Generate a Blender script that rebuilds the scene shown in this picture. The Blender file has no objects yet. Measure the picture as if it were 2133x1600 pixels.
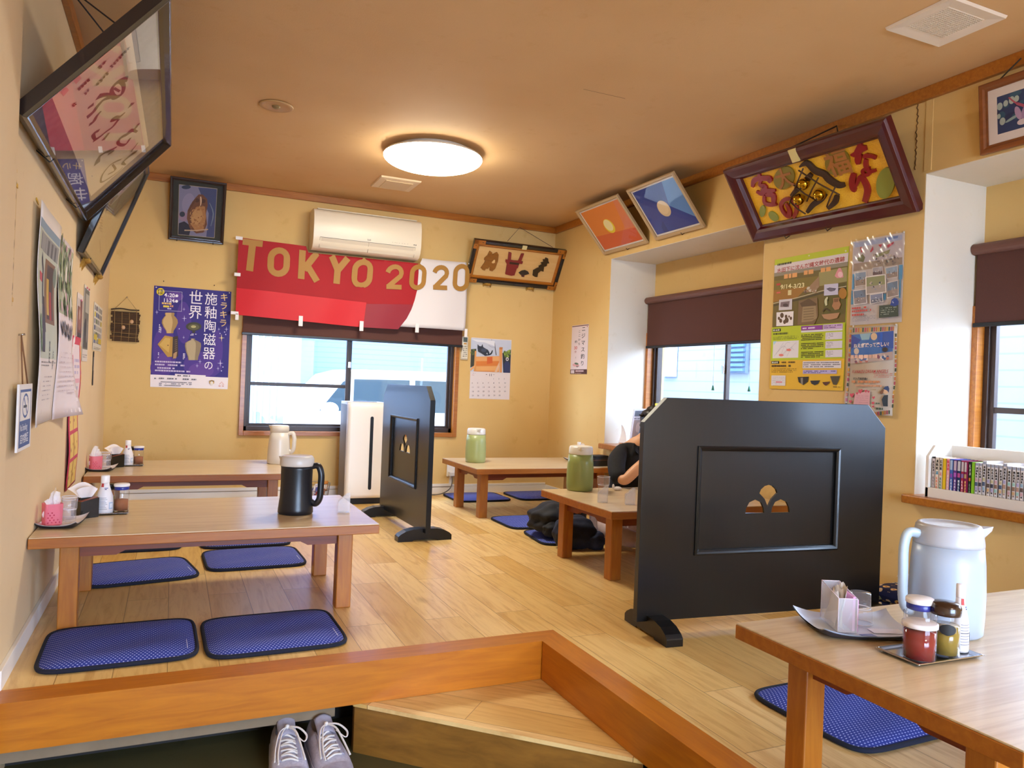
import bpy, bmesh, math, random
from mathutils import Vector, Matrix
random.seed(11)
PI = math.pi
SC = bpy.context.scene
COL = SC.collection

# ---------------------------------------------------------------- camera, world, lights, exposure
def cam_setup():
    f, pitch, roll, yaw = 1572.1, 0.00166, 0.03872, 0.42282
    fwd = Vector((math.sin(yaw) * math.cos(pitch), math.cos(yaw) * math.cos(pitch), math.sin(pitch)))
    right = Vector((math.cos(yaw), -math.sin(yaw), 0))
    up = right.cross(fwd)
    r2 = right * math.cos(roll) + up * math.sin(roll)
    u2 = -right * math.sin(roll) + up * math.cos(roll)
    cd = bpy.data.cameras.new('camera')
    cd.sensor_width = 36
    cd.lens = 36 * f / 2133
    cd.clip_start = 0.02
    ob = bpy.data.objects.new('camera', cd)
    COL.objects.link(ob)
    m = Matrix((r2, u2, -fwd)).transposed().to_4x4()
    m.translation = (0, 0, 0.96)
    ob.matrix_world = m
    SC.camera = ob
cam_setup()

SC.view_settings.view_transform = 'Standard'
SC.view_settings.look = 'None'
SC.view_settings.gamma = 1.0
SC.view_settings.use_curve_mapping = False
SC.view_settings.exposure = 0.58
SC.cycles.use_denoising = True
SC.cycles.max_bounces = 10
SC.cycles.diffuse_bounces = 5
SC.cycles.glossy_bounces = 4
SC.cycles.transparent_max_bounces = 24
SC.cycles.caustics_reflective = False
SC.cycles.caustics_refractive = False
SC.cycles.sample_clamp_indirect = 8

W = bpy.data.worlds.new('overcast_sky')
SC.world = W
W.use_nodes = True
bg = W.node_tree.nodes['Background']
bg.inputs[0].default_value = (0.60, 0.75, 1.0, 1)
bg.inputs[1].default_value = 21.0

LAMP_EMIT = 35.0          # diffuser of the round ceiling lamps
WX, WB, XR, XL = 3.59, 6.18, 3.162, -0.44   # window wall, back wall, right wall face, left wall
ZC, ZL = 2.42, -0.31      # ceiling, lower floor

def portal(name, loc, rot, sx, sy):
    l = bpy.data.lights.new(name, 'AREA')
    l.shape = 'RECTANGLE'; l.size = sx; l.size_y = sy
    l.cycles.is_portal = True
    o = bpy.data.objects.new(name, l); COL.objects.link(o)
    o.location = loc; o.rotation_euler = rot
portal('window_portal', (1.37, 6.42, 0.9), (-PI / 2, 0, 0), 1.75, 0.8)
portal('window_portal', (3.75, 4.33, 0.92), (0, PI / 2, 0), 0.85, 1.65)
portal('window_portal', (3.75, 1.5, 0.92), (0, PI / 2, 0), 0.85, 1.75)
portal('window_portal', (1.4, -2.6, 0.75), (PI / 2, 0, 0), 2.4, 2.0)

# ---------------------------------------------------------------- materials
def lin(c):
    if isinstance(c, str):
        c = tuple(int(c[i:i + 2], 16) / 255 for i in (0, 2, 4))
        return tuple(x / 12.92 if x <= 0.04045 else ((x + 0.055) / 1.055) ** 2.4 for x in c)
    return tuple(c)[:3]
_mats = {}
def nt(m):
    return m.node_tree.nodes, m.node_tree.links
def new_mat(name):
    m = bpy.data.materials.new(name); m.use_nodes = True
    return m
def P(m):
    return m.node_tree.nodes['Principled BSDF']
def mat(color, rough=0.6, metal=0.0, coat=0.0, emit=0.0, spec=0.5, sss=0.0):
    k = (color, rough, metal, coat, emit, spec)
    if k in _mats: return _mats[k]
    m = new_mat('paint_%s' % (color if isinstance(color, str) else len(_mats)))
    p = P(m); c = lin(color)
    p.inputs['Base Color'].default_value = (*c, 1)
    p.inputs['Roughness'].default_value = rough
    p.inputs['Metallic'].default_value = metal
    p.inputs['Coat Weight'].default_value = coat
    p.inputs['Specular IOR Level'].default_value = spec
    if emit:
        p.inputs['Emission Color'].default_value = (*c, 1)
        p.inputs['Emission Strength'].default_value = emit
    m.diffuse_color = (*c, 1)
    _mats[k] = m
    return m
def N(m, typ, **kw):
    n = m.node_tree.nodes.new(typ)
    for k, v in kw.items():
        if k in n.inputs: n.inputs[k].default_value = v
        else: setattr(n, k, v)
    return n
def L(m, a, b):
    m.node_tree.links.new(a, b)
def mixc(m, fac, a, b, blend='MIX'):
    n = m.node_tree.nodes.new('ShaderNodeMix'); n.data_type = 'RGBA'; n.blend_type = blend
    for s, v in ((0, fac), (6, a), (7, b)):
        if hasattr(v, 'is_output'): L(m, v, n.inputs[s])
        elif s == 0: n.inputs[0].default_value = v
        else: n.inputs[s].default_value = (*lin(v), 1)
    return n.outputs[2]
def ramp(m, src, stops):
    n = m.node_tree.nodes.new('ShaderNodeValToRGB')
    e = n.color_ramp.elements
    while len(e) < len(stops): e.new(0.5)
    for i, (p, c) in enumerate(stops):
        e[i].position = p; e[i].color = (*lin(c), 1)
    L(m, src, n.inputs[0])
    return n.outputs[0]
def mapping(m, scale=(1, 1, 1), coord='Object', rot=(0, 0, 0), loc=(0, 0, 0)):
    if coord == 'World':
        src = N(m, 'ShaderNodeNewGeometry').outputs['Position']
    else:
        src = N(m, 'ShaderNodeTexCoord').outputs[coord]
    mp = N(m, 'ShaderNodeMapping')
    mp.inputs['Scale'].default_value = scale
    mp.inputs['Rotation'].default_value = rot
    mp.inputs['Location'].default_value = loc
    L(m, src, mp.inputs[0])
    return mp.outputs[0]
def noise(m, vec, scale, detail=4, rough=0.55, dist=0.0):
    n = N(m, 'ShaderNodeTexNoise', Scale=scale, Detail=detail, Roughness=rough, Distortion=dist)
    L(m, vec, n.inputs['Vector'])
    return n.outputs[0]
def bump(m, h, strength=0.2, dist=0.002):
    b = N(m, 'ShaderNodeBump', Strength=strength, Distance=dist)
    L(m, h, b.inputs['Height']); L(m, b.outputs[0], P(m).inputs['Normal'])
def math_n(m, op, a, b=0.0, c=0.0):
    n = m.node_tree.nodes.new('ShaderNodeMath'); n.operation = op
    for i, v in enumerate((a, b, c)):
        if hasattr(v, 'is_output'): L(m, v, n.inputs[i])
        else: n.inputs[i].default_value = v
    return n.outputs[0]

def wallpaper(name, c1, c2, c3):
    m = new_mat(name)
    v = mapping(m, coord='World')
    big = noise(m, v, 1.3, 3)
    mid = noise(m, v, 9, 5, 0.65)
    c = mixc(m, ramp(m, big, [(0.35, (0, 0, 0)), (0.7, (1, 1, 1))]), c1, c2)
    blot = ramp(m, mid, [(0.60, (0, 0, 0)), (0.74, (0.55, 0.55, 0.55))])
    c = mixc(m, blot, c, c3)
    L(m, c, P(m).inputs['Base Color'])
    P(m).inputs['Roughness'].default_value = 0.75
    P(m).inputs['Specular IOR Level'].default_value = 0.25
    fine = noise(m, v, 160, 3)
    bump(m, fine, 0.25, 0.002)
    return m
def wood(name, light, dark, along=(1, 14, 14), rough=0.4, coat=0.0, knots=False, coord='Object', contrast=(0.3, 0.72), scale=3.0):
    m = new_mat(name)
    v = mapping(m, along, coord)
    n1 = noise(m, v, scale, 6, 0.6, 0.6)
    c = ramp(m, n1, [(contrast[0], dark), (contrast[1], light)])
    n2 = noise(m, v, scale * 9, 3, 0.6)
    c = mixc(m, math_n(m, 'MULTIPLY', n2, 0.22), c, dark)
    L(m, c, P(m).inputs['Base Color'])
    P(m).inputs['Roughness'].default_value = rough
    P(m).inputs['Coat Weight'].default_value = coat
    P(m).inputs['Coat Roughness'].default_value = 0.15
    bump(m, n2, 0.06, 0.001)
    return m

def plank_floor(name, wid, length, phase, rot=0.0, loc=(0, 0)):
    """oak planks running along world Y (or turned by rot)"""
    m = new_mat(name)
    geo = N(m, 'ShaderNodeNewGeometry').outputs['Position']
    mp = N(m, 'ShaderNodeMapping')
    mp.inputs['Rotation'].default_value = (0, 0, -PI / 2 + rot)
    mp.inputs['Location'].default_value = (loc[0], phase, 0)
    L(m, geo, mp.inputs[0])
    br = N(m, 'ShaderNodeTexBrick')
    br.offset = 0.38; br.offset_frequency = 2
    br.inputs['Color1'].default_value = (0, 0, 0, 1); br.inputs['Color2'].default_value = (1, 1, 1, 1)
    br.inputs['Mortar'].default_value = (0.5, 0.5, 0.5, 1)
    br.inputs['Scale'].default_value = 1.0
    br.inputs['Mortar Size'].default_value = 0.0012
    br.inputs['Mortar Smooth'].default_value = 0.1
    br.inputs['Brick Width'].default_value = length
    br.inputs['Row Height'].default_value = wid
    L(m, mp.outputs[0], br.inputs['Vector'])
    tone = ramp(m, br.outputs['Color'], [(0.0, 'd9b066'), (0.35, 'e3bf78'), (0.65, 'ebc886'), (1.0, 'f1d294')])
    gm = N(m, 'ShaderNodeMapping'); gm.inputs['Scale'].default_value = (1.6, 16, 1)
    L(m, mp.outputs[0], gm.inputs[0])
    # shift the grain per plank
    add = N(m, 'ShaderNodeVectorMath'); add.operation = 'ADD'
    L(m, gm.outputs[0], add.inputs[0])
    sc = N(m, 'ShaderNodeVectorMath'); sc.operation = 'SCALE'; sc.inputs['Scale'].default_value = 37.0
    L(m, br.outputs['Color'], sc.inputs[0]); L(m, sc.outputs[0], add.inputs[1])
    g = noise(m, add.outputs[0], 1.7, 7, 0.62, 1.4)
    g = ramp(m, g, [(0.33, (1, 1, 1)), (0.52, (0.25, 0.25, 0.25)), (0.75, (0, 0, 0))])
    c = mixc(m, math_n(m, 'MULTIPLY', g, 0.55), tone, 'b27a32')
    km = N(m, 'ShaderNodeMapping'); km.inputs['Scale'].default_value = (2.2, 5.5, 1)
    L(m, mp.outputs[0], km.inputs[0])
    kn = N(m, 'ShaderNodeTexVoronoi', Scale=1.0); L(m, km.outputs[0], kn.inputs['Vector'])
    k = ramp(m, kn.outputs['Distance'], [(0.03, (1, 1, 1)), (0.15, (0, 0, 0))])
    c = mixc(m, math_n(m, 'MULTIPLY', k, 0.45), c, '8a5a24')
    c = mixc(m, math_n(m, 'MULTIPLY', br.outputs['Fac'], 0.75), c, '6b4317')
    L(m, c, P(m).inputs['Base Color'])
    P(m).inputs['Roughness'].default_value = 0.36
    P(m).inputs['Specular IOR Level'].default_value = 0.45
    bump(m, math_n(m, 'SUBTRACT', 1.0, br.outputs['Fac']), 0.25, 0.001)
    return m

def clear(name, tint=(0.95, 0.97, 1.0), fres=1.25, rough=0.04, haze=0.0, haze_col=(0.9, 0.92, 0.95)):
    m = bpy.data.materials.new(name); m.use_nodes = True
    ns, ls = nt(m)
    ns.clear()
    out = ns.new('ShaderNodeOutputMaterial')
    t = ns.new('ShaderNodeBsdfTransparent'); t.inputs[0].default_value = (*lin(tint), 1)
    g = ns.new('ShaderNodeBsdfGlossy'); g.inputs['Roughness'].default_value = rough
    f0 = ((fres - 1) / (fres + 1)) ** 2
    lw = ns.new('ShaderNodeLayerWeight'); lw.inputs[0].default_value = 0.5
    pw = ns.new('ShaderNodeMath'); pw.operation = 'POWER'; pw.inputs[1].default_value = 5.0; ls.new(lw.outputs['Facing'], pw.inputs[0])
    ma = ns.new('ShaderNodeMath'); ma.operation = 'MULTIPLY_ADD'; ma.inputs[1].default_value = 1 - f0; ma.inputs[2].default_value = f0; ls.new(pw.outputs[0], ma.inputs[0])
    mx = ns.new('ShaderNodeMixShader')
    ls.new(ma.outputs[0], mx.inputs[0]); ls.new(t.outputs[0], mx.inputs[1]); ls.new(g.outputs[0], mx.inputs[2])
    last = mx.outputs[0]
    if haze:
        d = ns.new('ShaderNodeBsdfDiffuse'); d.inputs[0].default_value = (*lin(haze_col), 1)
        m2 = ns.new('ShaderNodeMixShader'); m2.inputs[0].default_value = haze
        ls.new(last, m2.inputs[1]); ls.new(d.outputs[0], m2.inputs[2]); last = m2.outputs[0]
    ls.new(last, out.inputs[0])
    return m

def dotted(name, base, dot, pitch=0.0125, r=0.21):
    m = new_mat(name)
    v = mapping(m)
    s = N(m, 'ShaderNodeSeparateXYZ'); L(m, v, s.inputs[0])
    x = math_n(m, 'DIVIDE', s.outputs[0], pitch); y = math_n(m, 'DIVIDE', s.outputs[1], pitch * 0.8)
    row = math_n(m, 'FLOOR', y)
    x = math_n(m, 'ADD', x, math_n(m, 'MULTIPLY', math_n(m, 'MODULO', row, 2.0), 0.5))
    fx = math_n(m, 'SUBTRACT', math_n(m, 'FRACT', x), 0.5); fy = math_n(m, 'SUBTRACT', math_n(m, 'FRACT', y), 0.5)
    d = math_n(m, 'SQRT', math_n(m, 'ADD', math_n(m, 'MULTIPLY', fx, fx), math_n(m, 'MULTIPLY', fy, fy)))
    c = mixc(m, math_n(m, 'LESS_THAN', d, r), base, dot)
    L(m, c, P(m).inputs['Base Color'])
    P(m).inputs['Roughness'].default_value = 0.85
    bump(m, noise(m, v, 220, 2), 0.3, 0.001)
    return m
def floral(name):
    m = new_mat(name)
    v = mapping(m)
    vo = N(m, 'ShaderNodeTexVoronoi', Scale=22.0); L(m, v, vo.inputs['Vector'])
    vo.inputs['Randomness'].default_value = 0.55
    d = vo.outputs['Distance']
    wob = math_n(m, 'ADD', d, math_n(m, 'MULTIPLY', noise(m, v, 60, 1), 0.18))
    pet = math_n(m, 'LESS_THAN', wob, 0.42)
    cen = math_n(m, 'LESS_THAN', d, 0.13)
    hue = ramp(m, vo.outputs['Color'], [(0.2, 'e8dcc8'), (0.5, 'd9a84a'), (0.65, 'd8d2c4'), (0.85, '9aa85a')])
    c = mixc(m, pet, '141c4a', hue)
    c = mixc(m, cen, c, '8c2a20')
    L(m, c, P(m).inputs['Base Color']); P(m).inputs['Roughness'].default_value = 0.85
    return m
def fabric(name, c1, c2, scale=40, rough=0.9):
    m = new_mat(name)
    v = mapping(m)
    n = noise(m, v, scale, 4)
    L(m, ramp(m, n, [(0.3, c1), (0.7, c2)]), P(m).inputs['Base Color'])
    P(m).inputs['Roughness'].default_value = rough
    bump(m, n, 0.3, 0.003)
    return m
def siding(name, c1, c2, pitch):
    m = new_mat(name)
    v = mapping(m, coord='World')
    s = N(m, 'ShaderNodeSeparateXYZ'); L(m, v, s.inputs[0])
    f = math_n(m, 'FRACT', math_n(m, 'DIVIDE', s.outputs[2], pitch))
    line = math_n(m, 'LESS_THAN', f, 0.12)
    L(m, mixc(m, line, c1, c2), P(m).inputs['Base Color'])
    P(m).inputs['Roughness'].default_value = 0.7
    bump(m, f, 0.5, 0.01)
    return m

MT = {}
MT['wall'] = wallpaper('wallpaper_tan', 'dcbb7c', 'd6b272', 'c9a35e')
MT['wall_left'] = wallpaper('wallpaper_tan_lit', 'e2cba4', 'dcc39a', 'd2b588')  # same tan paper, window daylight put into its paler colour
MT['ceil'] = wallpaper('ceiling_paper', 'd4b082', 'cea878', 'c9a06e')
MT['reveal'] = wallpaper('reveal_paper', 'e2dccf', 'dcd4c4', 'd4c8b0')
MT['trim'] = wood('varnished_trim', 'b87424', '985616', (1.5, 20, 20), 0.35, 0.2)
MT['beam'] = wood('varnished_beam', 'c87a16', 'a85e0c', (1.3, 12, 12), 0.35, 0.12)
MT['beamY'] = wood('varnished_beam_deep', 'c87a16', 'a85e0c', (12, 1.3, 12), 0.35, 0.12)
MT['leg'] = wood('table_leg_wood', 'b6721c', '985410', (14, 14, 1.4), 0.4, 0.15)
MT['edge'] = wood('table_edge_wood', 'b06a18', '94500c', (1.2, 14, 14), 0.4, 0.15)
MT['apron'] = wood('table_apron_wood', '84380c', '6c2c08', (1.2, 14, 14), 0.45)
MT['top'] = wood('table_top_laminate', 'd6c09c', 'c0a47e', (0.9, 17, 17), 0.3, 0.1, contrast=(0.32, 0.6))
MT['floor'] = plank_floor('oak_planks', 0.157, 0.97, -0.138 + 0.157 * 3)
MT['step'] = plank_floor('oak_step', 0.157, 0.9, 0.05, rot=0.75 + PI / 2)
MT['black_wood'] = wood('black_stained_wood', '0b0a0b', '060607', (20, 20, 1.2), 0.34, 0.25)
P(MT['black_wood']).inputs['Specular IOR Level'].default_value = 0.35
MT['white_trim'] = mat('e8e4de', 0.45)
MT['steel'] = mat('c4c4c8', 0.18, 1.0)
MT['cushion'] = dotted('navy_dotted_cloth', '1e3494', 'b0baf0')
MT['piping'] = mat('0c1226', 0.9)
MT['floral'] = floral('navy_flower_cloth')
MT['glass'] = clear('window_glass', (0.93, 0.96, 0.98), 1.25, 0.0)
MT['frameglass'] = clear('picture_glass', (0.98, 0.98, 0.98), 1.22, 0.0)
MT['acrylic'] = clear('clear_acrylic', (0.96, 0.96, 0.98), 1.35, 0.05, 0.22, (0.95, 0.95, 0.98))
MT['tumbler'] = clear('clear_tumbler', (0.96, 0.96, 0.98), 1.4, 0.05, 0.10, (0.95, 0.95, 0.98))
MT['jarglass'] = clear('jar_glass', (0.97, 0.97, 0.98), 1.45, 0.03, 0.015)
MT['film'] = clear('plastic_film', (0.96, 0.96, 0.97), 1.7, 0.16)
MT['brownplastic'] = mat('3a2620', 0.4)
MT['darkframe'] = mat('34251f', 0.4)
MT['blind'] = fabric('brown_blind_cloth', '5a342b', '50302a', 300, 0.85)
MT['blackplastic'] = mat('101216', 0.35)
# ---------------------------------------------------------------- mesh building helpers
class MB:
    def __init__(s):
        s.v = []; s.f = []; s.fm = []; s.fs = []; s.mats = []; s.T = Matrix.Identity(4)
    def mi(s, m):
        if isinstance(m, str): m = MT[m] if m in MT else mat(m)
        if m not in s.mats: s.mats.append(m)
        return s.mats.index(m)
    def add(s, vs, fs, m, smooth=False):
        b = len(s.v); k = s.mi(m)
        s.v += [tuple(s.T @ Vector(v)) for v in vs]
        for f in fs:
            s.f.append([b + i for i in f]); s.fm.append(k); s.fs.append(smooth)
        return s
    def box(s, lo, hi, m, M=None):
        (x0, y0, z0), (x1, y1, z1) = lo, hi
        vs = [(x0, y0, z0), (x1, y0, z0), (x1, y1, z0), (x0, y1, z0), (x0, y0, z1), (x1, y0, z1), (x1, y1, z1), (x0, y1, z1)]
        if M is not None: vs = [M @ Vector(v) for v in vs]
        return s.add(vs, [(3, 2, 1, 0), (4, 5, 6, 7), (0, 1, 5, 4), (1, 2, 6, 5), (2, 3, 7, 6), (3, 0, 4, 7)], m)
    def cbox(s, c, d, m, M=None):
        return s.box([c[i] - d[i] / 2 for i in range(3)], [c[i] + d[i] / 2 for i in range(3)], m, M)
    def prism(s, poly, a, b, m, axis='z', smooth=False):
        n = len(poly)
        def p(u, v, w): return {'z': (u, v, w), 'y': (u, w, v), 'x': (w, u, v)}[axis]
        vs = [p(u, v, a) for u, v in poly] + [p(u, v, b) for u, v in poly]
        fs = [tuple(range(n - 1, -1, -1)), tuple(range(n, 2 * n))]
        s.add(vs, fs, m)
        return s.add(vs, [(i, (i + 1) % n, n + (i + 1) % n, n + i) for i in range(n)], m, smooth)
    def lathe(s, prof, m, c=(0, 0, 0), n=32, smooth=True, sx=1, sy=1, open_top=False):
        vs = []; fs = []
        for r, z in prof:
            for i in range(n):
                a = 2 * PI * i / n
                vs.append((c[0] + r * math.cos(a) * sx, c[1] + r * math.sin(a) * sy, c[2] + z))
        for j in range(len(prof) - 1):
            for i in range(n):
                k = (i + 1) % n
                fs.append((j * n + i, j * n + k, (j + 1) * n + k, (j + 1) * n + i))
        if prof[0][0] > 1e-5: fs.append(tuple(range(n - 1, -1, -1)))
        if prof[-1][0] > 1e-5 and not open_top: fs.append(tuple(range((len(prof) - 1) * n, len(prof) * n)))
        return s.add(vs, fs, m, smooth)
    def tube(s, pts, r, m, n=8, closed=False, flat=1.0):
        pts = [Vector(p) for p in pts]; k = len(pts)
        if not hasattr(r, '__len__'): r = [r] * k
        vs = []; fs = []; prev = None
        for i, p in enumerate(pts):
            a = pts[(i + 1) % k] if (closed or i < k - 1) else p
            b = pts[i - 1] if (closed or i > 0) else p
            t = (a - b).normalized()
            if prev is None:
                u = t.orthogonal().normalized()
            else:
                u = (prev - t * prev.dot(t)).normalized()
            prev = u; w = t.cross(u)
            for j in range(n):
                an = 2 * PI * j / n
                vs.append(p + (u * math.cos(an) + w * math.sin(an) * flat) * r[i])
        for i in range(k if closed else k - 1):
            i2 = (i + 1) % k
            for j in range(n):
                j2 = (j + 1) % n
                fs.append((i * n + j, i * n + j2, i2 * n + j2, i2 * n + j))
        if not closed:
            fs.append(tuple(range(n - 1, -1, -1))); fs.append(tuple(range((k - 1) * n, k * n)))
        return s.add(vs, fs, m, True)
    def grid(s, fn, nu, nv, m, smooth=True):
        vs = [fn(i / nu, j / nv) for j in range(nv + 1) for i in range(nu + 1)]
        fs = [(j * (nu + 1) + i, j * (nu + 1) + i + 1, (j + 1) * (nu + 1) + i + 1, (j + 1) * (nu + 1) + i) for j in range(nv) for i in range(nu)]
        return s.add(vs, fs, m, smooth)
    def ball(s, c, r, m, n=16, sc=(1, 1, 1)):
        prof = [(math.sin(PI * i / n), -math.cos(PI * i / n)) for i in range(n + 1)]
        vs = []; fs = []; k = n * 2
        for q, z in prof:
            for i in range(k):
                a = 2 * PI * i / k
                vs.append((c[0] + r * sc[0] * q * math.cos(a), c[1] + r * sc[1] * q * math.sin(a), c[2] + r * sc[2] * z))
        for j in range(n):
            for i in range(k):
                i2 = (i + 1) % k
                fs.append((j * k + i, j * k + i2, (j + 1) * k + i2, (j + 1) * k + i))
        return s.add(vs, fs, m, True)
    def build(s, name, parent=None, loc=None, rot=None, bevel=0.0, seg=2, sub=0, solid=0.0):
        me = bpy.data.meshes.new(name)
        me.from_pydata(s.v, [], s.f)
        for m in s.mats: me.materials.append(m)
        me.polygons.foreach_set('material_index', s.fm)
        me.polygons.foreach_set('use_smooth', s.fs)
        me.validate(clean_customdata=False); me.update()
        o = bpy.data.objects.new(name, me); COL.objects.link(o)
        if parent is not None: o.parent = parent
        if loc is not None: o.location = loc
        if rot is not None: o.rotation_euler = rot
        if solid:
            q = o.modifiers.new('solid', 'SOLIDIFY'); q.thickness = solid; q.offset = 0
        if bevel:
            q = o.modifiers.new('bevel', 'BEVEL'); q.width = bevel; q.segments = seg; q.limit_method = 'ANGLE'; q.angle_limit = 0.7
        if sub:
            q = o.modifiers.new('sub', 'SUBSURF'); q.levels = sub; q.render_levels = sub
        return o

def tag(o, label, cat, group=None):
    o['label'] = label; o['category'] = cat
    if group: o['group'] = group
    return o
def thing(name, label, cat, loc=(0, 0, 0), rz=0.0, group=None, rx=0.0):
    o = bpy.data.objects.new(name, None); COL.objects.link(o)
    o.empty_display_size = 0.05
    o.location = loc; o.rotation_euler = (rx, 0, rz)
    return tag(o, label, cat, group)
def struct(o):
    o['kind'] = 'structure'; return o
def dup(root, loc=None, rz=None, label=None, group=None):
    r = root.copy(); COL.objects.link(r)
    if loc is not None: r.location = loc
    if rz is not None: r.rotation_euler = (root.rotation_euler[0], 0, rz)
    if label: r['label'] = label
    if group: r['group'] = group
    for ch in list(root.children):
        c = ch.copy(); COL.objects.link(c); c.parent = r
        for g in list(ch.children):
            d = g.copy(); COL.objects.link(d); d.parent = c
    return r
def arc(cx, cy, r, a0, a1, n=12, ry=None):
    ry = r if ry is None else ry
    return [(cx + r * math.cos(math.radians(a0 + (a1 - a0) * i / n)), cy + ry * math.sin(math.radians(a0 + (a1 - a0) * i / n))) for i in range(n + 1)]
def smoothline(pts, n=6):
    """Catmull-Rom through the points"""
    out = []; k = len(pts)
    P_ = [Vector(p) for p in pts]
    for i in range(k - 1):
        a, b, c, d = P_[max(i - 1, 0)], P_[i], P_[i + 1], P_[min(i + 2, k - 1)]
        for j in range(n):
            t = j / n
            out.append(0.5 * ((2 * b) + (c - a) * t + (2 * a - 5 * b + 4 * c - d) * t * t + (3 * b - a - 3 * c + d) * t ** 3))
    out.append(P_[-1])
    return out

_txt = {}
def glyphs(s, ex=0.0, bold=0.0, res=3):
    k = (s, ex, bold)
    if k not in _txt:
        c = bpy.data.curves.new('lettering', 'FONT'); c.body = s; c.size = 1; c.extrude = ex; c.offset = bold; c.resolution_u = res
        o = bpy.data.objects.new('lettering', c)
        m = o.to_mesh()
        _txt[k] = ([tuple(v.co) for v in m.vertices], [tuple(p.vertices) for p in m.polygons])
        o.to_mesh_clear(); bpy.data.objects.remove(o); bpy.data.curves.remove(c)
    return _txt[k]

def homog(src, dst):
    """3x3 projective map from four points to four points (small Gauss solve)"""
    A = []; B = []
    for (x, y), (u, v) in zip(src, dst):
        A.append([x, y, 1, 0, 0, 0, -u * x, -u * y]); B.append(u)
        A.append([0, 0, 0, x, y, 1, -v * x, -v * y]); B.append(v)
    n = 8
    for i in range(n):
        p = max(range(i, n), key=lambda r: abs(A[r][i]))
        A[i], A[p] = A[p], A[i]; B[i], B[p] = B[p], B[i]
        for r in range(n):
            if r != i:
                f = A[r][i] / A[i][i]
                if f:
                    A[r] = [a - f * b for a, b in zip(A[r], A[i])]; B[r] -= f * B[i]
    h = [B[i] / A[i][i] for i in range(n)] + [1]
    return h

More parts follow.
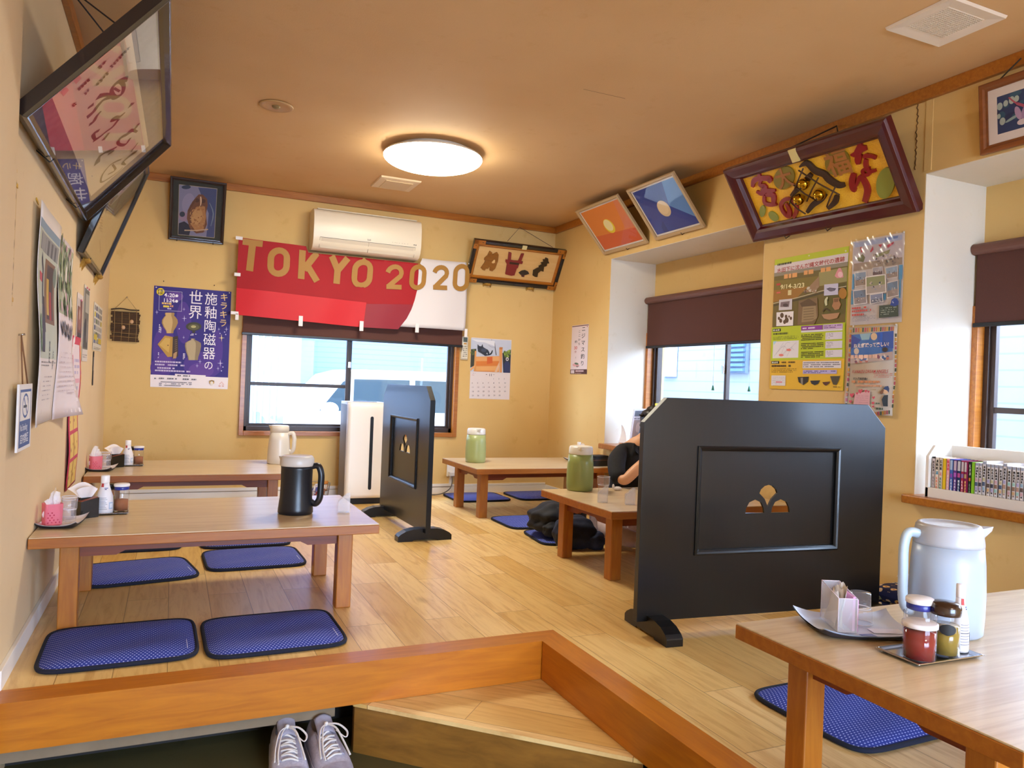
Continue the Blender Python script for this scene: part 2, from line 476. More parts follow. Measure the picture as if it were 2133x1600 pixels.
class Board(MB):
    """a printed sheet w x h metres: local x right, z up, facing -y. Drawing units: a quad (TL,TR,BR,BL) in any flat plan."""
    def __init__(s, w, h, quad=None, y0=0.0, step=0.00006):
        super().__init__()
        s.w, s.h, s.y, s.step = w, h, -y0, step
        s.q = quad or [(0, 0), (1, 0), (1, 1), (0, 1)]
        s.H = homog(s.q, [(0, h), (w, h), (w, 0), (0, 0)])
        s.ppx = w / max(1e-9, math.dist(s.q[0], s.q[1])) * 0.5 + w / max(1e-9, math.dist(s.q[3], s.q[2])) * 0.5
        s.ppy = h / max(1e-9, math.dist(s.q[0], s.q[3])) * 0.5 + h / max(1e-9, math.dist(s.q[1], s.q[2])) * 0.5
    def m(s, p):
        h = s.H; d = h[6] * p[0] + h[7] * p[1] + 1
        return ((h[0] * p[0] + h[1] * p[1] + h[2]) / d, (h[3] * p[0] + h[4] * p[1] + h[5]) / d)
    def lay(s):
        s.y -= s.step; return s.y
    def sheet(s, color, t=0.0008):
        s.box((0, s.y - t, 0), (s.w, s.y, s.h), color); s.y -= t; return s
    def polyuv(s, pts, color, smooth=False):
        y = s.lay(); k = len(pts)
        if sum(pts[i][0] * pts[(i + 1) % k][1] - pts[(i + 1) % k][0] * pts[i][1] for i in range(k)) < 0: pts = pts[::-1]
        s.add([(u, y, v) for u, v in pts], [tuple(range(k))], color); return s
    def poly(s, pts, color): return s.polyuv([s.m(p) for p in pts], color)
    def span(s, x0, y0, x1, y1):
        xm, ym = (x0 + x1) / 2, (y0 + y1) / 2
        return (s.m((x0, ym))[0], s.m((xm, y0))[1]), (s.m((x1, ym))[0], s.m((xm, y1))[1])
    def rect(s, x0, y0, x1, y1, color):
        a, c = s.span(x0, y0, x1, y1)
        return s.polyuv([(a[0], c[1]), (c[0], c[1]), (c[0], a[1]), (a[0], a[1])], color)
    def oval(s, cx, cy, rx, ry, color, n=24, a=0.0):
        ca, sa = math.cos(a), math.sin(a)
        return s.poly([(cx + rx * math.cos(2 * PI * i / n) * ca - ry * math.sin(2 * PI * i / n) * sa,
                        cy + rx * math.cos(2 * PI * i / n) * sa + ry * math.sin(2 * PI * i / n) * ca) for i in range(n)], color)
    def ribbon(s, pts, wid, color, sm=0, depth=0.0, closed=False):
        """a stroke: pts in plan units, wid one width or a list, in plan units"""
        k0 = len(pts)
        ws = list(wid) if hasattr(wid, '__len__') else [wid] * k0
        if sm:
            q = smoothline([(p[0], p[1], w) for p, w in zip(pts, ws)] if False else [(p[0], p[1], w) for p, w in zip(pts, ws)], sm)
            pts = [(p[0], p[1]) for p in q]; ws = [max(0.05, p[2]) for p in q]
        q = [Vector(s.m(p)) for p in pts]; k = len(q); px = (s.ppx + s.ppy) / 2
        y = s.lay(); a = []; b = []
        for i in range(k):
            t = (q[(i + 1) % k] - q[i - 1]) if closed else (q[min(i + 1, k - 1)] - q[max(i - 1, 0)])
            t = t.normalized() if t.length > 1e-9 else Vector((1, 0))
            nn = Vector((-t[1], t[0])) * ws[i] * px / 2
            a.append(q[i] + nn); b.append(q[i] - nn)
        vs = [(p[0], y - depth, p[1]) for p in a] + [(p[0], y - depth, p[1]) for p in b]
        fs = []
        for i in range(k if closed else k - 1):
            j = (i + 1) % k
            fs.append((k + i, k + j, j, i))
        s.add(vs, fs, color)
        if depth:
            base = [(p[0], y + 0.0005, p[1]) for p in a] + [(p[0], y + 0.0005, p[1]) for p in b]
            n2 = len(vs); f2 = []
            for i in range(k if closed else k - 1):
                j = (i + 1) % k
                f2 += [(i, j, n2 + j, n2 + i), (k + j, k + i, n2 + k + i, n2 + k + j)]
            if not closed:
                f2 += [(k, 0, n2, n2 + k), (k - 1, 2 * k - 1, n2 + 2 * k - 1, n2 + k - 1)]
            s.add(vs + base, f2, color)
        return s
    def text(s, body, x, y, size, color, bold=0.0, sx=1.0, rot=0.0, vertical=False, depth=0.0, pitch=1.05, shear=0.0):
        """x,y: plan point of the baseline start (horizontal) or the top centre of the column (vertical)"""
        u0, v0 = s.m((x, y)); k = size * s.ppy; sx = sx * s.ppx / s.ppy
        if vertical:
            for i, ch in enumerate(body):
                if ch == ' ': continue
                vs, fs = glyphs(ch, 0, bold)
                if not vs: continue
                cx = (min(p[0] for p in vs) + max(p[0] for p in vs)) / 2
                s._put(vs, fs, u0 - cx * k * sx, v0 - k * (0.88 + i * pitch), k, color, sx, rot, depth, shear)
        else:
            vs, fs = glyphs(body, 0, bold)
            if vs: s._put(vs, fs, u0, v0, k, color, sx, rot, depth, shear)
        return s
    def _put(s, vs, fs, u, v, k, color, sx, rot, depth, shear):
        y = s.lay(); ca, sa = math.cos(rot), math.sin(rot)
        out = []
        for p in vs:
            a, b = (p[0] + shear * p[1]) * k * sx, p[1] * k
            out.append((u + a * ca - b * sa, y - depth, v + a * sa + b * ca))
        s.add(out, fs, color)
        if depth:
            from collections import Counter
            e = Counter()
            for f in fs:
                for i in range(len(f)):
                    e[(f[i], f[(i + 1) % len(f)])] += 1
            sides = [(i, j) for (i, j) in e if (j, i) not in e]
            n = len(out)
            base = [(p[0], y + 0.0005, p[2]) for p in out]
            s.add(out + base, [(j, i, n + i, n + j) for i, j in sides], color)
    def lines(s, x0, y0, x1, y1, n, color, th=0.45, seed=1, dens=0.75):
        """n rows of small broken strokes standing for print too fine to read"""
        rnd = random.Random(seed); y = s.lay()
        a, c = s.span(x0, y0, x1, y1); row = max(1e-4, (a[1] - c[1]) / n)
        vs = []; fs = []
        for i in range(n):
            v1 = a[1] - row * (i + 0.5 - th / 2); v0 = v1 - row * th
            u = a[0]; end = a[0] + (c[0] - a[0]) * (1.0 if i < n - 1 else rnd.uniform(0.5, 0.95))
            while u < end:
                l = row * th * rnd.uniform(0.5, 1.6)
                if rnd.random() < dens:
                    b = len(vs); u1 = min(u + l, end)
                    vs += [(u, y, v0), (u1, y, v0), (u1, y, v1), (u, y, v1)]; fs.append((b, b + 1, b + 2, b + 3))
                u += l + row * th * 0.25
        if fs: s.add(vs, fs, color)
        return s
    def blobs(s, x0, y0, x1, y1, n, cols, r0, r1, seed=1):
        rnd = random.Random(seed)
        for i in range(n):
            s.oval(rnd.uniform(x0, x1), rnd.uniform(y0, y1), rnd.uniform(r0, r1), rnd.uniform(r0, r1) * 0.8, rnd.choice(cols), 9, rnd.uniform(0, 3))
        return s

def warp(mb, fn, xs, zs):
    """cut a finished Board along local x and z lines, then push its points out by fn(x, z)"""
    bm = bmesh.new()
    vs = [bm.verts.new(v) for v in mb.v]
    for f, k, sm in zip(mb.f, mb.fm, mb.fs):
        try:
            g = bm.faces.new([vs[i] for i in f]); g.material_index = k; g.smooth = True
        except ValueError: pass
    for x in xs:
        bmesh.ops.bisect_plane(bm, geom=bm.verts[:] + bm.edges[:] + bm.faces[:], plane_co=(x, 0, 0), plane_no=(1, 0, 0), dist=1e-6)
    for z in zs:
        bmesh.ops.bisect_plane(bm, geom=bm.verts[:] + bm.edges[:] + bm.faces[:], plane_co=(0, 0, z), plane_no=(0, 0, 1), dist=1e-6)
    bm.verts.index_update(); bm.verts.ensure_lookup_table()
    mb.v = []
    for v in bm.verts:
        d = fn(v.co.x, v.co.z)
        mb.v.append((v.co.x + d[0], v.co.y + d[1], v.co.z + d[2]))
    mb.f = [[v.index for v in f.verts] for f in bm.faces]
    mb.fm = [f.material_index for f in bm.faces]; mb.fs = [True] * len(mb.f)
    bm.free()
    return mb

WALLROT = {'back': 0.0, 'left': PI / 2, 'right': -PI / 2}
def on_wall(wall, a, z, off=0.002):
    """point on a wall: a is x on the back wall, y on the side walls"""
    return {'back': (a, WB - off, z), 'left': (XL + off, a, z), 'right': (XR - off, a, z)}[wall]

def ring_frame(w, h, prof, color):
    """mitred picture moulding: prof = [(inset, depth)] swept round a w x h rectangle, depth towards -y"""
    mb = MB(); k = len(prof); vs = []
    for i, d in prof:
        vs += [(i, -d, i), (w - i, -d, i), (w - i, -d, h - i), (i, -d, h - i)]
    fs = []
    for a in range(k):
        b = (a + 1) % k
        for c in range(4):
            e = (c + 1) % 4
            fs.append((a * 4 + c, a * 4 + e, b * 4 + e, b * 4 + c))
    mb.add(vs, fs, color)
    return mb
# ---------------------------------------------------------------- the room
def slab(name, lo, hi, m, bevel=0.0):
    return struct(MB().box(lo, hi, m).build(name, bevel=bevel))
YF = -2.6     # front wall of the room, behind the photographer
SX = 1.302    # edge of the raised floor on the entrance side
SY = 2.525    # edge of the raised floor in front of the low tables
# raised floor: an L round the sunken entrance
struct(MB().prism([(XL, SY + 0.1), (SX + 0.1, SY + 0.1), (SX + 0.1, YF), (WX + 0.1, YF), (WX + 0.1, WB), (XL, WB)], -0.06, 0.0, 'floor').build('floor'))
lowm = wallpaper('entrance_floor', '4f4a2c', '5b5433', '3c3a24')
slab('floor_entrance', (XL, YF, ZL - 0.05), (SX + 0.4, SY + 0.5, ZL), lowm)
slab('ceiling', (XL - 0.2, YF - 0.2, ZC), (WX + 0.6, WB + 0.3, ZC + 0.1), 'ceil')
# walls
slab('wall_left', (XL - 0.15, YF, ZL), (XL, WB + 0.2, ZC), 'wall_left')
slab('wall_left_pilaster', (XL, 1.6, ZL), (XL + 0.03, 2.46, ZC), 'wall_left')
wb = MB()
wx0, wx1, wz0, wz1 = 0.49, 2.25, 0.505, 1.42
wb.box((XL, WB, -0.1), (wx0, WB + 0.2, ZC), 'wall').box((wx1, WB, -0.1), (WX + 0.4, WB + 0.2, ZC), 'wall')
wb.box((wx0, WB, -0.1), (wx1, WB + 0.2, wz0), 'wall').box((wx0, WB, wz1), (wx1, WB + 0.2, ZC), 'wall')
struct(wb.build('wall_back'))
wf = MB()
wf.box((XL, YF - 0.2, ZL), (0.2, YF, ZC), 'wall').box((2.6, YF - 0.2, ZL), (WX + 0.4, YF, ZC), 'wall').box((0.2, YF - 0.2, 1.75), (2.6, YF, ZC), 'wall')
struct(wf.build('wall_front'))
wr = MB()
R1a, R1b, R2a, R2b = 3.47, 5.19, 0.55, 2.428
OUT = WX + 0.12
for a, b in ((R1b, WB), (R2b, R1a), (YF, R2a)): wr.box((XR, a, -0.1), (OUT, b, ZC), 'wall')
for a, b, hz in ((R1a, R1b, 2.0), (R2a, R2b, 2.02)):
    wr.box((XR, a, -0.1), (OUT, b, 0.485), 'wall').box((XR, a, hz), (OUT, b, ZC), 'wall')
    wr.box((WX, a, 1.42), (OUT, b, hz), 'wall')
struct(wr.build('wall_right'))
# paler paper lining the window recesses
rv = MB()
t = 0.003
rv.box((XR + 0.001, R1b - t, 0.5), (WX, R1b, 2.0), 'reveal').box((XR + 0.001, R1a, 0.5), (WX, R1a + t, 2.0), 'reveal').box((XR + 0.001, R1a, 2.0 - t), (WX, R1b, 2.0), 'reveal')
rv.box((XR + 0.001, R2b - t, 0.5), (WX, R2b, 2.02), 'reveal').box((XR + 0.001, R2a, 0.5), (WX, R2a + t, 2.02), 'reveal').box((XR + 0.001, R2a, 2.02 - t), (WX, R2b, 2.02), 'reveal')
struct(rv.build('wall_recess_lining'))
# lifted wallpaper seam and its torn edge beside the second recess
cr = MB()
cr.box((XR - 0.004, 2.40, 2.03), (XR, 2.436, ZC - 0.055), 'wall')
jag = [(2.486 + 0.004 * math.sin(i * 2.3) + random.uniform(-0.002, 0.002), 2.05 + i * 0.0105) for i in range(31)]
cr.prism(jag + [(y - 0.003 - random.uniform(0, 0.003), z) for y, z in reversed(jag)], XR - 0.002, XR, '6a4a26', axis='x')
struct(cr.build('trim_wallpaper_tear'))
# picture rail under the ceiling
slab('trim_back_rail', (XL, WB - 0.025, ZC - 0.055), (XR, WB, ZC), 'trim', 0.003)
slab('trim_right_rail', (XR - 0.025, YF, ZC - 0.06), (XR, WB - 0.025, ZC), 'trim', 0.003)
slab('trim_left_rail', (XL, YF, ZC - 0.055), (XL + 0.025, WB - 0.025, ZC), 'trim', 0.003)
# white baseboards, the back one with a cable duct on top
slab('baseboard_left', (XL, SY + 0.1, 0), (XL + 0.014, WB, 0.062), 'white_trim', 0.002)
slab('baseboard_right', (XR - 0.014, R2a, 0), (XR, WB, 0.062), 'white_trim', 0.002)
bb = MB().box((XL + 0.014, WB - 0.014, 0), (XR - 0.014, WB, 0.06), 'white_trim').box((XL + 0.014, WB - 0.02, 0.064), (2.235, WB, 0.088), 'white_trim')
bb.box((2.215, WB - 0.02, 0.088), (2.235, WB, 0.17), 'white_trim').box((2.235, WB - 0.012, 0.062), (XR - 0.014, WB, 0.082), 'white_trim')
struct(bb.build('baseboard_back', bevel=0.002))
# edge beams of the raised floor
b1 = MB().prism([(XL, SY), (SX, SY), (SX + 0.1, SY + 0.105), (XL, SY + 0.105)], -0.138, 0.004, 'beam')
struct(b1.build('trim_front_edge', bevel=0.004))
b2 = MB().prism([(SX, SY), (SX, YF), (SX + 0.1, YF), (SX + 0.1, SY + 0.105)], -0.138, 0.004, 'beamY')
struct(b2.build('trim_side_edge', bevel=0.004))
# kick space under the beams
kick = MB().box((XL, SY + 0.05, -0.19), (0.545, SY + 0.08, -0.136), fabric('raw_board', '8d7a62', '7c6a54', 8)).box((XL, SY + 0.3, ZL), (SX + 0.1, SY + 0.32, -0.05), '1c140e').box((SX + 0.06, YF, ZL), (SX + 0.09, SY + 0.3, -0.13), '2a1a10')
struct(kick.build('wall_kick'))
# triangular step filling the corner
st = MB()
tri = [(0.600, 2.546), (SX + 0.02, 1.866), (SX + 0.02, SY + 0.05), (0.600, SY + 0.05)]
st.prism(tri, -0.152, -0.139, 'step')
tr2 = [(0.606, 2.55), (SX + 0.02, 1.876), (SX + 0.02, SY + 0.05), (0.606, SY + 0.05)]
st.prism(tr2, ZL, -0.152, wood('worn_step_board', 'a2702c', '6f4a1a', (2, 2, 9), 0.45, 0.05, contrast=(0.25, 0.8)))
struct(st.build('trim_step', bevel=0.002))

# ---------------------------------------------------------------- windows
def window(name, axis, a0, a1, z0, z1, face, split, rails, casing_w=0.035, grow=1, top_hidden=True):
    """sliding sash window; axis 'x' lies in the back wall, 'y' in the right wall; face = room-side coordinate"""
    def bx(mb, u0, u1, d0, d1, v0, v1, m):
        if axis == 'x': mb.box((u0, face + d0, v0), (u1, face + d1, v1), m)
        else: mb.box((face + d0, u0, v0), (face + d1, u1, v1), m)
    c = MB(); k = casing_w
    for u0, u1, v0, v1 in ((a0, a0 + k, z0, z1), (a1 - k, a1, z0, z1), (a0 + k, a1 - k, z0, z0 + k), (a0 + k, a1 - k, z1 - k, z1)):
        bx(c, u0, u1, -0.02, 0.10, v0, v1, 'trim')
    root = struct(c.build(name, bevel=0.002))
    f = MB(); g0, g1, h0, h1 = a0 + k, a1 - k, z0 + k, z1 - k; w = 0.036
    for u0, u1, v0, v1 in ((g0, g0 + w * 0.7, h0, h1), (g1 - w * 0.7, g1, h0, h1), (g0, g1, h0, h0 + w), (g0, g1, h1 - w, h1)):
        bx(f, u0, u1, 0.03, 0.11, v0, v1, 'darkframe')
    f.build('window_frame', root, bevel=0.002)
    sashes = ((g0 + w * 0.7, split + 0.025, 0.075), (split - 0.025, g1 - w * 0.7, 0.045))
    for (s0, s1, d), rz in zip(sashes, rails):
        s = MB(); q = 0.024
        for u0, u1, v0, v1 in ((s0, s0 + q, h0 + w, h1 - w), (s1 - q, s1, h0 + w, h1 - w), (s0 + q, s1 - q, h0 + w, h0 + w + q * 0.8), (s0 + q, s1 - q, h1 - w - q, h1 - w)):
            bx(s, u0, u1, d, d + 0.025, v0, v1, 'darkframe')
        if rz: bx(s, s0 + q, s1 - q, d + 0.002, d + 0.023, rz - 0.014, rz + 0.014, 'darkframe')
        so = s.build('sash', root, bevel=0.0015)
        p = MB(); bx(p, s0 + q * 0.8, s1 - q * 0.8, d + 0.011, d + 0.014, h0 + w, h1 - w, 'glass')
        p.build('pane', so)
    lk = MB(); bx(lk, split - 0.012, split + 0.012, 0.025, 0.046, 1.05 if axis == 'x' else 1.1, 1.10 if axis == 'x' else 1.16, 'steel'); lk.build('window_latch', root, bevel=0.003)
    return root
window('window_1', 'x', 0.478, 2.262, 0.492, 1.43, WB, 1.325, (0.895, None))
window('window_2', 'y', R1a, R1b - 0.003, 0.49, 1.43, WX - 0.05, 4.29, (None, None), 0.03)
window('window_3', 'y', R2a, R2b - 0.003, 0.49, 1.43, WX - 0.05, 1.5, (None, 0.93), 0.03)
# glazed entrance behind the photographer, where more daylight comes in
dr = MB()
for x0, x1 in ((0.2, 0.26), (1.37, 1.43), (2.54, 2.6)): dr.box((x0, YF - 0.12, ZL), (x1, YF - 0.06, 1.75), 'darkframe')
for z0, z1 in ((ZL, ZL + 0.1), (1.69, 1.75)): dr.box((0.26, YF - 0.12, z0), (2.54, YF - 0.06, z1), 'darkframe')
d0 = struct(dr.build('door_1'))
MB().box((0.26, YF - 0.095, ZL + 0.1), (2.54, YF - 0.09, 1.69), 'glass').build('pane', d0)

# sills
def sill(n, y0, y1):
    s = MB().box((3.10, y0, 0.487), (WX - 0.05, y1, 0.527), 'trim')
    return struct(s.build(n, bevel=0.006))
sill('trim_1', R1a, 5.13 + 0.05)
sill('trim_2', R2a, 2.447)

# ---------------------------------------------------------------- outdoors seen through the panes
slab('exterior_ground', (-6, WB + 0.25, -0.6), (12, 14, -0.5), mat('8a8a88', 0.8))
slab('exterior_ground_side', (WX + 0.2, -8, -0.6), (12, WB + 0.25, -0.5), mat('8a8a88', 0.8))
slab('exterior_ground_front', (-6, -9, -0.6), (WX + 0.2, YF - 0.25, -0.5), mat('8a8a88', 0.8))
ex = MB().box((1.26, 9.0, -0.5), (7, 9.2, 4.2), siding('blue_siding', '5c7098', '4c628c', 0.06))
struct(ex.build('exterior_wall_siding'))
e2 = MB().box((-1.6, 8.4, -0.5), (1.262, 8.55, 4.2), mat('687282', 0.6))
for x in (0.80, 0.86, 0.93, 1.0): e2.box((x, 8.385, -0.5), (x + 0.018, 8.4, 4.2), mat('8a929e', 0.5))
struct(e2.build('exterior_wall_panel'))
e3 = MB().box((5.5, 3.2, -0.5), (5.7, 9.0, 3.6), siding('pale_siding', '767e8c', '687284', 0.12))
struct(e3.build('exterior_wall_side'))
lv = thing('louver_window', 'pale louvred shutter window on the neighbouring house', 'window', (5.48, 6.35, 1.18))
MB().box((-0.02, -0.16, 0), (0.01, 0.16, 0.5), mat('56647c', 0.5)).build('shutter_frame', lv)
s = MB()
for i in range(9): s.box((-0.05, -0.14, 0.02 + i * 0.052), (-0.02, 0.14, 0.05 + i * 0.052), mat('46628c', 0.5))
s.build('louver_blades', lv)
nw = thing('house_window', 'tall narrow white window on the pale neighbouring house', 'window', (5.48, 7.54, 1.14))
MB().box((-0.02, -0.12, 0), (0.01, 0.12, 0.75), mat('b4c4d8', 0.5)).build('window_frame', nw)
MB().box((-0.03, -0.08, 0.03), (-0.02, 0.08, 0.72), mat('f6fbff', 0.3)).build('window_pane', nw)
e4 = MB()
e4.box((6.5, -3.0, -0.5), (6.7, 4.3, 1.12), mat('5c6880', 0.7))
e4.add([(6.2, -3, 1.15), (6.2, 4.5, 1.15), (7.6, 4.5, 1.95), (7.6, -3, 1.95)], [(0, 3, 2, 1)], siding('roof_tiles', '8a6c66', '6a4a46', 0.07))
struct(e4.build('exterior_neighbour_roof'))
# parked white van behind the back window
van = thing('van', 'white parked van with pale blue windows seen through the back window', 'vehicle', (1.1, 7.5, -0.5))
vb = MB()
side = [(0, 0.25), (0, 1.12), (0.12, 1.19), (0.42, 1.50), (0.62, 1.56), (2.9, 1.58), (3.05, 1.45), (3.1, 0.25)]
vb.prism(side, 0.0, 1.5, mat('d8dadc', 0.25, coat=0.4), axis='y')
vb.build('body', van, bevel=0.03)
vg = mat('3e4e5c', 0.1)
MB().prism([(0.22, 1.14), (0.44, 1.43), (0.50, 1.46), (0.50, 1.14)], -0.012, 0.0, vg, axis='y').build('front_quarter_window', van)
MB().prism([(0.55, 1.14), (0.55, 1.46), (1.12, 1.47), (1.12, 1.14)], -0.012, 0.0, vg, axis='y').build('front_window', van)
MB().prism([(1.18, 1.14), (1.18, 1.47), (2.1, 1.47), (2.1, 1.14)], -0.012, 0.0, vg, axis='y').build('rear_window', van)
MB().box((2.18, -0.012, 1.14), (2.85, 0, 1.46), vg).build('rear_window', van)
MB().ball((0.30, -0.12, 1.16), 0.085, mat('dfe6ee', 0.3), 10, (1.0, 0.7, 0.8)).build('mirror', van)
for x in (0.62, 2.5):
    q = MB(); q.T = Matrix.Translation((x, 0.05, 0.3)) @ Matrix.Rotation(PI / 2, 4, 'X')
    q.lathe([(0.0, -0.06), (0.16, -0.06), (0.28, -0.04), (0.3, 0.05), (0.0, 0.06)], mat('202226', 0.7), n=28); q.build('wheel', van)
# ---------------------------------------------------------------- low tables
ZT = 0.366
def table(label, x0, x1, y0, y1, ix=0.085, ixr=None):
    ixr = ix if ixr is None else ixr
    w, d = x1 - x0, y1 - y0
    t = thing('low_table', label, 'table', (x0, y0, 0), 0, 'low dining tables')
    h0 = ZT - 0.040
    MB().box((0, 0, h0), (w, d, ZT - 0.004), 'edge').build('tabletop', t, bevel=0.0025)
    tt_ = t.children[-1] if False else [c for c in t.children if c.name.startswith('tabletop')][0]
    MB().box((0.0015, 0.0015, ZT - 0.004), (w - 0.0015, d - 0.0015, ZT), 'top').build('tabletop_laminate', tt_, bevel=0.001)
    k = 0.063; iy = 0.1
    for x in (ix, w - ixr - k):
        for y in (iy, d - iy - k):
            MB().box((x, y, 0), (x + k, y + k, h0), 'leg').build('leg', t, bevel=0.004)
    def apron(n, u0, u1, horizontal, c):
        L_ = u1 - u0; q = min(0.12, L_ * 0.25)
        poly = [(u0, h0), (u0, h0 - 0.058), (u0 + q, h0 - 0.058), (u0 + q + 0.03, h0 - 0.042), (u1 - q - 0.03, h0 - 0.042), (u1 - q, h0 - 0.058), (u1, h0 - 0.058), (u1, h0)]
        mb = MB()
        if horizontal: mb.prism(poly, c, c + 0.022, 'apron', axis='y')
        else: mb.prism(poly, c, c + 0.022, 'apron', axis='x')
        mb.build('apron', t, bevel=0.0015)
    apron(0, ix + k, w - ixr - k, True, iy + 0.02)
    apron(0, ix + k, w - ixr - k, True, d - iy - 0.042)
    apron(0, iy + k, d - iy - k, False, ix + 0.02)
    apron(0, iy + k, d - iy - k, False, w - ixr - 0.042)
    return t
table('low wooden table nearest the step edge, carrying the black jug', -0.436, 0.802, 3.06, 3.87)
table('low wooden table below the back window, carrying the cream white jug', -0.43, 0.76, 4.78, 5.58, 0.085, 0.135)
table('low wooden table in the back corner, carrying the far green jug', 1.962, 3.13, 4.903, 5.643, 0.07)
table('low wooden table the seated person leans on, with green jug and tumblers', 1.963, 3.13, 3.126, 3.896, 0.067)
table('low wooden table beside the book rack, with the large pale blue jug', 1.355, 2.74, 0.811, 1.54)

# ---------------------------------------------------------------- floor cushions
def rrect(w, d, r, n=6):
    p = []
    for cx, cy, a in ((w / 2 - r, d / 2 - r, 0), (-w / 2 + r, d / 2 - r, 90), (-w / 2 + r, -d / 2 + r, 180), (w / 2 - r, -d / 2 + r, 270)):
        p += arc(cx, cy, r, a, a + 90, n)
    return p
def make_cushion(label):
    t = thing('floor_cushion', label, 'cushion', group='navy dotted floor cushions')
    w, d = 0.475, 0.435
    out = rrect(w, d, 0.05)
    n = 40; m = 36
    def fn(u, v):
        # square to rounded square, thin at the rim, softly quilted
        a, b = u * 2 - 1, v * 2 - 1
        r = max(abs(a), abs(b)); th = math.atan2(b, a)
        p = 7.0
        rad = (abs(math.cos(th)) ** p + abs(math.sin(th)) ** p) ** (-1 / p)
        k = r * rad / max(1e-6, math.hypot(math.cos(th), math.sin(th)))
        x, y = math.cos(th) * k * w / 2, math.sin(th) * k * d / 2
        z = 0.010 + 0.016 * (1 - r ** 6) + 0.0022 * math.sin(9 * x + 4 * y) * (1 - r ** 4) + 0.0016 * math.sin(31 * y - 13 * x) * (1 - r ** 4)
        return (x, y, z)
    mb = MB().grid(fn, n, m, 'cushion')
    cv_ = mb.build('cover', t)
    def low(u, v):
        x, y, z = fn(u, v); return (x, y, 0.001)
    edge = [fn(i / n, 0) for i in range(n)] + [fn(1, i / m) for i in range(m)] + [fn(1 - i / n, 1) for i in range(n)] + [fn(0, 1 - i / m) for i in range(m)]
    pm = MB().tube([(x, y, 0.008) for x, y, z in edge], 0.0075, 'piping', 8, True)
    pm.prism([(x * 0.99, y * 0.99) for x, y, z in edge], 0.0005, 0.010, 'piping')
    pm.build('piping', t)
    st = MB()
    for y0 in (-0.03,): st.box((w / 2 - 0.034, -0.17, 0.0255), (w / 2 - 0.032, -0.08, 0.0262), 'c8cce4')
    st.build('stitching', cv_)
    return t
CU = [(-0.128, 2.945, 0.02, 'navy dotted cushion at the step edge, the one closer to the wall'),
      (0.375, 2.915, 0.02, 'navy dotted cushion at the step edge, away from the wall'),
      (-0.115, 3.985, 0.18, 'navy dotted cushion under the black jug table, beside its wall side legs'),
      (0.42, 4.13, 0.03, 'navy dotted cushion under the black jug table, near the aisle'),
      (-0.16, 4.66, 0.0, 'navy dotted cushion in front of the cream jug table, wall side'),
      (0.415, 4.635, 0.0, 'navy dotted cushion in front of the cream jug table, aisle side'),
      (-0.07, 5.84, 0.0, 'navy dotted cushion behind the cream jug table, closer to the corner'),
      (0.43, 5.86, 0.0, 'navy dotted cushion behind the cream jug table, below the window'),
      (2.37, 5.905, 0.0, 'navy dotted cushion by the back baseboard next to the wall outlet'),
      (2.93, 5.905, 0.0, 'navy dotted cushion by the back baseboard deep in the room corner'),
      (2.335, 4.765, 0.0, 'navy dotted cushion in front of the corner table, nothing on it'),
      (2.335, 4.235, -0.12, 'navy dotted cushion with the black backpack lying on it'),
      (1.95, 1.665, 0.02, 'navy dotted cushion beside the table of the pale blue jug')]
cush = make_cushion(CU[0][3]); cush.location = (CU[0][0], CU[0][1], 0.0); cush.rotation_euler = (0, 0, CU[0][2])
for x, y, r, lab in CU[1:]:
    dup(cush, (x, y, 0.0), r, lab)

# ---------------------------------------------------------------- black privacy screens
def plate(outer, holes, th, m, name, parent, y=0.0, bevel=0.0):
    """flat board in local x,z with cut-outs; th thick about y"""
    c = bpy.data.curves.new(name, 'CURVE'); c.dimensions = '2D'; c.fill_mode = 'BOTH'; c.extrude = th / 2
    for pts in [outer] + holes:
        s = c.splines.new('POLY'); s.points.add(len(pts) - 1); s.use_cyclic_u = True
        for p, q in zip(s.points, pts): p.co = (q[0], q[1], 0, 1)
    o = bpy.data.objects.new(name, c)
    me = o.to_mesh()
    mb = MB()
    mb.add([(v.co.x, v.co.z + y, v.co.y) for v in me.vertices], [tuple(reversed(p.vertices)) for p in me.polygons], m)
    o.to_mesh_clear(); bpy.data.objects.remove(o); bpy.data.curves.remove(c)
    r = mb.build(name, parent)
    bm = bmesh.new(); bm.from_mesh(r.data)
    bmesh.ops.remove_doubles(bm, verts=bm.verts, dist=1e-5)
    bmesh.ops.recalc_face_normals(bm, faces=bm.faces); bm.to_mesh(r.data); bm.free()
    if bevel:
        q = r.modifiers.new('bevel', 'BEVEL'); q.width = bevel; q.segments = 2; q.limit_method = 'ANGLE'; q.angle_limit = 0.7
    return r
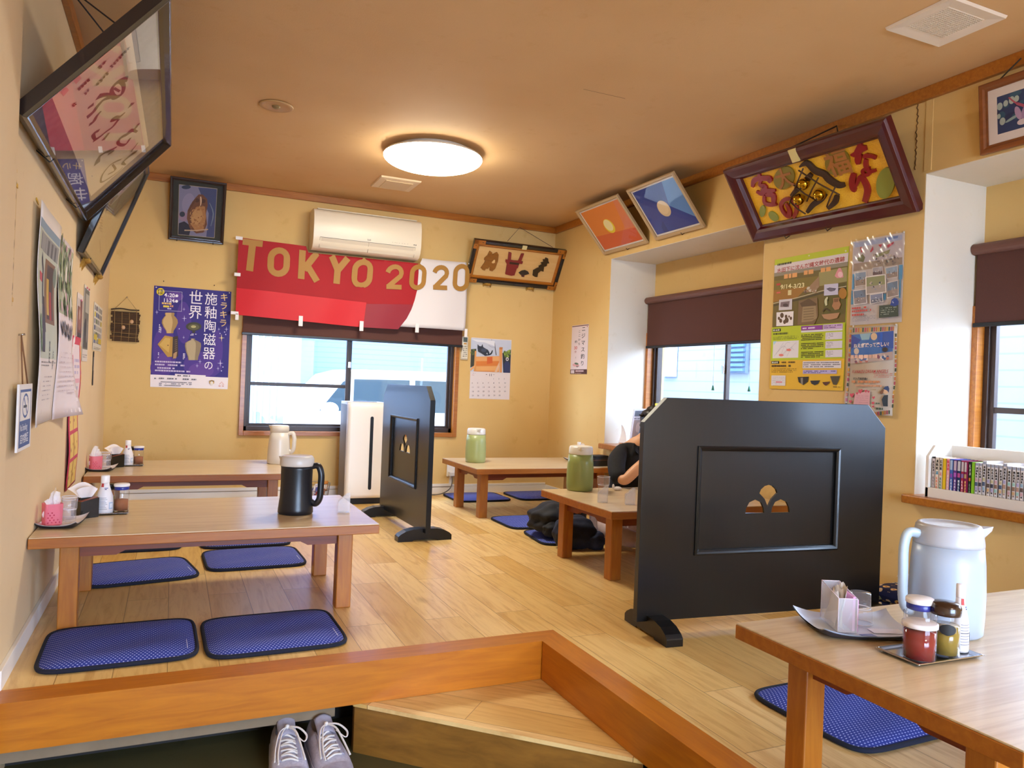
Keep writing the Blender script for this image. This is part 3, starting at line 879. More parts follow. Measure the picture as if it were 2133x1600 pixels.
def screen(label, loc, rz, w, pu0, pu1, pz0, pz1, ch, cuz):
    t = thing('privacy_screen', label, 'screen', loc, rz, 'black wooden screens between the tables')
    z0, z1 = 0.052, 0.935
    outer = [(0, z0), (w, z0), (w, z1 - ch), (w - ch, z1), (ch, z1), (0, z1 - ch)]
    plate(outer, [[(pu0, pz0), (pu0, pz1), (pu1, pz1), (pu1, pz0)]], 0.032, 'black_wood', 'board', t, 0.0, 0.0015)
    cu = (pu0 + pu1) / 2; r = 0.047
    lob = []
    for s in (-1, 1):
        c = cu + s * 0.064
        lob.append([(c - r, cuz), (c - r * 0.92, cuz + r * 0.45), (c - r * 0.62, cuz + r * 0.95), (c, cuz + r * 1.2), (c + r * 0.62, cuz + r * 0.95), (c + r * 0.92, cuz + r * 0.45), (c + r, cuz)])
    b = cuz + 0.024
    lob.append([(cu, b), (cu + 0.018, b + 0.034), (cu + 0.045, b + 0.058), (cu + 0.038, b + 0.074), (cu + 0.02, b + 0.088), (cu, b + 0.093), (cu - 0.02, b + 0.088), (cu - 0.038, b + 0.074), (cu - 0.045, b + 0.058), (cu - 0.018, b + 0.034)])
    g = 0.004
    plate([(pu0 - g, pz0 - g), (pu1 + g, pz0 - g), (pu1 + g, pz1 + g), (pu0 - g, pz1 + g)], lob, 0.010, 'black_wood', 'panel', t)
    for side in (1, -1):
        fr = ring_frame(pu1 - pu0 + 0.026, pz1 - pz0 + 0.026, [(0, 0.0), (0, 0.006), (0.006, 0.010), (0.013, 0.007), (0.02, 0.001), (0.02, -0.01), (0.013, -0.01), (0.013, 0.0)], 'black_wood')
        if side == 1: fr.v = [(x + pu0 - 0.013, y - 0.0155, z + pz0 - 0.013) for x, y, z in fr.v]
        else: fr.v = [(pu1 + 0.013 - x, 0.0155 - y, z + pz0 - 0.013) for x, y, z in fr.v]
        fr.build('panel_moulding', t)
    fp = [(-0.17, 0), (-0.17, 0.03), (-0.155, 0.044), (-0.12, 0.062), (-0.075, 0.072), (-0.016, 0.074), (0.016, 0.074), (0.075, 0.072), (0.12, 0.062), (0.155, 0.044), (0.17, 0.03), (0.17, 0), (0.08, 0), (0.07, 0.008), (-0.07, 0.008), (-0.08, 0)]
    for u in (0.045, w - 0.11):
        MB().prism([(p, q) for p, q in fp], u, u + 0.07, 'black_wood', axis='x').build('foot', t, bevel=0.003)
    return t
screen('wide black wooden screen hiding the seated person', (1.692, 2.497, 0), -0.096, 1.2, 0.26, 0.945, 0.318, 0.732, 0.1, 0.468)
screen('narrow looking black wooden screen standing edge on beside the white air purifier', (1.428, 4.315, 0), math.radians(91.6), 0.99, 0.225, 0.77, 0.302, 0.717, 0.085, 0.495)

# ---------------------------------------------------------------- roller blinds
def blind(label, axis, a0, a1, ztop, zbot, face, cass=True):
    t = thing('roller_blind', label, 'blind', {'x': (a0, face, 0), 'y': (face, a1, 0)}[axis], {'x': 0, 'y': -PI / 2}[axis], 'brown roller blinds')
    w = a1 - a0
    if cass:
        c = MB()
        prof = [(-0.03, ztop - 0.055)] + [(-0.03 - 0.028 * math.sin(a), ztop - 0.0275 - 0.0275 * math.cos(a)) for a in [i * PI / 8 for i in range(1, 8)]] + [(-0.03, ztop), (0.005, ztop), (0.005, ztop - 0.055)]
        c.prism(prof, -0.004, w + 0.004, mat('6a453a', 0.45), axis='x')
        c.build('cassette', t, bevel=0.002)
    MB().box((0.008, -0.026, zbot), (w - 0.008, -0.0235, ztop - 0.05), 'blind').build('blind_cloth', t)
    MB().box((0.0, -0.032, zbot - 0.016), (w, -0.018, zbot + 0.004), 'blackplastic').build('bottom_bar', t, bevel=0.003)
    return t
blind('brown roller blind half hidden behind the red banner', 'x', 0.472, 2.278, 1.52, 1.285, WB - 0.022)
blind('brown roller blind drawn halfway down beside the yellow poster', 'y', R1a + 0.01, R1b - 0.012, 1.718, 1.318, WX - 0.045)
bl3 = blind('brown roller blind drawn halfway down above the book rack', 'y', R2a + 0.01, R2b - 0.01, 1.728, 1.342, WX - 0.045)
for y in (4.37, 4.0):   # pull cord with a green bob, plus a copy for its pane reflection
    pc = thing('pull_cord', 'thin blind pull cord with green bob, %s' % ('modelled for the reflection in the pane' if y < 4.2 else 'in front of the pale siding'), 'cord', (WX - 0.035 if y > 4.2 else WX - 0.03, y, 0.98), 0, 'blind cords')
    MB().tube([(0, 0, 0.03), (0, 0, 0.36)], 0.0012, 'cfd3d0', 5).build('cord', pc)
    MB().lathe([(0.004, 0.035), (0.011, 0.0), (0.0, -0.001)][::-1], '3c7d64', n=12).build('bob', pc)

# ---------------------------------------------------------------- air conditioner, purifier, outlet, remote
ac = thing('air_conditioner', 'cream wall mounted air conditioner above the red banner', 'air conditioner', (0.955, WB, 1.965))
cream = mat('e6dcc8', 0.35)
acw, ach = 0.865, 0.315
prof = [(-0.002, 0.0), (-0.12, 0.0), (-0.17, 0.012), (-0.200, 0.045), (-0.215, 0.09), (-0.22, 0.16), (-0.216, 0.24), (-0.205, 0.285), (-0.185, 0.306), (-0.15, 0.315), (-0.002, 0.315)]
MB().prism([(y, z) for y, z in prof], 0, acw, cream, axis='x', smooth=True).build('body', ac, bevel=0.006); acb = [c for c in ac.children][0]
fl = MB()
for x0, x1 in ((0.06, acw / 2 - 0.003), (acw / 2 + 0.003, acw - 0.06)):
    fl.add([(x0, -0.1765, 0.013), (x1, -0.1765, 0.013), (x1, -0.219, 0.083), (x0, -0.219, 0.083)], [(0, 1, 2, 3)], mat('d9cfbd', 0.4))
fl.build('air_flap', ac)
sm = MB().tube([(0.05, -0.2185, 0.088), (acw - 0.05, -0.2185, 0.088)], 0.0012, '6a6258', 5)
sm.tube([(0.05, -0.1775, 0.011), (0.05, -0.2185, 0.088)], 0.001, '6a6258', 5).tube([(acw - 0.05, -0.1775, 0.011), (acw - 0.05, -0.2185, 0.088)], 0.001, '6a6258', 5)
sm.tube([(acw / 2, -0.1775, 0.011), (acw / 2, -0.2195, 0.085)], 0.001, '6a6258', 5)
sm.build('flap_seam', acb)
ml = MB()
for p in ([(-0.012, 0), (0.012, 0)], [(-0.012, 0), (-0.012, 0.012), (0, 0.006), (0.012, 0.012), (0.012, 0)]):
    ml.tube([(acw / 2 + u, -0.2195, 0.102 + v) for u, v in p], 0.001, '40404a', 5)
for i, x in enumerate((0.62, 0.64, 0.655, 0.675, 0.70, 0.72, 0.745)): ml.box((x, -0.2215, 0.108), (x + 0.008, -0.2185, 0.110), 'a8a090')
for x in (0.80, 0.815): ml.box((x, -0.2215, 0.105), (x + 0.008, -0.2185, 0.112), '54504a')
ml.build('control_marks', acb)
ti = MB().box((0.03, -0.17, 0.313), (acw - 0.03, -0.03, 0.322), mat('d4c9b4', 0.5)); ti.build('intake_grille', ac, bevel=0.002)

pu = thing('air_purifier', 'tall white air purifier with a black front slot on the floor', 'air purifier', (1.228, 5.745, 0))
pw, pd, ph = 0.31, 0.27, 0.785
def rpoly(w, d, r): return [(x + w / 2, y + d / 2) for x, y in rrect(w, d, r, 5)]
b_ = MB().prism(rpoly(pw - 0.03, pd, 0.03), 0.04, ph - 0.02, mat('6e6058', 0.5), smooth=True)
b_.v = [(x + 0.0, y + 0.03, z) for x, y, z in b_.v]
b_.build('side_housing', pu, bevel=0.01)
fr_ = MB()
def front(u, v):
    x = u * pw; z = 0.05 + v * (ph - 0.05)
    e = max(0, (abs(u - 0.5) * 2 - 0.86) / 0.14); k = max(0, (v - 0.95) / 0.05)
    return (x, 0.0 + 0.03 * e * e + 0.03 * k * k, z)
fr_.grid(front, 30, 30, mat('ece6e0', 0.35))
fpn = fr_.build('front_panel', pu, solid=0.006)
tp = MB().prism(rpoly(pw, pd + 0.02, 0.04), ph - 0.022, ph, mat('efeae4', 0.35)); tp.v = [(x, y + 0.012, z) for x, y, z in tp.v]
tp.build('top_cover', pu, bevel=0.009, seg=3)
gr = MB().prism(rpoly(pw - 0.12, 0.1, 0.03), ph, ph + 0.002, mat('3a3634', 0.5)); gr.v = [(x + 0.06, y + 0.09, z) for x, y, z in gr.v]; gr.build('outlet_grille', pu)
sl = MB(); sx = pw * 0.60
sl.prism([(sx + p, q) for p, q in arc(0, 0.665, 0.0125, 0, 180, 8) + arc(0, 0.125, 0.0125, 180, 360, 8)], -0.0055, -0.002, mat('0c0d10', 0.3), axis='y')
sl.build('front_slot', fpn)
MB().prism([(x * 0.92 + 0.012, y * 0.9 + 0.03) for x, y in rpoly(pw, pd, 0.02)], 0, 0.046, mat('17181c', 0.5)).build('base', pu, bevel=0.004)

oc = thing('wall_outlet', 'white wall outlet with a grey plug at the end of the cable duct', 'outlet', (2.225, WB, 0.205))
MB().box((-0.035, -0.012, -0.055), (0.045, 0, 0.055), 'eae6e2').build('outlet_plate', oc, bevel=0.003)
MB().box((-0.022, -0.05, -0.05), (0.03, -0.012, -0.012), mat('d6d4d4', 0.4)).build('plug', oc, bevel=0.006)
cd = thing('power_cord', 'grey power cord running from the wall outlet along the baseboard', 'cord')
MB().tube(smoothline([(2.23, WB - 0.035, 0.155), (2.232, WB - 0.04, 0.10), (2.20, WB - 0.06, 0.045), (2.10, WB - 0.10, 0.012), (1.95, WB - 0.07, 0.006), (1.75, WB - 0.06, 0.006), (1.56, WB - 0.08, 0.006)], 8), 0.0045, mat('5c5a5c', 0.5), 8).build('cable', cd)

rm = thing('remote_control', 'white air conditioner remote in a wall holder beside the window', 'remote control', (2.283, WB, 1.175))
MB().box((-0.001, -0.022, 0.0), (0.055, -0.004, 0.195), mat('e2dccb', 0.4)).build('body', rm, bevel=0.004)
MB().box((0.008, -0.0232, 0.145), (0.046, -0.0222, 0.185), mat('5e6a66', 0.25)).build('display', rm)
k_ = MB()
k_.box((0.014, -0.0236, 0.125), (0.04, -0.0222, 0.136), 'c8923a')
for r in range(6):
    for c in range(3): k_.box((0.009 + c * 0.014, -0.0234, 0.016 + r * 0.017), (0.018 + c * 0.014, -0.0222, 0.026 + r * 0.017), 'a9a596' if (r + c) % 3 else '6c6a60')
k_.build('buttons', rm)
MB().box((-0.005, -0.014, -0.008), (0.059, 0, 0.06), mat('d8d2c2', 0.5)).build('holder', rm, bevel=0.003)

# ---------------------------------------------------------------- ceiling fittings
def ceiling_lamp(label, x, y):
    t = thing('ceiling_lamp', label, 'lamp', (x, y, ZC), 0, 'round ceiling lamps')
    MB().lathe([(0.0, 0.0), (0.24, 0.0), (0.24, -0.03), (0.0, -0.03)][::-1], 'eae4d8', n=48).build('base', t)
    em = mat('fff6e0', 0.4, emit=LAMP_EMIT)
    R = 0.31
    prof = [(R * math.sin(a), -0.045 - 0.075 * math.cos(a)) for a in [i * PI / 2 / 12 for i in range(13)]]
    MB().lathe([p for p in prof], em, n=64, open_top=True).lathe([(R, -0.045), (R - 0.006, -0.032), (R - 0.03, -0.026), (0.0, -0.026)], mat('e8e0d0', 0.5), n=64).build('diffuser', t)
    return t
ceiling_lamp('glowing round ceiling lamp in the middle of the room', 1.45, 4.57)
ceiling_lamp('glowing round ceiling lamp added out of view near the entrance', 1.4, -1.6)  # out of view, added to light the room from behind the camera

dl = thing('ceiling_downlight', 'small unlit recessed downlight in the ceiling', 'light', (0.458, 4.255, ZC))
MB().lathe([(0.066, -0.001), (0.086, -0.001), (0.09, -0.006), (0.084, -0.010), (0.066, -0.006)], mat('b8935e', 0.4), n=40).build('trim_ring', dl)
MB().lathe([(0.068, -0.005), (0.05, -0.003), (0.03, -0.0015), (0.0, -0.001)], mat('6a5534', 0.3, 0.3), n=40).build('reflector', dl)
MB().ball((0.0, 0.0, -0.008), 0.022, mat('8a734a', 0.25), 10, (1, 1, 0.6)).build('bulb', dl)
def vent(label, x0, x1, y0, y1, i, holes):
    t = thing('ceiling_vent', label, 'vent', ((x0 + x1) / 2, (y0 + y1) / 2, ZC))
    w, d = x1 - x0, y1 - y0
    f = MB(); c = mat('dcc6a4' if not holes else 'e2d6c6', 0.5)
    vs = []
    for k, z in ((0.0, -0.001), (0.004, -0.012), (i, -0.018 if not holes else -0.006)):
        vs += [(-w / 2 + k, -d / 2 + k, z), (w / 2 - k, -d / 2 + k, z), (w / 2 - k, d / 2 - k, z), (-w / 2 + k, d / 2 - k, z)]
    fs = []
    for a in range(2):
        for q in range(4): fs.append((a * 4 + q, (a + 1) * 4 + q, (a + 1) * 4 + (q + 1) % 4, a * 4 + (q + 1) % 4))
    f.add(vs, fs, c); f.build('cover_frame', t)
    if holes:
        g = MB(); iw, idp = w - 2 * i, d - 2 * i
        g.box((-iw / 2, -idp / 2, -0.003), (iw / 2, idp / 2, -0.001), '33251a')
        n1, n2 = 18, 17
        for k in range(n1 + 1):
            x = -iw / 2 + iw * k / n1; g.box((x - 0.0022, -idp / 2, -0.008), (x + 0.0022, idp / 2, -0.004), c)
        for k in range(n2 + 1):
            y = -idp / 2 + idp * k / n2; g.box((-iw / 2, y - 0.0022, -0.0085), (iw / 2, y + 0.0022, -0.0045), c)
        g.build('grille', t)
    else:
        MB().box((-w / 2 + i, -d / 2 + i, -0.022), (w / 2 - i, d / 2 - i, -0.016), mat('cfb68e', 0.5)).build('centre_plate', t, bevel=0.002)
    return t
vent('small square ceiling vent plate behind the glowing lamp', 1.303, 1.602, 5.30, 5.62, 0.05, False)
vent('large square ceiling vent with a dusty grid grille', 2.498, 2.808, 1.84, 2.12, 0.055, True)
ck = MB().box((1.78, 3.24, ZC - 0.0006), (2.02, 3.243, ZC), '8a6a44'); struct(ck.build('ceiling_joint_line'))
# ---------------------------------------------------------------- posters, calendars and framed pictures
def sheet_thing(name, board, label, cat, wall, a, z, off=0.0015, roll=0.0, group=None):
    o = board.build(name)
    o.location = on_wall(wall, a, z, off)
    o.rotation_euler = (0, roll, WALLROT[wall])
    return tag(o, label, cat, group)
def pins(o, pts, color='e9e4d8', r=0.005):
    for u, v in pts:
        MB().ball((u, -0.004, v), r, mat(color, 0.3), 8, (1, 0.8, 1)).build('push_pin', o)
def star(b, x, y, r, c):
    b.ribbon([(x - r, y), (x, y), (x + r, y)], [0.4, r * 0.28, 0.4], c); b.ribbon([(x, y - r * 1.3), (x, y), (x, y + r * 1.3)], [0.4, r * 0.28, 0.4], c)

# purple exhibition poster on the back wall
b = Board(0.536, 0.749, [(582, 195), (1498, 275), (1440, 1432), (527, 1405)])
b.sheet('2b1c7c')
for x, y, rx, ry in ((700, 980, 140, 300), (1150, 1150, 230, 160), (930, 640, 90, 250), (640, 1180, 110, 120), (1330, 950, 60, 220)): b.oval(x, y, rx, ry, '4a2c8c')
for x, y, rx, ry in ((690, 1120, 90, 120), (1130, 1210, 150, 90), (820, 330, 110, 60)): b.oval(x, y, rx, ry, '5e3a96')
b.poly([(529, 1258), (1450, 1295), (1440, 1432), (527, 1405)], 'efe6ea').poly([(822, 1250), (1185, 1268), (1183, 1300), (822, 1285)], 'efe6ea')
b.oval(657, 270, 47, 44, 'f0d816').text('観覧', 622, 266, 34, '4a3a10', 0.02).text('無料', 622, 300, 34, '4a3a10', 0.02)
b.ribbon([(645, 258), (914, 275), (905, 508), (637, 492)], 4, 'e4def0', closed=True)
b.text('4', 702, 328, 62, 'f4f0fa', 0.02).text('月', 738, 332, 24, 'f4f0fa').text('20', 762, 334, 62, 'f4f0fa', 0.02).text('日', 815, 336, 24, 'f4f0fa').oval(851, 320, 17, 17, 'f4f0fa')
b.text('11', 686, 392, 62, 'f4f0fa', 0.02).text('月', 734, 394, 24, 'f4f0fa').text('24', 758, 396, 62, 'f4f0fa', 0.02).text('日', 812, 398, 24, 'f4f0fa').oval(848, 385, 17, 17, 'f4f0fa')
b.lines(672, 402, 880, 428, 1, 'e8c070', 0.8, 3, 0.95).rect(688, 435, 760, 458, 'e8d24a').lines(770, 432, 852, 460, 1, 'e0a070', 0.8, 4).lines(715, 468, 835, 484, 1, 'd8cce8', 0.8, 5)
b.text('キラキラ', 1415, 290, 100, 'ecc88a', 0.012, vertical=True, pitch=1.04)
b.text('施釉陶磁器', 1262, 282, 158, 'f3edf6', 0.0, vertical=True, pitch=1.03).text('の', 1222, 1090, 118, 'f3edf6', 0.0, vertical=True)
b.text('世界', 1082, 262, 172, 'f3edf6', 0.0, vertical=True, pitch=0.97)
def vase(b, cx, y0, y1, prof, c1, c2):
    pts = [(cx + w, y0 + (y1 - y0) * t) for t, w in prof] + [(cx - w, y0 + (y1 - y0) * t) for t, w in reversed(prof)]
    b.poly(pts, c1)
    b.poly([(cx + w * 0.35, y0 + (y1 - y0) * t) for t, w in prof] + [(cx - w * 0.85, y0 + (y1 - y0) * t) for t, w in reversed(prof)], c2)
vase(b, 765, 522, 768, [(0, 52), (0.05, 58), (0.14, 50), (0.2, 66), (0.35, 92), (0.5, 96), (0.7, 74), (0.88, 45), (1, 40)], 'a8864e', 'cdab70')
b.oval(1048, 688, 92, 52, '3c3a2a').oval(1048, 694, 66, 36, '5e5a3a').oval(1046, 690, 30, 16, 'b4ab72').rect(1030, 740, 1066, 765, '3a3428')
vase(b, 1038, 832, 1088, [(0, 24), (0.06, 22), (0.12, 60), (0.2, 92), (0.35, 96), (0.6, 84), (0.85, 62), (1, 56)], '8f7c5e', 'b5a27e')
b.poly([(618, 900), (705, 795), (800, 812), (790, 1048), (735, 1050)], 'b98f3c').poly([(640, 905), (710, 820), (770, 830), (750, 1000)], 'd0a852').oval(742, 912, 7, 7, '5a3c18')
b.poly([(800, 812), (860, 800), (862, 1040), (815, 1075), (792, 1060)], '3a2820').poly([(805, 1010), (850, 985), (838, 1065), (800, 1070)], 'b08a60')
for i in range(7): b.ribbon([(822, 850 + i * 24), (850, 845 + i * 24)], 5, '9c7c58')
for x, y, w, h in ((636, 630, 14, 130), (652, 690, 12, 75), (622, 975, 12, 90), (918, 1005, 24, 75), (1008, 772, 74, 26)): b.lines(x, y, x + w, y + h, 5 if h > w else 2, 'd8d0e8', 0.7, int(x))
for i, (y, x1) in enumerate(((1100, 1022), (1132, 1048), (1164, 915), (1196, 1165))): b.lines(585, y + i * 4, x1, y + 24 + i * 4, 1, 'cdbfe0', 0.75, 9 + i, 0.9)
for x, y, r in ((612, 515, 22), (938, 592, 30), (935, 482, 18), (928, 818, 17), (1118, 1105, 22), (1085, 1155, 20), (1345, 722, 17), (1434, 722, 24), (1358, 1125, 36), (1330, 1188, 20)): star(b, x, y, r, 'cfc6ee')
star(b, 1375, 825, 36, 'f0dca0')
for x, y in ((1412, 755), (1425, 785), (1358, 772), (1388, 1170), (1370, 1215), (876, 715)): b.oval(x, y, 7, 7, 'cfc6ee', 8)
b.lines(850, 1268, 1160, 1286, 1, '5a5560', 0.8, 21).lines(632, 1300, 1105, 1322, 1, '6a6570', 0.7, 22).lines(632, 1340, 1020, 1400, 3, '7a7580', 0.5, 23).lines(575, 1296, 605, 1312, 1, '5a5560', 0.8, 24).lines(575, 1336, 605, 1352, 1, '5a5560', 0.8, 25)
b.oval(1255, 1350, 30, 26, 'c49a4a').oval(1255, 1362, 18, 26, 'e8e0d4').rect(1225, 1330, 1285, 1338, '4a3420').ribbon([(1345, 1375), (1372, 1345), (1398, 1378), (1372, 1370)], 5, 'd88a6a').lines(1335, 1388, 1415, 1400, 1, 'c8785a', 0.8, 26)
o = sheet_thing('exhibition_poster', b, 'purple poster with vases and white lettering below the owl photograph', 'poster', 'back', -0.147, 0.845)
pins(o, [(0.014, 0.737), (0.29, 0.735), (0.522, 0.739)])

# yellow archaeology poster on the pillar
b = Board(0.525, 0.748, [(143, 243), (757, 135), (712, 1338), (105, 1322)])
b.sheet('a8b818')
b.poly([(143, 243), (757, 135), (753, 190), (140, 290)], 'b8c41c')
b.poly([(140, 290), (753, 190), (728, 770), (122, 810)], '6b5a20')
b.poly([(140, 290), (753, 190), (748, 265), (138, 355)], 'd8ccd0').poly([(138, 355), (748, 265), (746, 300), (137, 385)], '8d8474')
b.poly([(136, 420), (540, 380), (470, 470), (132, 520)], '7d6a1e').poly([(133, 500), (420, 470), (330, 560), (128, 600)], '9a6a1c').poly([(510, 350), (742, 310), (740, 430), (500, 470)], '98905a')
b.poly([(560, 470), (730, 440), (722, 700), (540, 720)], '5c5414')
b.ribbon([(130, 610), (340, 560), (560, 500), (735, 470)], 5, 'c8bca0').ribbon([(130, 628), (340, 578), (560, 518), (735, 486)], 14, '4a3e1c')
b.lines(165, 250, 400, 283, 1, '3a3a10', 0.5, 31, 0.9)
def up(b, x, y): return 0.0
b.text('水田下に沈んだ縄文時代の遺跡', 160, 352, 44, 'a83028', 0.014, 0.92, math.radians(0.5))
b.lines(220, 352, 370, 398, 1, 'e0a060', 0.8, 33, 0.95).lines(385, 325, 492, 370, 1, 'e0a060', 0.8, 34, 0.95).lines(525, 305, 635, 350, 1, 'e0a060', 0.8, 35, 0.95)
b.poly([(640, 385), (655, 350), (672, 318), (690, 318), (708, 360), (712, 395), (690, 400), (660, 402)], 'd8909a').oval(686, 372, 20, 24, 'e8bcc4')
b.text('9/14', 190, 492, 54, 'f0e6b0', 0.012).text('～', 268, 490, 44, 'f0e6b0').text('3/23', 298, 486, 54, 'f0e6b0', 0.012)
b.rect(158, 442, 190, 458, 'c03830').rect(158, 512, 190, 526, 'd06050').lines(196, 495, 330, 545, 1, 'd8c890', 0.85, 36, 0.95)
b.poly([(385, 520), (440, 460), (510, 385), (515, 470), (480, 515)], '9a7a5c').blobs(390, 470, 500, 520, 14, ['c8c0b0', '6a5040', 'a08468'], 6, 16, 41)
b.poly([(555, 455), (672, 445), (670, 540), (553, 548)], 'c3c2dc').poly([(572, 490), (600, 480), (655, 488), (640, 508), (600, 512)], '5a5468').oval(612, 500, 22, 14, '6c6478')
b.poly([(182, 580), (290, 570), (288, 662), (178, 668)], 'c9c4cc').poly([(195, 600), (270, 590), (262, 640), (190, 640)], '7a6870').oval(235, 625, 22, 14, '4a3c40')
b.poly([(160, 685), (302, 675), (298, 795), (158, 800)], 'e6e0e2')
for x, y, r in ((205, 710, 22), (180, 735, 14), (195, 755, 18), (240, 720, 16), (245, 750, 24), (280, 735, 14), (265, 720, 10), (228, 765, 18)): b.oval(x, y, r * 0.7, r, '5a4028', 12)
b.poly([(335, 790), (345, 590), (500, 560), (505, 720), (470, 790)], '7c6040').poly([(368, 770), (380, 620), (485, 610), (495, 735), (455, 760)], '98805c').poly([(355, 610), (430, 570), (495, 615), (490, 630), (370, 640)], '5c4428')
for i in range(5): b.ribbon([(385, 660 + i * 22), (470, 652 + i * 22)], 4, '6a5434')
b.ribbon([(585, 560), (570, 590), (575, 630)], [12, 24, 16], 'c8c8a0', 4).oval(585, 585, 5, 6, '3a3a28')
b.poly([(630, 570), (685, 565), (680, 590), (695, 620), (680, 660), (645, 670), (620, 635), (633, 600)], 'a87850').poly([(636, 576), (680, 570), (672, 600), (640, 604)], '7a5434')
b.poly([(535, 705), (685, 690), (665, 735), (600, 750), (555, 738)], 'b08660').ribbon([(545, 680), (570, 655), (605, 678)], 9, '4a3418', 4).oval(710, 530, 34, 46, 'a8741c')
b.poly([(122, 812), (728, 772), (726, 1068), (113, 1098)], 'b6c416').poly([(112, 1090), (725, 1070), (712, 1338), (105, 1322)], 'e0b22a')
b.rect(130, 822, 198, 846, '2a2a20').text('第1会場', 133, 842, 17, 'f0f0e0', 0.01).lines(135, 852, 290, 872, 1, '4a5010', 0.8, 42, 0.95).lines(135, 882, 345, 912, 3, '6a7420', 0.5, 43)
b.rect(132, 925, 345, 1066, 'dedbe0').poly([(135, 928), (165, 925), (140, 960)], 'a8cfe4')
for i in range(7): b.ribbon([(140 + i * 18, 1055 - (i % 3) * 20), (180 + i * 20, 1000 - (i % 4) * 18), (220 + i * 18, 940 + (i % 3) * 30)], 2, 'b0acba', 3)
b.oval(264, 999, 20, 10, 'e07a70').oval(202, 1042, 20, 10, 'e07a70')
b.poly([(368, 802), (545, 792), (544, 830), (368, 838)], '8a3a9a').lines(380, 806, 530, 826, 1, 'e6d4ee', 0.6, 44, 0.95).poly([(550, 790), (712, 780), (711, 822), (549, 830)], 'c9a9d8').lines(556, 790, 705, 820, 2, '6a4a7a', 0.5, 45).poly([(368, 840), (711, 824), (710, 838), (368, 855)], 'dcd8e4')
for k, (y, qy) in enumerate(((865, 852), (938, 926), (1010, 1000))):
    b.lines(368, y, 552, y + 55, 4, '4a4c14', 0.55, 50 + k, 0.9); b.rect(570, qy, 708, qy + 60, 'd6d2de'); b.lines(578, qy + 6, 632, qy + 54, 4, '8a8694', 0.4, 60 + k)
b.rect(122, 1092, 186, 1114, '2a2a20').text('第2会場', 125, 1110, 16, 'f0f0e0', 0.01).lines(198, 1094, 330, 1110, 1, '6a5010', 0.8, 62).lines(124, 1122, 355, 1142, 1, '5a4410', 0.8, 63, 0.95).lines(124, 1150, 330, 1190, 3, '96761c', 0.45, 64)
b.rect(382, 1092, 700, 1152, 'd9d4da').lines(388, 1097, 692, 1147, 3, '6a6470', 0.5, 65, 0.9).rect(384, 1166, 664, 1198, 'b6acda').lines(390, 1170, 655, 1195, 2, '544c84', 0.6, 66, 0.8)
b.rect(122, 1212, 240, 1296, 'dcd8dc').lines(130, 1218, 232, 1290, 5, 'a09ca8', 0.2, 67).rect(160, 1262, 212, 1272, 'd8707a')
b.poly([(340, 1225), (433, 1222), (425, 1265), (388, 1292), (350, 1268)], '2c2418').poly([(365, 1232), (385, 1230), (385, 1288), (368, 1280)], '8c8478').poly([(445, 1255), (528, 1252), (510, 1282), (482, 1293), (455, 1280)], '2a2a30').poly([(545, 1268), (610, 1262), (595, 1285), (575, 1297), (558, 1288)], '5a3020').poly([(610, 1218), (692, 1216), (680, 1255), (662, 1290), (635, 1288), (620, 1250)], '4c4430').lines(635, 1302, 700, 1312, 1, '6a5010', 0.8, 68)
for i in range(3): b.oval(690 - i * 9, 1300 - i * 2, 8, 6, 'e8c440', 8)
o = sheet_thing('archaeology_poster', b, 'yellow green poster of excavated pottery on the pillar between the windows', 'poster', 'right', 3.376, 0.998)
pins(o, [(0.26, 0.735), (0.508, 0.725), (0.02, 0.02)], 'd8d4a0')

# team recruiting posters in clear sleeves, one above the other
b = Board(0.300, 0.430, [(105, 190), (985, 35), (885, 1575), (25, 1585)])
b.sheet('cfc8c8')
b.poly([(120, 205), (950, 70), (925, 590), (95, 690)], 'c4bcc6').poly([(130, 210), (940, 80), (935, 170), (125, 290)], 'a8b4d8').poly([(640, 130), (870, 95), (860, 140), (640, 180)], '6a86c8')
b.poly([(170, 470), (260, 400), (300, 460), (270, 540), (180, 520)], '6c7250').poly([(470, 420), (730, 330), (700, 400), (480, 470)], '8a8c66').poly([(110, 560), (930, 470), (925, 590), (100, 690)], 'a59384')
b.blobs(420, 410, 860, 590, 40, ['d8d0cc', 'b8a8a0', '8a7c78', 'e8e4e4', '5a5458'], 12, 28, 71)
for pts in ([(225, 290), (250, 275), (290, 340), (240, 380)], [(390, 360), (440, 270), (450, 330), (400, 380)], [(530, 250), (600, 240), (570, 300)], [(680, 260), (800, 200), (790, 240), (690, 310)]): b.poly(pts, 'c0405a')
for x0, y0, x1, y1 in ((85, 735, 115, 990), (870, 605, 930, 850), (60, 1010, 100, 1240), (600, 1085, 640, 1190), (870, 850, 895, 1170)): b.rect(x0, y0, x1, y1, '4f9fd0')
def photo(b, q, sky, ground, seed, cols=('dcdce4', '8a96a8', '40485a', 'b8a89a')):
    b.poly(q, 'e4dedc'); c = (sum(p[0] for p in q) / 4, sum(p[1] for p in q) / 4)
    r = [(c[0] + (p[0] - c[0]) * 0.9, c[1] + (p[1] - c[1]) * 0.9) for p in q]; b.poly(r, sky)
    m1 = [(r[0][0] + (r[3][0] - r[0][0]) * 0.55, r[0][1] + (r[3][1] - r[0][1]) * 0.55), (r[1][0] + (r[2][0] - r[1][0]) * 0.55, r[1][1] + (r[2][1] - r[1][1]) * 0.55)]
    b.poly([m1[0], m1[1], r[2], r[3]], ground)
    w, h = r[1][0] - r[0][0], r[3][1] - r[0][1]
    b.blobs(r[0][0] + w * 0.15, r[0][1] + h * 0.3, r[1][0] - w * 0.15, r[3][1] - h * 0.25, 12, list(cols), w * 0.03, w * 0.07, seed)
photo(b, [(125, 710), (320, 690), (330, 930), (125, 950)], '8fa4c0', '9a8a80', 72)
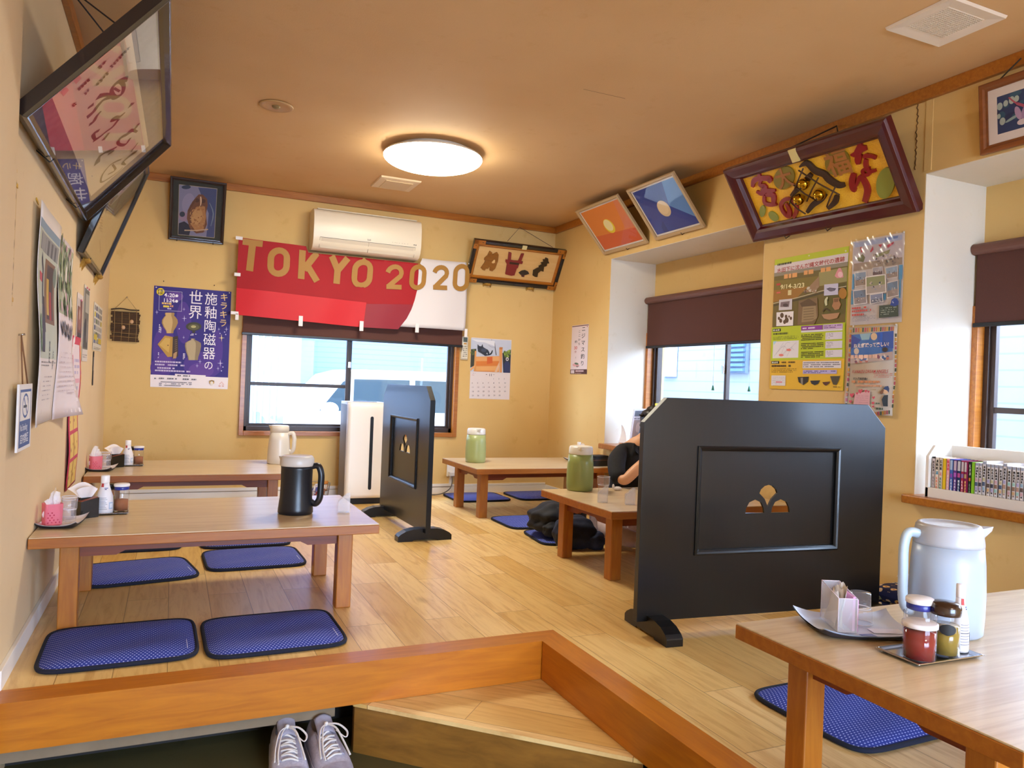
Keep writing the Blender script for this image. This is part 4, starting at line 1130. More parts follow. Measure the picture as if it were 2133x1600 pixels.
photo(b, [(425, 640), (600, 620), (600, 760), (420, 775)], 'a8a4b0', '6a5860', 73)
photo(b, [(640, 650), (860, 610), (860, 810), (665, 840)], '9ab0c8', 'a09088', 74)
photo(b, [(665, 900), (860, 860), (870, 1130), (660, 1165)], '7286a0', '9a8c88', 75)
photo(b, [(100, 1010), (320, 990), (330, 1235), (110, 1255)], '708098', '94888a', 76)
photo(b, [(380, 1095), (600, 1070), (605, 1220), (385, 1250)], '8088a4', '6c7080', 77)
photo(b, [(315, 790), (660, 755), (665, 1065), (315, 1095)], '8c9068', 'a49a94', 78)
for k, (y, x1) in enumerate(((1280, 530), (1330, 525), (1395, 440))): b.lines(85, y, x1, y + 42, 1, 'c04a44', 0.75, 80 + k, 0.92)
b.lines(85, 1440, 470, 1530, 4, '8a8a9c', 0.4, 84).poly([(540, 1285), (865, 1270), (860, 1480), (530, 1492)], '3e4a40').lines(565, 1310, 830, 1450, 4, 'b8c4b4', 0.3, 85, 0.6)
b.poly([(740, 1250), (750, 1195), (800, 1165), (850, 1180), (872, 1230), (865, 1285), (800, 1312), (720, 1285)], '27459a').ribbon([(775, 1215), (768, 1235), (775, 1250), (790, 1245)], 7, 'e8ecf4')
o = sheet_thing('team_poster', b, 'baseball team photo poster in a crinkled clear sleeve beside the wall corner', 'poster', 'right', 2.826, 1.334)
sv = MB()
def crink(u, v):
    d = 0.003 + 0.004 * abs(math.sin(8 * u + 6 * (1 - v) + 2.5 * math.sin(5 * v))) * max(0, v - 0.35) + 0.0015 * math.sin(30 * (u + v))
    return (-0.008 + u * 0.316, -0.004 - d, -0.006 + v * 0.444)
sv.grid(crink, 40, 50, 'film'); sv.build('clear_sleeve', o)
pins(o, [(0.004, 0.425), (0.297, 0.43)], 'd8d4cc')

b = Board(0.286, 0.440, [(150, 90), (985, 65), (835, 1550), (60, 1370)])
b.sheet('d3c5b2')
for i, x in enumerate(range(225, 930, 38)): b.rect(x - 12, 100 + 4, x + 12, 172, ['3f5a50', 'c04a6a', 'd07848', 'e0aa3c'][i % 4])
cs = ['e0aa3c', 'd07848', 'c04a6a', '3f5a50']
for i in range(17):
    t = i / 16
    x = 175 - 95 * t; b.rect(x - 12, 150 + 1180 * t - 24, x + 14, 150 + 1180 * t + 24, cs[i % 4])
    x = 952 - 88 * t; b.rect(x - 14, 250 + 1150 * t - 28, x + 14, 250 + 1150 * t + 28, cs[(i + 3) % 4])
for i in range(9): b.rect(480 + i * 38, 1440 + 2 * i, 504 + i * 38, 1500 + 2 * i, cs[(i + 3) % 4])
b.poly([(200, 210), (920, 175), (870, 655), (165, 655)], '3a78c8')
b.poly([(200, 210), (350, 300), (180, 440)], '2d4fb0').poly([(330, 205), (520, 195), (480, 300), (360, 300)], '9cc8dc').poly([(620, 190), (920, 178), (900, 470), (640, 440)], '2a5fc4')
b.poly([(165, 560), (880, 520), (870, 655), (165, 655)], 'c8b4b0').blobs(200, 560, 850, 640, 22, ['e0d0cc', '8a5a70', 'c88070', '4a70a8', 'f0e8e8'], 18, 34, 91)
b.oval(570, 255, 55, 60, 'e4c8a4').oval(750, 480, 50, 40, '3a3438').oval(270, 470, 40, 50, 'e0d0c0')
b.text('ねえ!野球って楽しい?', 228, 412, 72, 'f6e8e4', 0.03, 0.86, math.radians(1)).lines(175, 535, 835, 605, 1, 'f0c8b4', 0.8, 92, 0.95)
b.text('KANAZU DREAM ANGELS', 190, 800, 72, 'b8343c', 0.002, 0.72, math.radians(0.5), shear=0.2)
b.text('新入団員募集!!', 205, 900, 42, '3a3a3c', 0.02, 0.9)
b.lines(530, 850, 860, 930, 3, 'c87868', 0.4, 93).lines(180, 945, 825, 995, 1, 'd08858', 0.7, 94, 0.9).lines(178, 1010, 790, 1048, 1, 'd49a78', 0.7, 95, 0.85)
b.poly([(235, 1110), (480, 1110), (470, 1330), (200, 1330)], 'dba8b0').lines(245, 1150, 450, 1310, 5, 'b8808a', 0.2, 96)
for x, y, r in ((185, 1130, 38), (320, 1090, 38), (160, 1220, 26), (410, 1100, 26), (215, 1330, 34), (540, 1220, 26), (530, 1300, 26), (270, 1115, 22), (455, 1115, 20), (530, 1355, 22), (155, 1285, 16)):
    b.poly([(x, y + r), (x - r * 0.9, y - r * 0.1), (x - r * 0.75, y - r * 0.7), (x - r * 0.3, y - r * 0.75), (x, y - r * 0.35), (x + r * 0.3, y - r * 0.75), (x + r * 0.75, y - r * 0.7), (x + r * 0.9, y - r * 0.1)], 'cc4a62')
b.oval(752, 1150, 48, 46, 'e2bd9c').poly([(705, 1110), (730, 1075), (790, 1072), (810, 1120), (800, 1180), (770, 1140)], '2c4a84').poly([(680, 1270), (720, 1210), (790, 1215), (785, 1395), (705, 1380)], '26394c').poly([(645, 1150), (690, 1110), (718, 1130), (690, 1190), (650, 1180)], '7a5440')
b.lines(575, 1395, 785, 1435, 1, '3e5a4c', 0.8, 97, 0.95).lines(575, 1310, 680, 1335, 1, '4a6a5c', 0.8, 98, 0.9)
def wavy(x, z): return (0, -0.012 * (0.5 + 0.5 * math.sin(z * 17 + 0.6)) * (0.4 + x / 0.3) * (1 - z / 0.46), 0)
warp(b, wavy, [], [0.44 * i / 16 for i in range(1, 16)])
o = sheet_thing('recruiting_poster', b, 'wavy team recruiting poster with a colourful block border, lower of the sleeved pair', 'poster', 'right', 2.832, 0.884)
sv = MB(); sv.grid(lambda u, v: (-0.006 + u * 0.3, -0.004 + wavy(u * 0.29, v * 0.45)[1] - 0.003 * abs(math.sin(9 * u)), -0.012 + v * 0.46), 16, 30, 'film'); sv.build('clear_sleeve', o)
pins(o, [(0.03, 0.445), (0.28, 0.438)], 'd8d4cc')

# small fishing notice on the right wall
b = Board(0.288, 0.42, [(152, 185), (632, 125), (582, 1540), (105, 1540)])
b.sheet('dccdd0'); b.rect(155, 170, 630, 192, '5a2c28')
b.text('ニジマス釣り', 488, 190, 150, '16221e', 0.012, 0.75, vertical=True, pitch=1.28)
b.text('ここから', 372, 300, 80, '2a2a30', 0.01, 0.9, vertical=True, pitch=1.45).text('約', 270, 590, 84, '40383c', 0.01, 0.9, vertical=True).text('30', 210, 850, 125, 'c0403a', 0.012, 0.75).text('分', 255, 880, 70, '9a4a48', 0.01, 0.9, vertical=True).text('!', 250, 1110, 80, '40383c')
b.oval(265, 1290, 95, 48, 'd8a0a4', a=0.1).oval(285, 1250, 60, 28, '5a7058', a=0.2).blobs(270, 1300, 350, 1350, 8, ['4a4a48', '8a7474'], 8, 16, 99)
b.poly([(110, 1415), (585, 1405), (582, 1540), (105, 1540)], '4a2420').rect(125, 1430, 225, 1525, 'cfc0c4').lines(240, 1430, 575, 1480, 1, 'd8b8b8', 0.8, 101, 0.9).lines(240, 1505, 575, 1525, 1, 'c8a0a0', 0.7, 102)
o = sheet_thing('fishing_notice', b, 'narrow white trout fishing notice with vertical black lettering', 'notice', 'right', 5.793, 1.078)
pins(o, [(0.27, 0.4)], '9a4030', 0.004)

# cat calendar on the back wall
b = Board(0.384, 0.535, [(138, 145), (1012, 190), (970, 1512), (85, 1480)])
b.sheet('ded6da')
b.poly([(128, 160), (1008, 205), (985, 915), (105, 885)], 'c2cade').poly([(130, 180), (640, 215), (640, 330), (420, 250), (260, 240)], 'dfe3ee')
b.poly([(125, 400), (240, 390), (225, 560), (200, 760), (110, 800)], '3c3e34').blobs(135, 420, 215, 520, 12, ['5a6a3c', '47543a'], 16, 30, 111)
b.poly([(810, 480), (1000, 400), (985, 915), (830, 910)], '2c3034').blobs(830, 430, 985, 560, 22, ['6a8434', '8aa444', '566e34'], 22, 40, 112)
b.poly([(225, 570), (260, 560), (740, 545), (735, 900), (225, 885)], 'd8914e')
for i, (y, c) in enumerate(((560, 'e0a468'), (665, 'd67e36'), (775, 'e2a868'))): b.poly([(235, y), (738, y - 8), (736, y + 90), (232, y + 95)], c)
b.poly([(470, 570), (590, 560), (590, 700), (470, 720)], 'd0622c')
b.poly([(205, 440), (240, 435), (225, 740), (235, 885), (180, 882)], 'd69a5a').poly([(105, 830), (205, 740), (205, 790), (110, 880)], 'e2a868').poly([(738, 360), (808, 355), (800, 905), (748, 910)], 'd8985c').poly([(745, 350), (815, 352), (808, 400), (742, 395)], 'c07a44').poly([(730, 690), (752, 720), (690, 905), (630, 905)], 'dcb898')
b.poly([(265, 290), (300, 330), (345, 335), (370, 285), (385, 350), (450, 390), (490, 410), (525, 470), (510, 530), (430, 545), (330, 480), (275, 450), (262, 380)], '2a3242').ribbon([(500, 520), (560, 490), (590, 420)], [26, 34, 20], '1c2028', 4).poly([(470, 470), (490, 510), (455, 500)], 'c8ccd4').oval(400, 420, 60, 40, '3f4a60')
b.ribbon([(640, 260), (648, 380), (672, 525)], [6, 14, 16], '40342e').ribbon([(500, 310), (560, 345), (640, 360)], 4, '5a5460')
b.oval(915, 610, 32, 40, 'd8d4d8').oval(915, 612, 16, 20, '34343c').poly([(840, 720), (880, 660), (950, 660), (985, 780), (980, 912), (845, 912)], '2b3560')
b.text('11', 508, 985, 74, '34343a', 0.01).lines(445, 940, 500, 965, 1, '8a848a', 0.6, 113).lines(598, 948, 660, 965, 1, '8a848a', 0.6, 114).lines(135, 915, 245, 930, 1, '8a90b0', 0.5, 115).lines(138, 955, 195, 968, 1, 'c08890', 0.6, 116)
n = 1
for r in range(5):
    for c in range(7):
        if (r == 0 and c < 4) or n > 30: continue
        b.text(str(n), 130 + c * 118 + (4 if r else 0), 1062 + r * 92, 44, '5c5660' if c < 5 else '66707e', 0.0); n += 1
o = sheet_thing('cat_calendar', b, 'wall calendar with a dark cat on an orange wooden fence', 'calendar', 'back', 2.375, 0.83)
pins(o, [(0.19, 0.525)], 'a8a098', 0.004)

# red festival banner across the back window
b = Board(1.852, 0.585, [(80, 90), (1572, 272), (1598, 735), (80, 607)], 0.0, 0.0004)
red = fabric('banner_red', 'a50f1c', '9e0d1a', 4, 0.75)
b.sheet('ddd8da', 0.0015)
b.poly([(80, 90), (1250, 232), (1257, 330), (1258, 450), (1247, 520), (1230, 585), (1205, 645), (1155, 718), (80, 607)], red)
b.poly([(80, 425), (935, 530), (925, 700), (80, 607)], 'c8081a').poly([(935, 540), (1240, 550), (1230, 585), (1205, 645), (1155, 718), (925, 700)], '8e1226')
gold = 'a5762c'
b.poly([(108, 98), (238, 112), (235, 152), (106, 138)], gold).ribbon([(172, 120), (159, 312)], 42, gold)
def oring(cx, cy, hw, hh, wd):
    r = hw; p = [(cx + x, cy + y) for x, y in arc(0, -hh + r, r, 180, 360, 10) + arc(0, hh - r, r, 0, 180, 10)]
    b.ribbon(p, wd, gold, closed=True)
oring(345, 252, 52, 78, 40)
b.ribbon([(497, 170), (497, 362)], 42, gold).ribbon([(512, 300), (590, 190)], 42, gold).ribbon([(528, 262), (602, 378)], 42, gold)
b.ribbon([(690, 210), (732, 305)], 42, gold).ribbon([(792, 225), (732, 305)], 42, gold).ribbon([(731, 295), (729, 395)], 42, gold)
oring(893, 330, 50, 78, 38)
def two(x, y, w, h):
    p = arc(x + w / 2, y + w / 2, w / 2, 190, 360, 10) + [(x + w * 0.96, y + w * 0.72), (x + w * 0.1, y + h)]
    b.ribbon(p, 32, gold); b.ribbon([(x - 2, y + h), (x + w + 8, y + h + 7)], 32, gold)
two(1055, 288, 88, 132); oring(1254, 362, 41, 70, 33); two(1362, 298, 82, 134); oring(1540, 372, 40, 76, 33)
def bwave(x, z):
    k = x / 1.852
    cut = min(0, 0.530 - z) if 0.52 < x < 1.43 else 0
    return (0.010 * math.sin(z * 7) * (k > 0.93) * (k - 0.93) * 12, -0.010 - 0.012 * math.sin(x * 5.2 + z * 2.5) - 0.006 * math.sin(x * 13 - z * 6) - 0.02 * max(0, 0.55 - z) * (0.6 + 0.4 * math.sin(x * 4)), -0.012 * math.sin(k * PI) * (1 if z > 0.3 else 0.3) * (0 if cut else 1) + cut)
warp(b, bwave, [1.852 * i / 96 for i in range(1, 96)], [0.0325 * i for i in range(1, 18)])
bn = b.build('festival_banner', loc=(0.418, WB - 0.095, 1.412), rot=(0, 0.0, 0))
bn.rotation_euler = (0, 0.0, 0)
tag(bn, 'red and white cloth banner with gold TOKYO 2020 lettering hung over the window', 'banner')
for i, (u, v, w, h) in enumerate(((-0.022, 0.565, 0.05, 0.026), (-0.022, 0.29, 0.045, 0.026), (-0.036, 0.0, 0.055, 0.024), (-0.003, -0.04, 0.024, 0.05), (0.462, -0.055, 0.032, 0.08), (0.94, -0.062, 0.032, 0.08), (1.405, -0.045, 0.032, 0.075), (1.842, -0.055, 0.026, 0.07))):
    MB().box((u, -0.036, v), (u + w, -0.031, v + h), mat('e6e2e4', 0.6)).build('hanging_loop', bn, bevel=0.004)
pins(bn, [(0.0, 0.585), (0.62, 0.573), (1.86, 0.575)], 'c8c4be', 0.006)
for ch in bn.children:
    if ch.name.startswith('push_pin'): ch.location.y = -0.02
# ---------------------------------------------------------------- framed pictures leaning out from the walls
def framed(name, label, cat, wall, a, z, w, h, tilt, prof, fcol, art, roll=0.0, glass=True, inset=None, back=0.004):
    rz = WALLROT[wall]
    t = thing(name, label, cat, on_wall(wall, a, z, 0.004))
    R_ = Matrix.Rotation(rz, 3, 'Z') @ Matrix.Rotation(math.radians(tilt), 3, 'X') @ Matrix.Rotation(math.radians(roll), 3, 'Y')
    t.rotation_euler = R_.to_euler()
    M4 = Matrix.Translation(t.location) @ R_.to_4x4()
    ring_frame(w, h, prof, fcol).build('frame', t, bevel=0.0012)
    if art is not None:
        i = inset
        art.v = [(x + i, y - back, zz + i) for x, y, zz in art.v]
        art.build('picture', t)
        if glass:
            MB().box((i - 0.004, -back - 0.012, i - 0.004), (w - i + 0.004, -back - 0.0105, h - i + 0.004), 'frameglass').build('glass', t)
    MB().box((0.006, -0.003, 0.006), (w - 0.006, 0.0, h - 0.006), '3a2c20').build('backing_board', t)
    return t, M4.inverted()
def cord(t, Mi, pts, r=0.0022, c='4a3626'):
    MB().tube([Mi @ Vector(p) for p in pts], r, mat(c, 0.7), 6).build('hanging_cord', t)
def hook(t, u, d, c='1a1816'):
    MB().tube([(u, 0.004, -0.004), (u, -d - 0.006, -0.004), (u, -d - 0.008, 0.014)], 0.0025, mat(c, 0.4), 6).build('support_hook', t)

PF = lambda wd, dp: [(0, 0), (0, dp * 0.8), (wd * 0.15, dp), (wd * 0.55, dp * 0.92), (wd * 0.8, dp * 0.6), (wd, dp * 0.55), (wd, 0.002)]
ink = '3f2a28'

# A: big calligraphy on the left wall (plan units: 3.2 x photograph pixels)
QA = [(1061.6, -84.7), (1097.9, 905.6), (512.1, 1424.1), (60.7, 728.2)]
H_ = homog(QA, [(0, 0.563), (1.618, 0.563), (1.618, 0), (0, 0)])
iw = 0.032
b = Board(1.618 - 2 * iw, 0.563 - 2 * iw, None)
b.H = homog(QA, [(-iw, 0.563 - iw), (1.618 - iw, 0.563 - iw), (1.618 - iw, -iw), (-iw, -iw)])
b.ppx = 0.0016; b.ppy = 0.0011
mount = fabric('brocade_mount', '6f6a80', '57526c', 22, 0.8)
b.sheet(mount)
b.poly([(832, 120), (975, 950), (590, 1285), (318, 650)], 'ded0bc')
S = lambda pts, ws, c=ink: b.ribbon(pts, ws, c, 5)
S([(812, 520), (760, 540), (720, 590), (740, 640), (790, 615), (800, 560), (765, 530)], [26, 20, 14, 18, 16, 14, 12]); S([(830, 500), (800, 545)], [4, 30]); S([(730, 630), (680, 625), (625, 640)], [12, 16, 24])
S([(735, 580), (775, 600)], [8, 8]); S([(725, 640), (670, 655), (625, 700), (600, 735), (555, 775)], [10, 14, 18, 18, 24]); S([(600, 685), (560, 715)], [18, 12]); S([(650, 730), (620, 765), (600, 800), (570, 822)], [10, 14, 16, 16])
S([(872, 675), (840, 692)], [8, 26]); S([(812, 735), (770, 770), (735, 780), (715, 790)], [8, 18, 26, 14]); S([(770, 780), (730, 830), (690, 860), (640, 900), (600, 925)], [16, 14, 12, 14, 18]); S([(640, 855), (600, 880), (610, 915)], [14, 16, 10]); S([(705, 870), (665, 920)], [12, 20])
S([(905, 805), (880, 840), (840, 870), (780, 905), (770, 940), (815, 945), (850, 900)], [14, 18, 16, 18, 12, 14, 12]); S([(895, 860), (850, 850), (820, 890)], [10, 14, 12]); S([(760, 960), (715, 985), (680, 1000), (640, 1030), (625, 1075)], [10, 16, 10, 16, 26]); S([(740, 985), (700, 1010)], [12, 14])
S([(895, 985), (850, 1015), (800, 1060), (820, 1075)], [18, 20, 16, 6]); S([(900, 930), (855, 990)], [6, 8]); S([(790, 1040), (720, 1075), (665, 1140), (655, 1190), (700, 1170), (770, 1120), (800, 1090)], [8, 8, 10, 8, 10, 8, 6]); S([(730, 1075), (750, 1110), (700, 1140)], [8, 10, 8])
for k, (x0, y0, x1, y1, w) in enumerate(((828, 320, 700, 455, 9), (690, 485, 600, 575, 12), (665, 415, 615, 470, 16), (560, 530, 485, 605, 14), (560, 595, 530, 635, 9), (470, 685, 455, 705, 8))):
    rnd = random.Random(k); n_ = max(2, int(math.hypot(x1 - x0, y1 - y0) / 26))
    for i in range(n_):
        t0 = i / n_; cx, cy = x0 + (x1 - x0) * t0, y0 + (y1 - y0) * t0
        S([(cx + rnd.uniform(4, 14), cy - rnd.uniform(8, 14)), (cx - rnd.uniform(4, 12), cy - 2), (cx + rnd.uniform(0, 9), cy + 3), (cx - rnd.uniform(6, 14), cy + rnd.uniform(8, 14))], [w * 0.25, w * 0.5, w * 0.4, w * 0.3])
for x, y in ((482, 525), (398, 605)): b.poly([(x - 25, y + 8), (x + 12, y - 28), (x + 30, y - 10), (x - 8, y + 32)], 'd89a94')
la, Ma = framed('calligraphy_frame', 'large framed calligraphy leaning out high above the calendars', 'framed picture', 'left', 2.497, 1.682, 1.618, 0.563, 40.1,
       [(0, 0), (0, 0.034), (0.006, 0.044), (0.012, 0.044), (0.026, 0.030), (0.034, 0.02), (0.034, 0.002)], mat('1d1412', 0.25, coat=0.3), b, 0.0, True, iw, 0.008)
for y in (2.95, 3.72): hook(la, y - 2.497, 0.044)
cord(la, Ma, [(XL + 0.028, 3.30, 2.395), (XL + 0.33, 3.05, 2.12)], 0.003, '241c1a'); cord(la, Ma, [(XL + 0.028, 3.30, 2.395), (XL + 0.33, 3.55, 2.12)], 0.003, '241c1a')

# B: older scroll painting next to it
QB = [(914, 800.9), (962.6, 1129.3), (640, 1833.2), (505.5, 1680.3)]
iw = 0.03
b = Board(1.03 - 2 * iw, 0.712 - 2 * iw)
b.H = homog(QB, [(-iw, 0.712 - iw), (1.03 - iw, 0.712 - iw), (1.03 - iw, -iw), (-iw, -iw)]); b.ppx = 0.0015; b.ppy = 0.0011
b.sheet('1b2420', 0.0008)
b.polyuv([(0.16, 0.0), (0.97, 0.0), (0.97, 0.652), (0.16, 0.652)], 'd2bb8c')
b.polyuv([(0.16, 0.0), (0.22, 0.0), (0.22, 0.652), (0.16, 0.652)], 'dcc79c')
for p, w, c in (([(800, 1150), (770, 1260), (700, 1400)], [14, 26, 10], 'b0703c'), ([(830, 1180), (790, 1300), (740, 1420)], [8, 16, 8], 'b87a48'), ([(760, 1240), (710, 1330), (690, 1420)], [22, 34, 14], '857a70'), ([(740, 1400), (720, 1460)], [18, 10], 'b07a50'), ([(660, 1480), (650, 1540)], [14, 8], '9a8c70'), ([(720, 1520), (690, 1600)], [8, 12], 'b89868'), ([(650, 1600), (655, 1680)], [7, 7], '7a6a4c'), ([(860, 1200), (800, 1380)], [6, 6], 'c09060')): b.ribbon(p, w, c, 4)
for i in range(6): b.ribbon([(645 + (i % 2) * 12, 1445 + i * 18), (668, 1452 + i * 18)], 5, '8a7c60')
lb, Mb = framed('scroll_painting_frame', 'dark framed ink painting leaning out beside the room corner', 'framed picture', 'left', 4.134, 1.519, 1.032, 0.712, 19.5, PF(0.032, 0.03), mat('15110f', 0.3, coat=0.3), b, 0.0, True, iw, 0.006)
def cloth_pad(t, u, dpt, name='cloth_pad'):
    mb = MB(); c = fabric('gold_rag', 'b98d3a', '8d6622', 60)
    mb.ball((u, -dpt * 0.5, -0.006), 0.022, c, 8, (1.5, 1, 0.7))
    for k, dx in enumerate((-0.03, 0.02)):
        mb.add([(u + dx, -0.01, 0), (u + dx + 0.02, -0.03, 0), (u + dx * 1.8 + 0.008, -0.012, -0.075 - 0.02 * k), (u + dx * 1.8, -0.01, -0.08)], [(0, 1, 2, 3), (3, 2, 1, 0)], c)
    mb.build(name, t, solid=0.0)
for u in (0.22, 0.92): hook(lb, u, 0.03); cloth_pad(lb, u, 0.05)

# C: owl photograph
iw = 0.022
b = Board(0.383 - 2 * iw, 0.461 - 2 * iw)
b.H = homog([(420, 130), (1027, 235), (985, 910), (375, 835)], [(-iw, 0.461 - iw), (0.383 - iw, 0.461 - iw), (0.383 - iw, -iw), (-iw, -iw)]); b.ppx = b.ppy = 0.00062
b.sheet('24251c')
b.poly([(512, 228), (925, 290), (890, 835), (485, 790)], 'a89c86').poly([(516, 234), (921, 294), (886, 830), (489, 785)], '7c7a98')
b.poly([(720, 270), (921, 294), (886, 830), (800, 820), (830, 560)], '3a4470').poly([(489, 785), (500, 660), (560, 640), (640, 700), (610, 800)], '161c34').oval(590, 262, 50, 22, '2a3550').oval(560, 580, 60, 60, '8f7890').oval(540, 560, 30, 30, '242c40')
b.oval(610, 440, 70, 110, '8a86a4', a=0.2)
b.poly([(725, 345), (770, 350), (815, 400), (820, 470), (800, 560), (810, 680), (770, 770), (690, 780), (620, 720), (590, 610), (600, 520), (650, 430), (690, 380)], '6a4028')
b.poly([(700, 480), (790, 480), (800, 600), (770, 740), (690, 760), (640, 690), (640, 570)], 'a87444').oval(700, 590, 60, 90, 'b98a54', a=0.3)
b.blobs(630, 470, 790, 760, 60, ['93602f', 'b58850', '875431', 'a87a4c'], 5, 12, 121)
b.oval(705, 410, 26, 22, '4a2a1c').oval(772, 420, 26, 22, '4a2a1c').ribbon([(745, 370), (748, 420), (742, 470)], [12, 16, 8], 'd8b490', 3).ribbon([(690, 400), (640, 470), (610, 530)], [20, 26, 14], '5c3622', 3)
b.ribbon([(560, 740), (700, 745), (820, 735)], 14, 'b89a80').ribbon([(840, 440), (880, 560), (850, 700)], [6, 14, 6], '6c7c90', 3)
t_, m_ = framed('owl_photograph', 'black framed photograph of an owl hanging under the picture rail', 'framed picture', 'back', -0.066, 1.95, 0.383, 0.461, 20.7, PF(0.026, 0.024), mat('2a1a15', 0.3, coat=0.3), b, 0.0, True, iw, 0.006)
for u in (0.06, 0.31): hook(t_, u, 0.024)

# D: carved bucket plaque
iw = 0.058
b = Board(0.89 - 2 * iw, 0.389 - 2 * iw)
QD = [(165, 125), (1950, 380), (1715, 1080), (25, 905)]
b.H = homog(QD, [(-iw, 0.389 - iw), (0.89 - iw, 0.389 - iw), (0.89 - iw, -iw), (-iw, -iw)]); b.ppx = b.ppy = 0.00047
b.sheet(wood('pale_plaque_board', 'dcb87c', 'd2a868', (1.2, 10, 10), 0.4))
td, md = framed('bucket_plaque', 'small carved wooden plaque with a red bucket in the room corner', 'plaque', 'back', 2.284, 1.861, 0.89, 0.389, 31.0,
      [(0, 0), (0, 0.03), (0.006, 0.037), (0.026, 0.037), (0.034, 0.028), (0.038, 0.022), (0.038, 0.002)], mat('11161c', 0.22, coat=0.5), b, 0.0, False, iw, 0.006)
inner = ring_frame(0.814, 0.313, [(0, 0.0), (0, 0.024), (0.010, 0.028), (0.017, 0.018), (0.022, 0.014), (0.022, 0.0)], 'trim'); inner.v = [(x + 0.038, y, z + 0.038) for x, y, z in inner.v]; inner.build('inner_frame', td)
def carve(pts, c, d, name, t=td, H=b.H, back=0.0069, iw_=iw):
    q = Board(1, 1); q.H = H; k = [q.m(p) for p in pts]
    if sum(k[i][0] * k[(i + 1) % len(k)][1] - k[(i + 1) % len(k)][0] * k[i][1] for i in range(len(k))) < 0: k = k[::-1]
    k = [(u + iw_, v + iw_) for u, v in k]
    mb = MB(); mb.prism(k, -back - d, -back + 0.001, mat(c, 0.35, coat=0.3) if isinstance(c, str) else c, axis='y')
    o = mb.build(name, t, bevel=0.0015); return o
cw = wood('carved_brown_wood', '9c6622', '7c4c16', (3, 3, 12), 0.4)
carve([(320, 680), (385, 590), (400, 545), (375, 535), (385, 495), (435, 455), (475, 370), (520, 395), (535, 440), (590, 405), (620, 395), (650, 440), (645, 500), (640, 560), (590, 700), (540, 745), (490, 730), (490, 650), (460, 690), (430, 700), (425, 680), (395, 730), (350, 710)], cw, 0.010, 'carved_character')
carve([(520, 580), (560, 535), (585, 535), (585, 585), (545, 600)], 'dcb87c', 0.0105, 'carved_character')
carve([(845, 395), (895, 410), (885, 545), (960, 555), (1030, 560), (1085, 430), (1135, 430), (1080, 570), (1115, 575), (1100, 620), (1045, 615), (1020, 690), (1000, 700), (960, 820), (900, 828), (790, 800), (815, 620), (785, 575), (790, 535), (830, 540)], '7c1620', 0.012, 'carved_bucket')
carve([(862, 575), (1042, 600), (1040, 635), (860, 615)], '2a120e', 0.0126, 'carved_bucket')
carve([(1040, 780), (1095, 745), (1160, 735), (1215, 760), (1235, 800), (1165, 820), (1070, 812)], '241c14', 0.010, 'carved_lid'); carve([(1085, 815), (1150, 820), (1140, 855), (1095, 850)], '4a1616', 0.009, 'carved_lid')
carve([(1310, 740), (1380, 700), (1420, 690), (1410, 665), (1470, 635), (1450, 605), (1500, 590), (1490, 545), (1530, 545), (1545, 512), (1590, 530), (1590, 570), (1610, 615), (1570, 620), (1560, 665), (1510, 680), (1500, 765), (1450, 750), (1400, 790), (1385, 860), (1340, 855), (1300, 830)], '2c2014', 0.010, 'carved_character')
for cx, cz, sx_, sz_ in ((0, 0, 1, 1), (0.89, 0, -1, 1), (0, 0.389, 1, -1), (0.89, 0.389, -1, -1)):
    m2 = MB(); k = 0.036
    m2.box((min(cx, cx + sx_ * 0.1), -0.0395, min(cz, cz + sz_ * k)), (max(cx, cx + sx_ * 0.1), -0.034, max(cz, cz + sz_ * k)), 'trim')
    m2.box((min(cx, cx + sx_ * k), -0.0395, min(cz, cz + sz_ * 0.08)), (max(cx, cx + sx_ * k), -0.034, max(cz, cz + sz_ * 0.08)), 'trim')
    m2.box((cx + sx_ * 0.075 - 0.004, -0.041, cz + sz_ * 0.018 - 0.004), (cx + sx_ * 0.075 + 0.004, -0.0392, cz + sz_ * 0.018 + 0.004), '2a1808').box((cx + sx_ * 0.018 - 0.004, -0.041, cz + sz_ * 0.05 - 0.004), (cx + sx_ * 0.018 + 0.004, -0.0392, cz + sz_ * 0.05 + 0.004), '2a1808')
    m2.build('corner_fitting', td, bevel=0.001)
MB().box((0.443, -0.0395, 0.352), (0.487, -0.035, 0.388), mat('d8cc94', 0.4)).build('paper_label', td)
for u in (0.21, 0.63): hook(td, u, 0.037); cloth_pad(td, u, 0.06)
cord(td, md, [(2.60, WB - 0.19, 2.205), (2.785, WB - 0.03, 2.375), (3.04, WB - 0.19, 2.200)])

# E, F: sun and moon
def sunmoon(label, a, z, w, h, tilt, bgc, patches, quad, disc, dc):
    iw = 0.024
    b = Board(w - 2 * iw, h - 2 * iw)
    b.H = homog(quad, [(-iw, h - iw), (w - iw, h - iw), (w - iw, -iw), (-iw, -iw)]); b.ppx = b.ppy = 0.001
    b.sheet('e6e0dc')
    m = 0.012
    b.polyuv([(m, m), (w - 2 * iw - m, m), (w - 2 * iw - m, h - 2 * iw - m), (m, h - 2 * iw - m)], bgc)
    for p, c in patches: b.polyuv(p, c)
    u, v = b.m(disc); b.polyuv([(u + 0.062 * math.cos(i * PI / 20), v + 0.062 * math.sin(i * PI / 20)) for i in range(40)], dc[0])
    b.polyuv([(u - 0.004 + 0.05 * math.cos(i * PI / 20), v + 0.008 + 0.05 * math.sin(i * PI / 20)) for i in range(40)], dc[1])
    t, mi = framed('sky_picture', label, 'framed picture', 'right', a, z, w, h, tilt, [(0, 0), (0, 0.018), (0.004, 0.022), (0.014, 0.022), (0.024, 0.016), (0.024, 0.002)], mat('b59a72', 0.35, 0.1), b, 0.0, True, iw, 0.005)
    hook(t, w * 0.58, 0.022)
    return t, mi
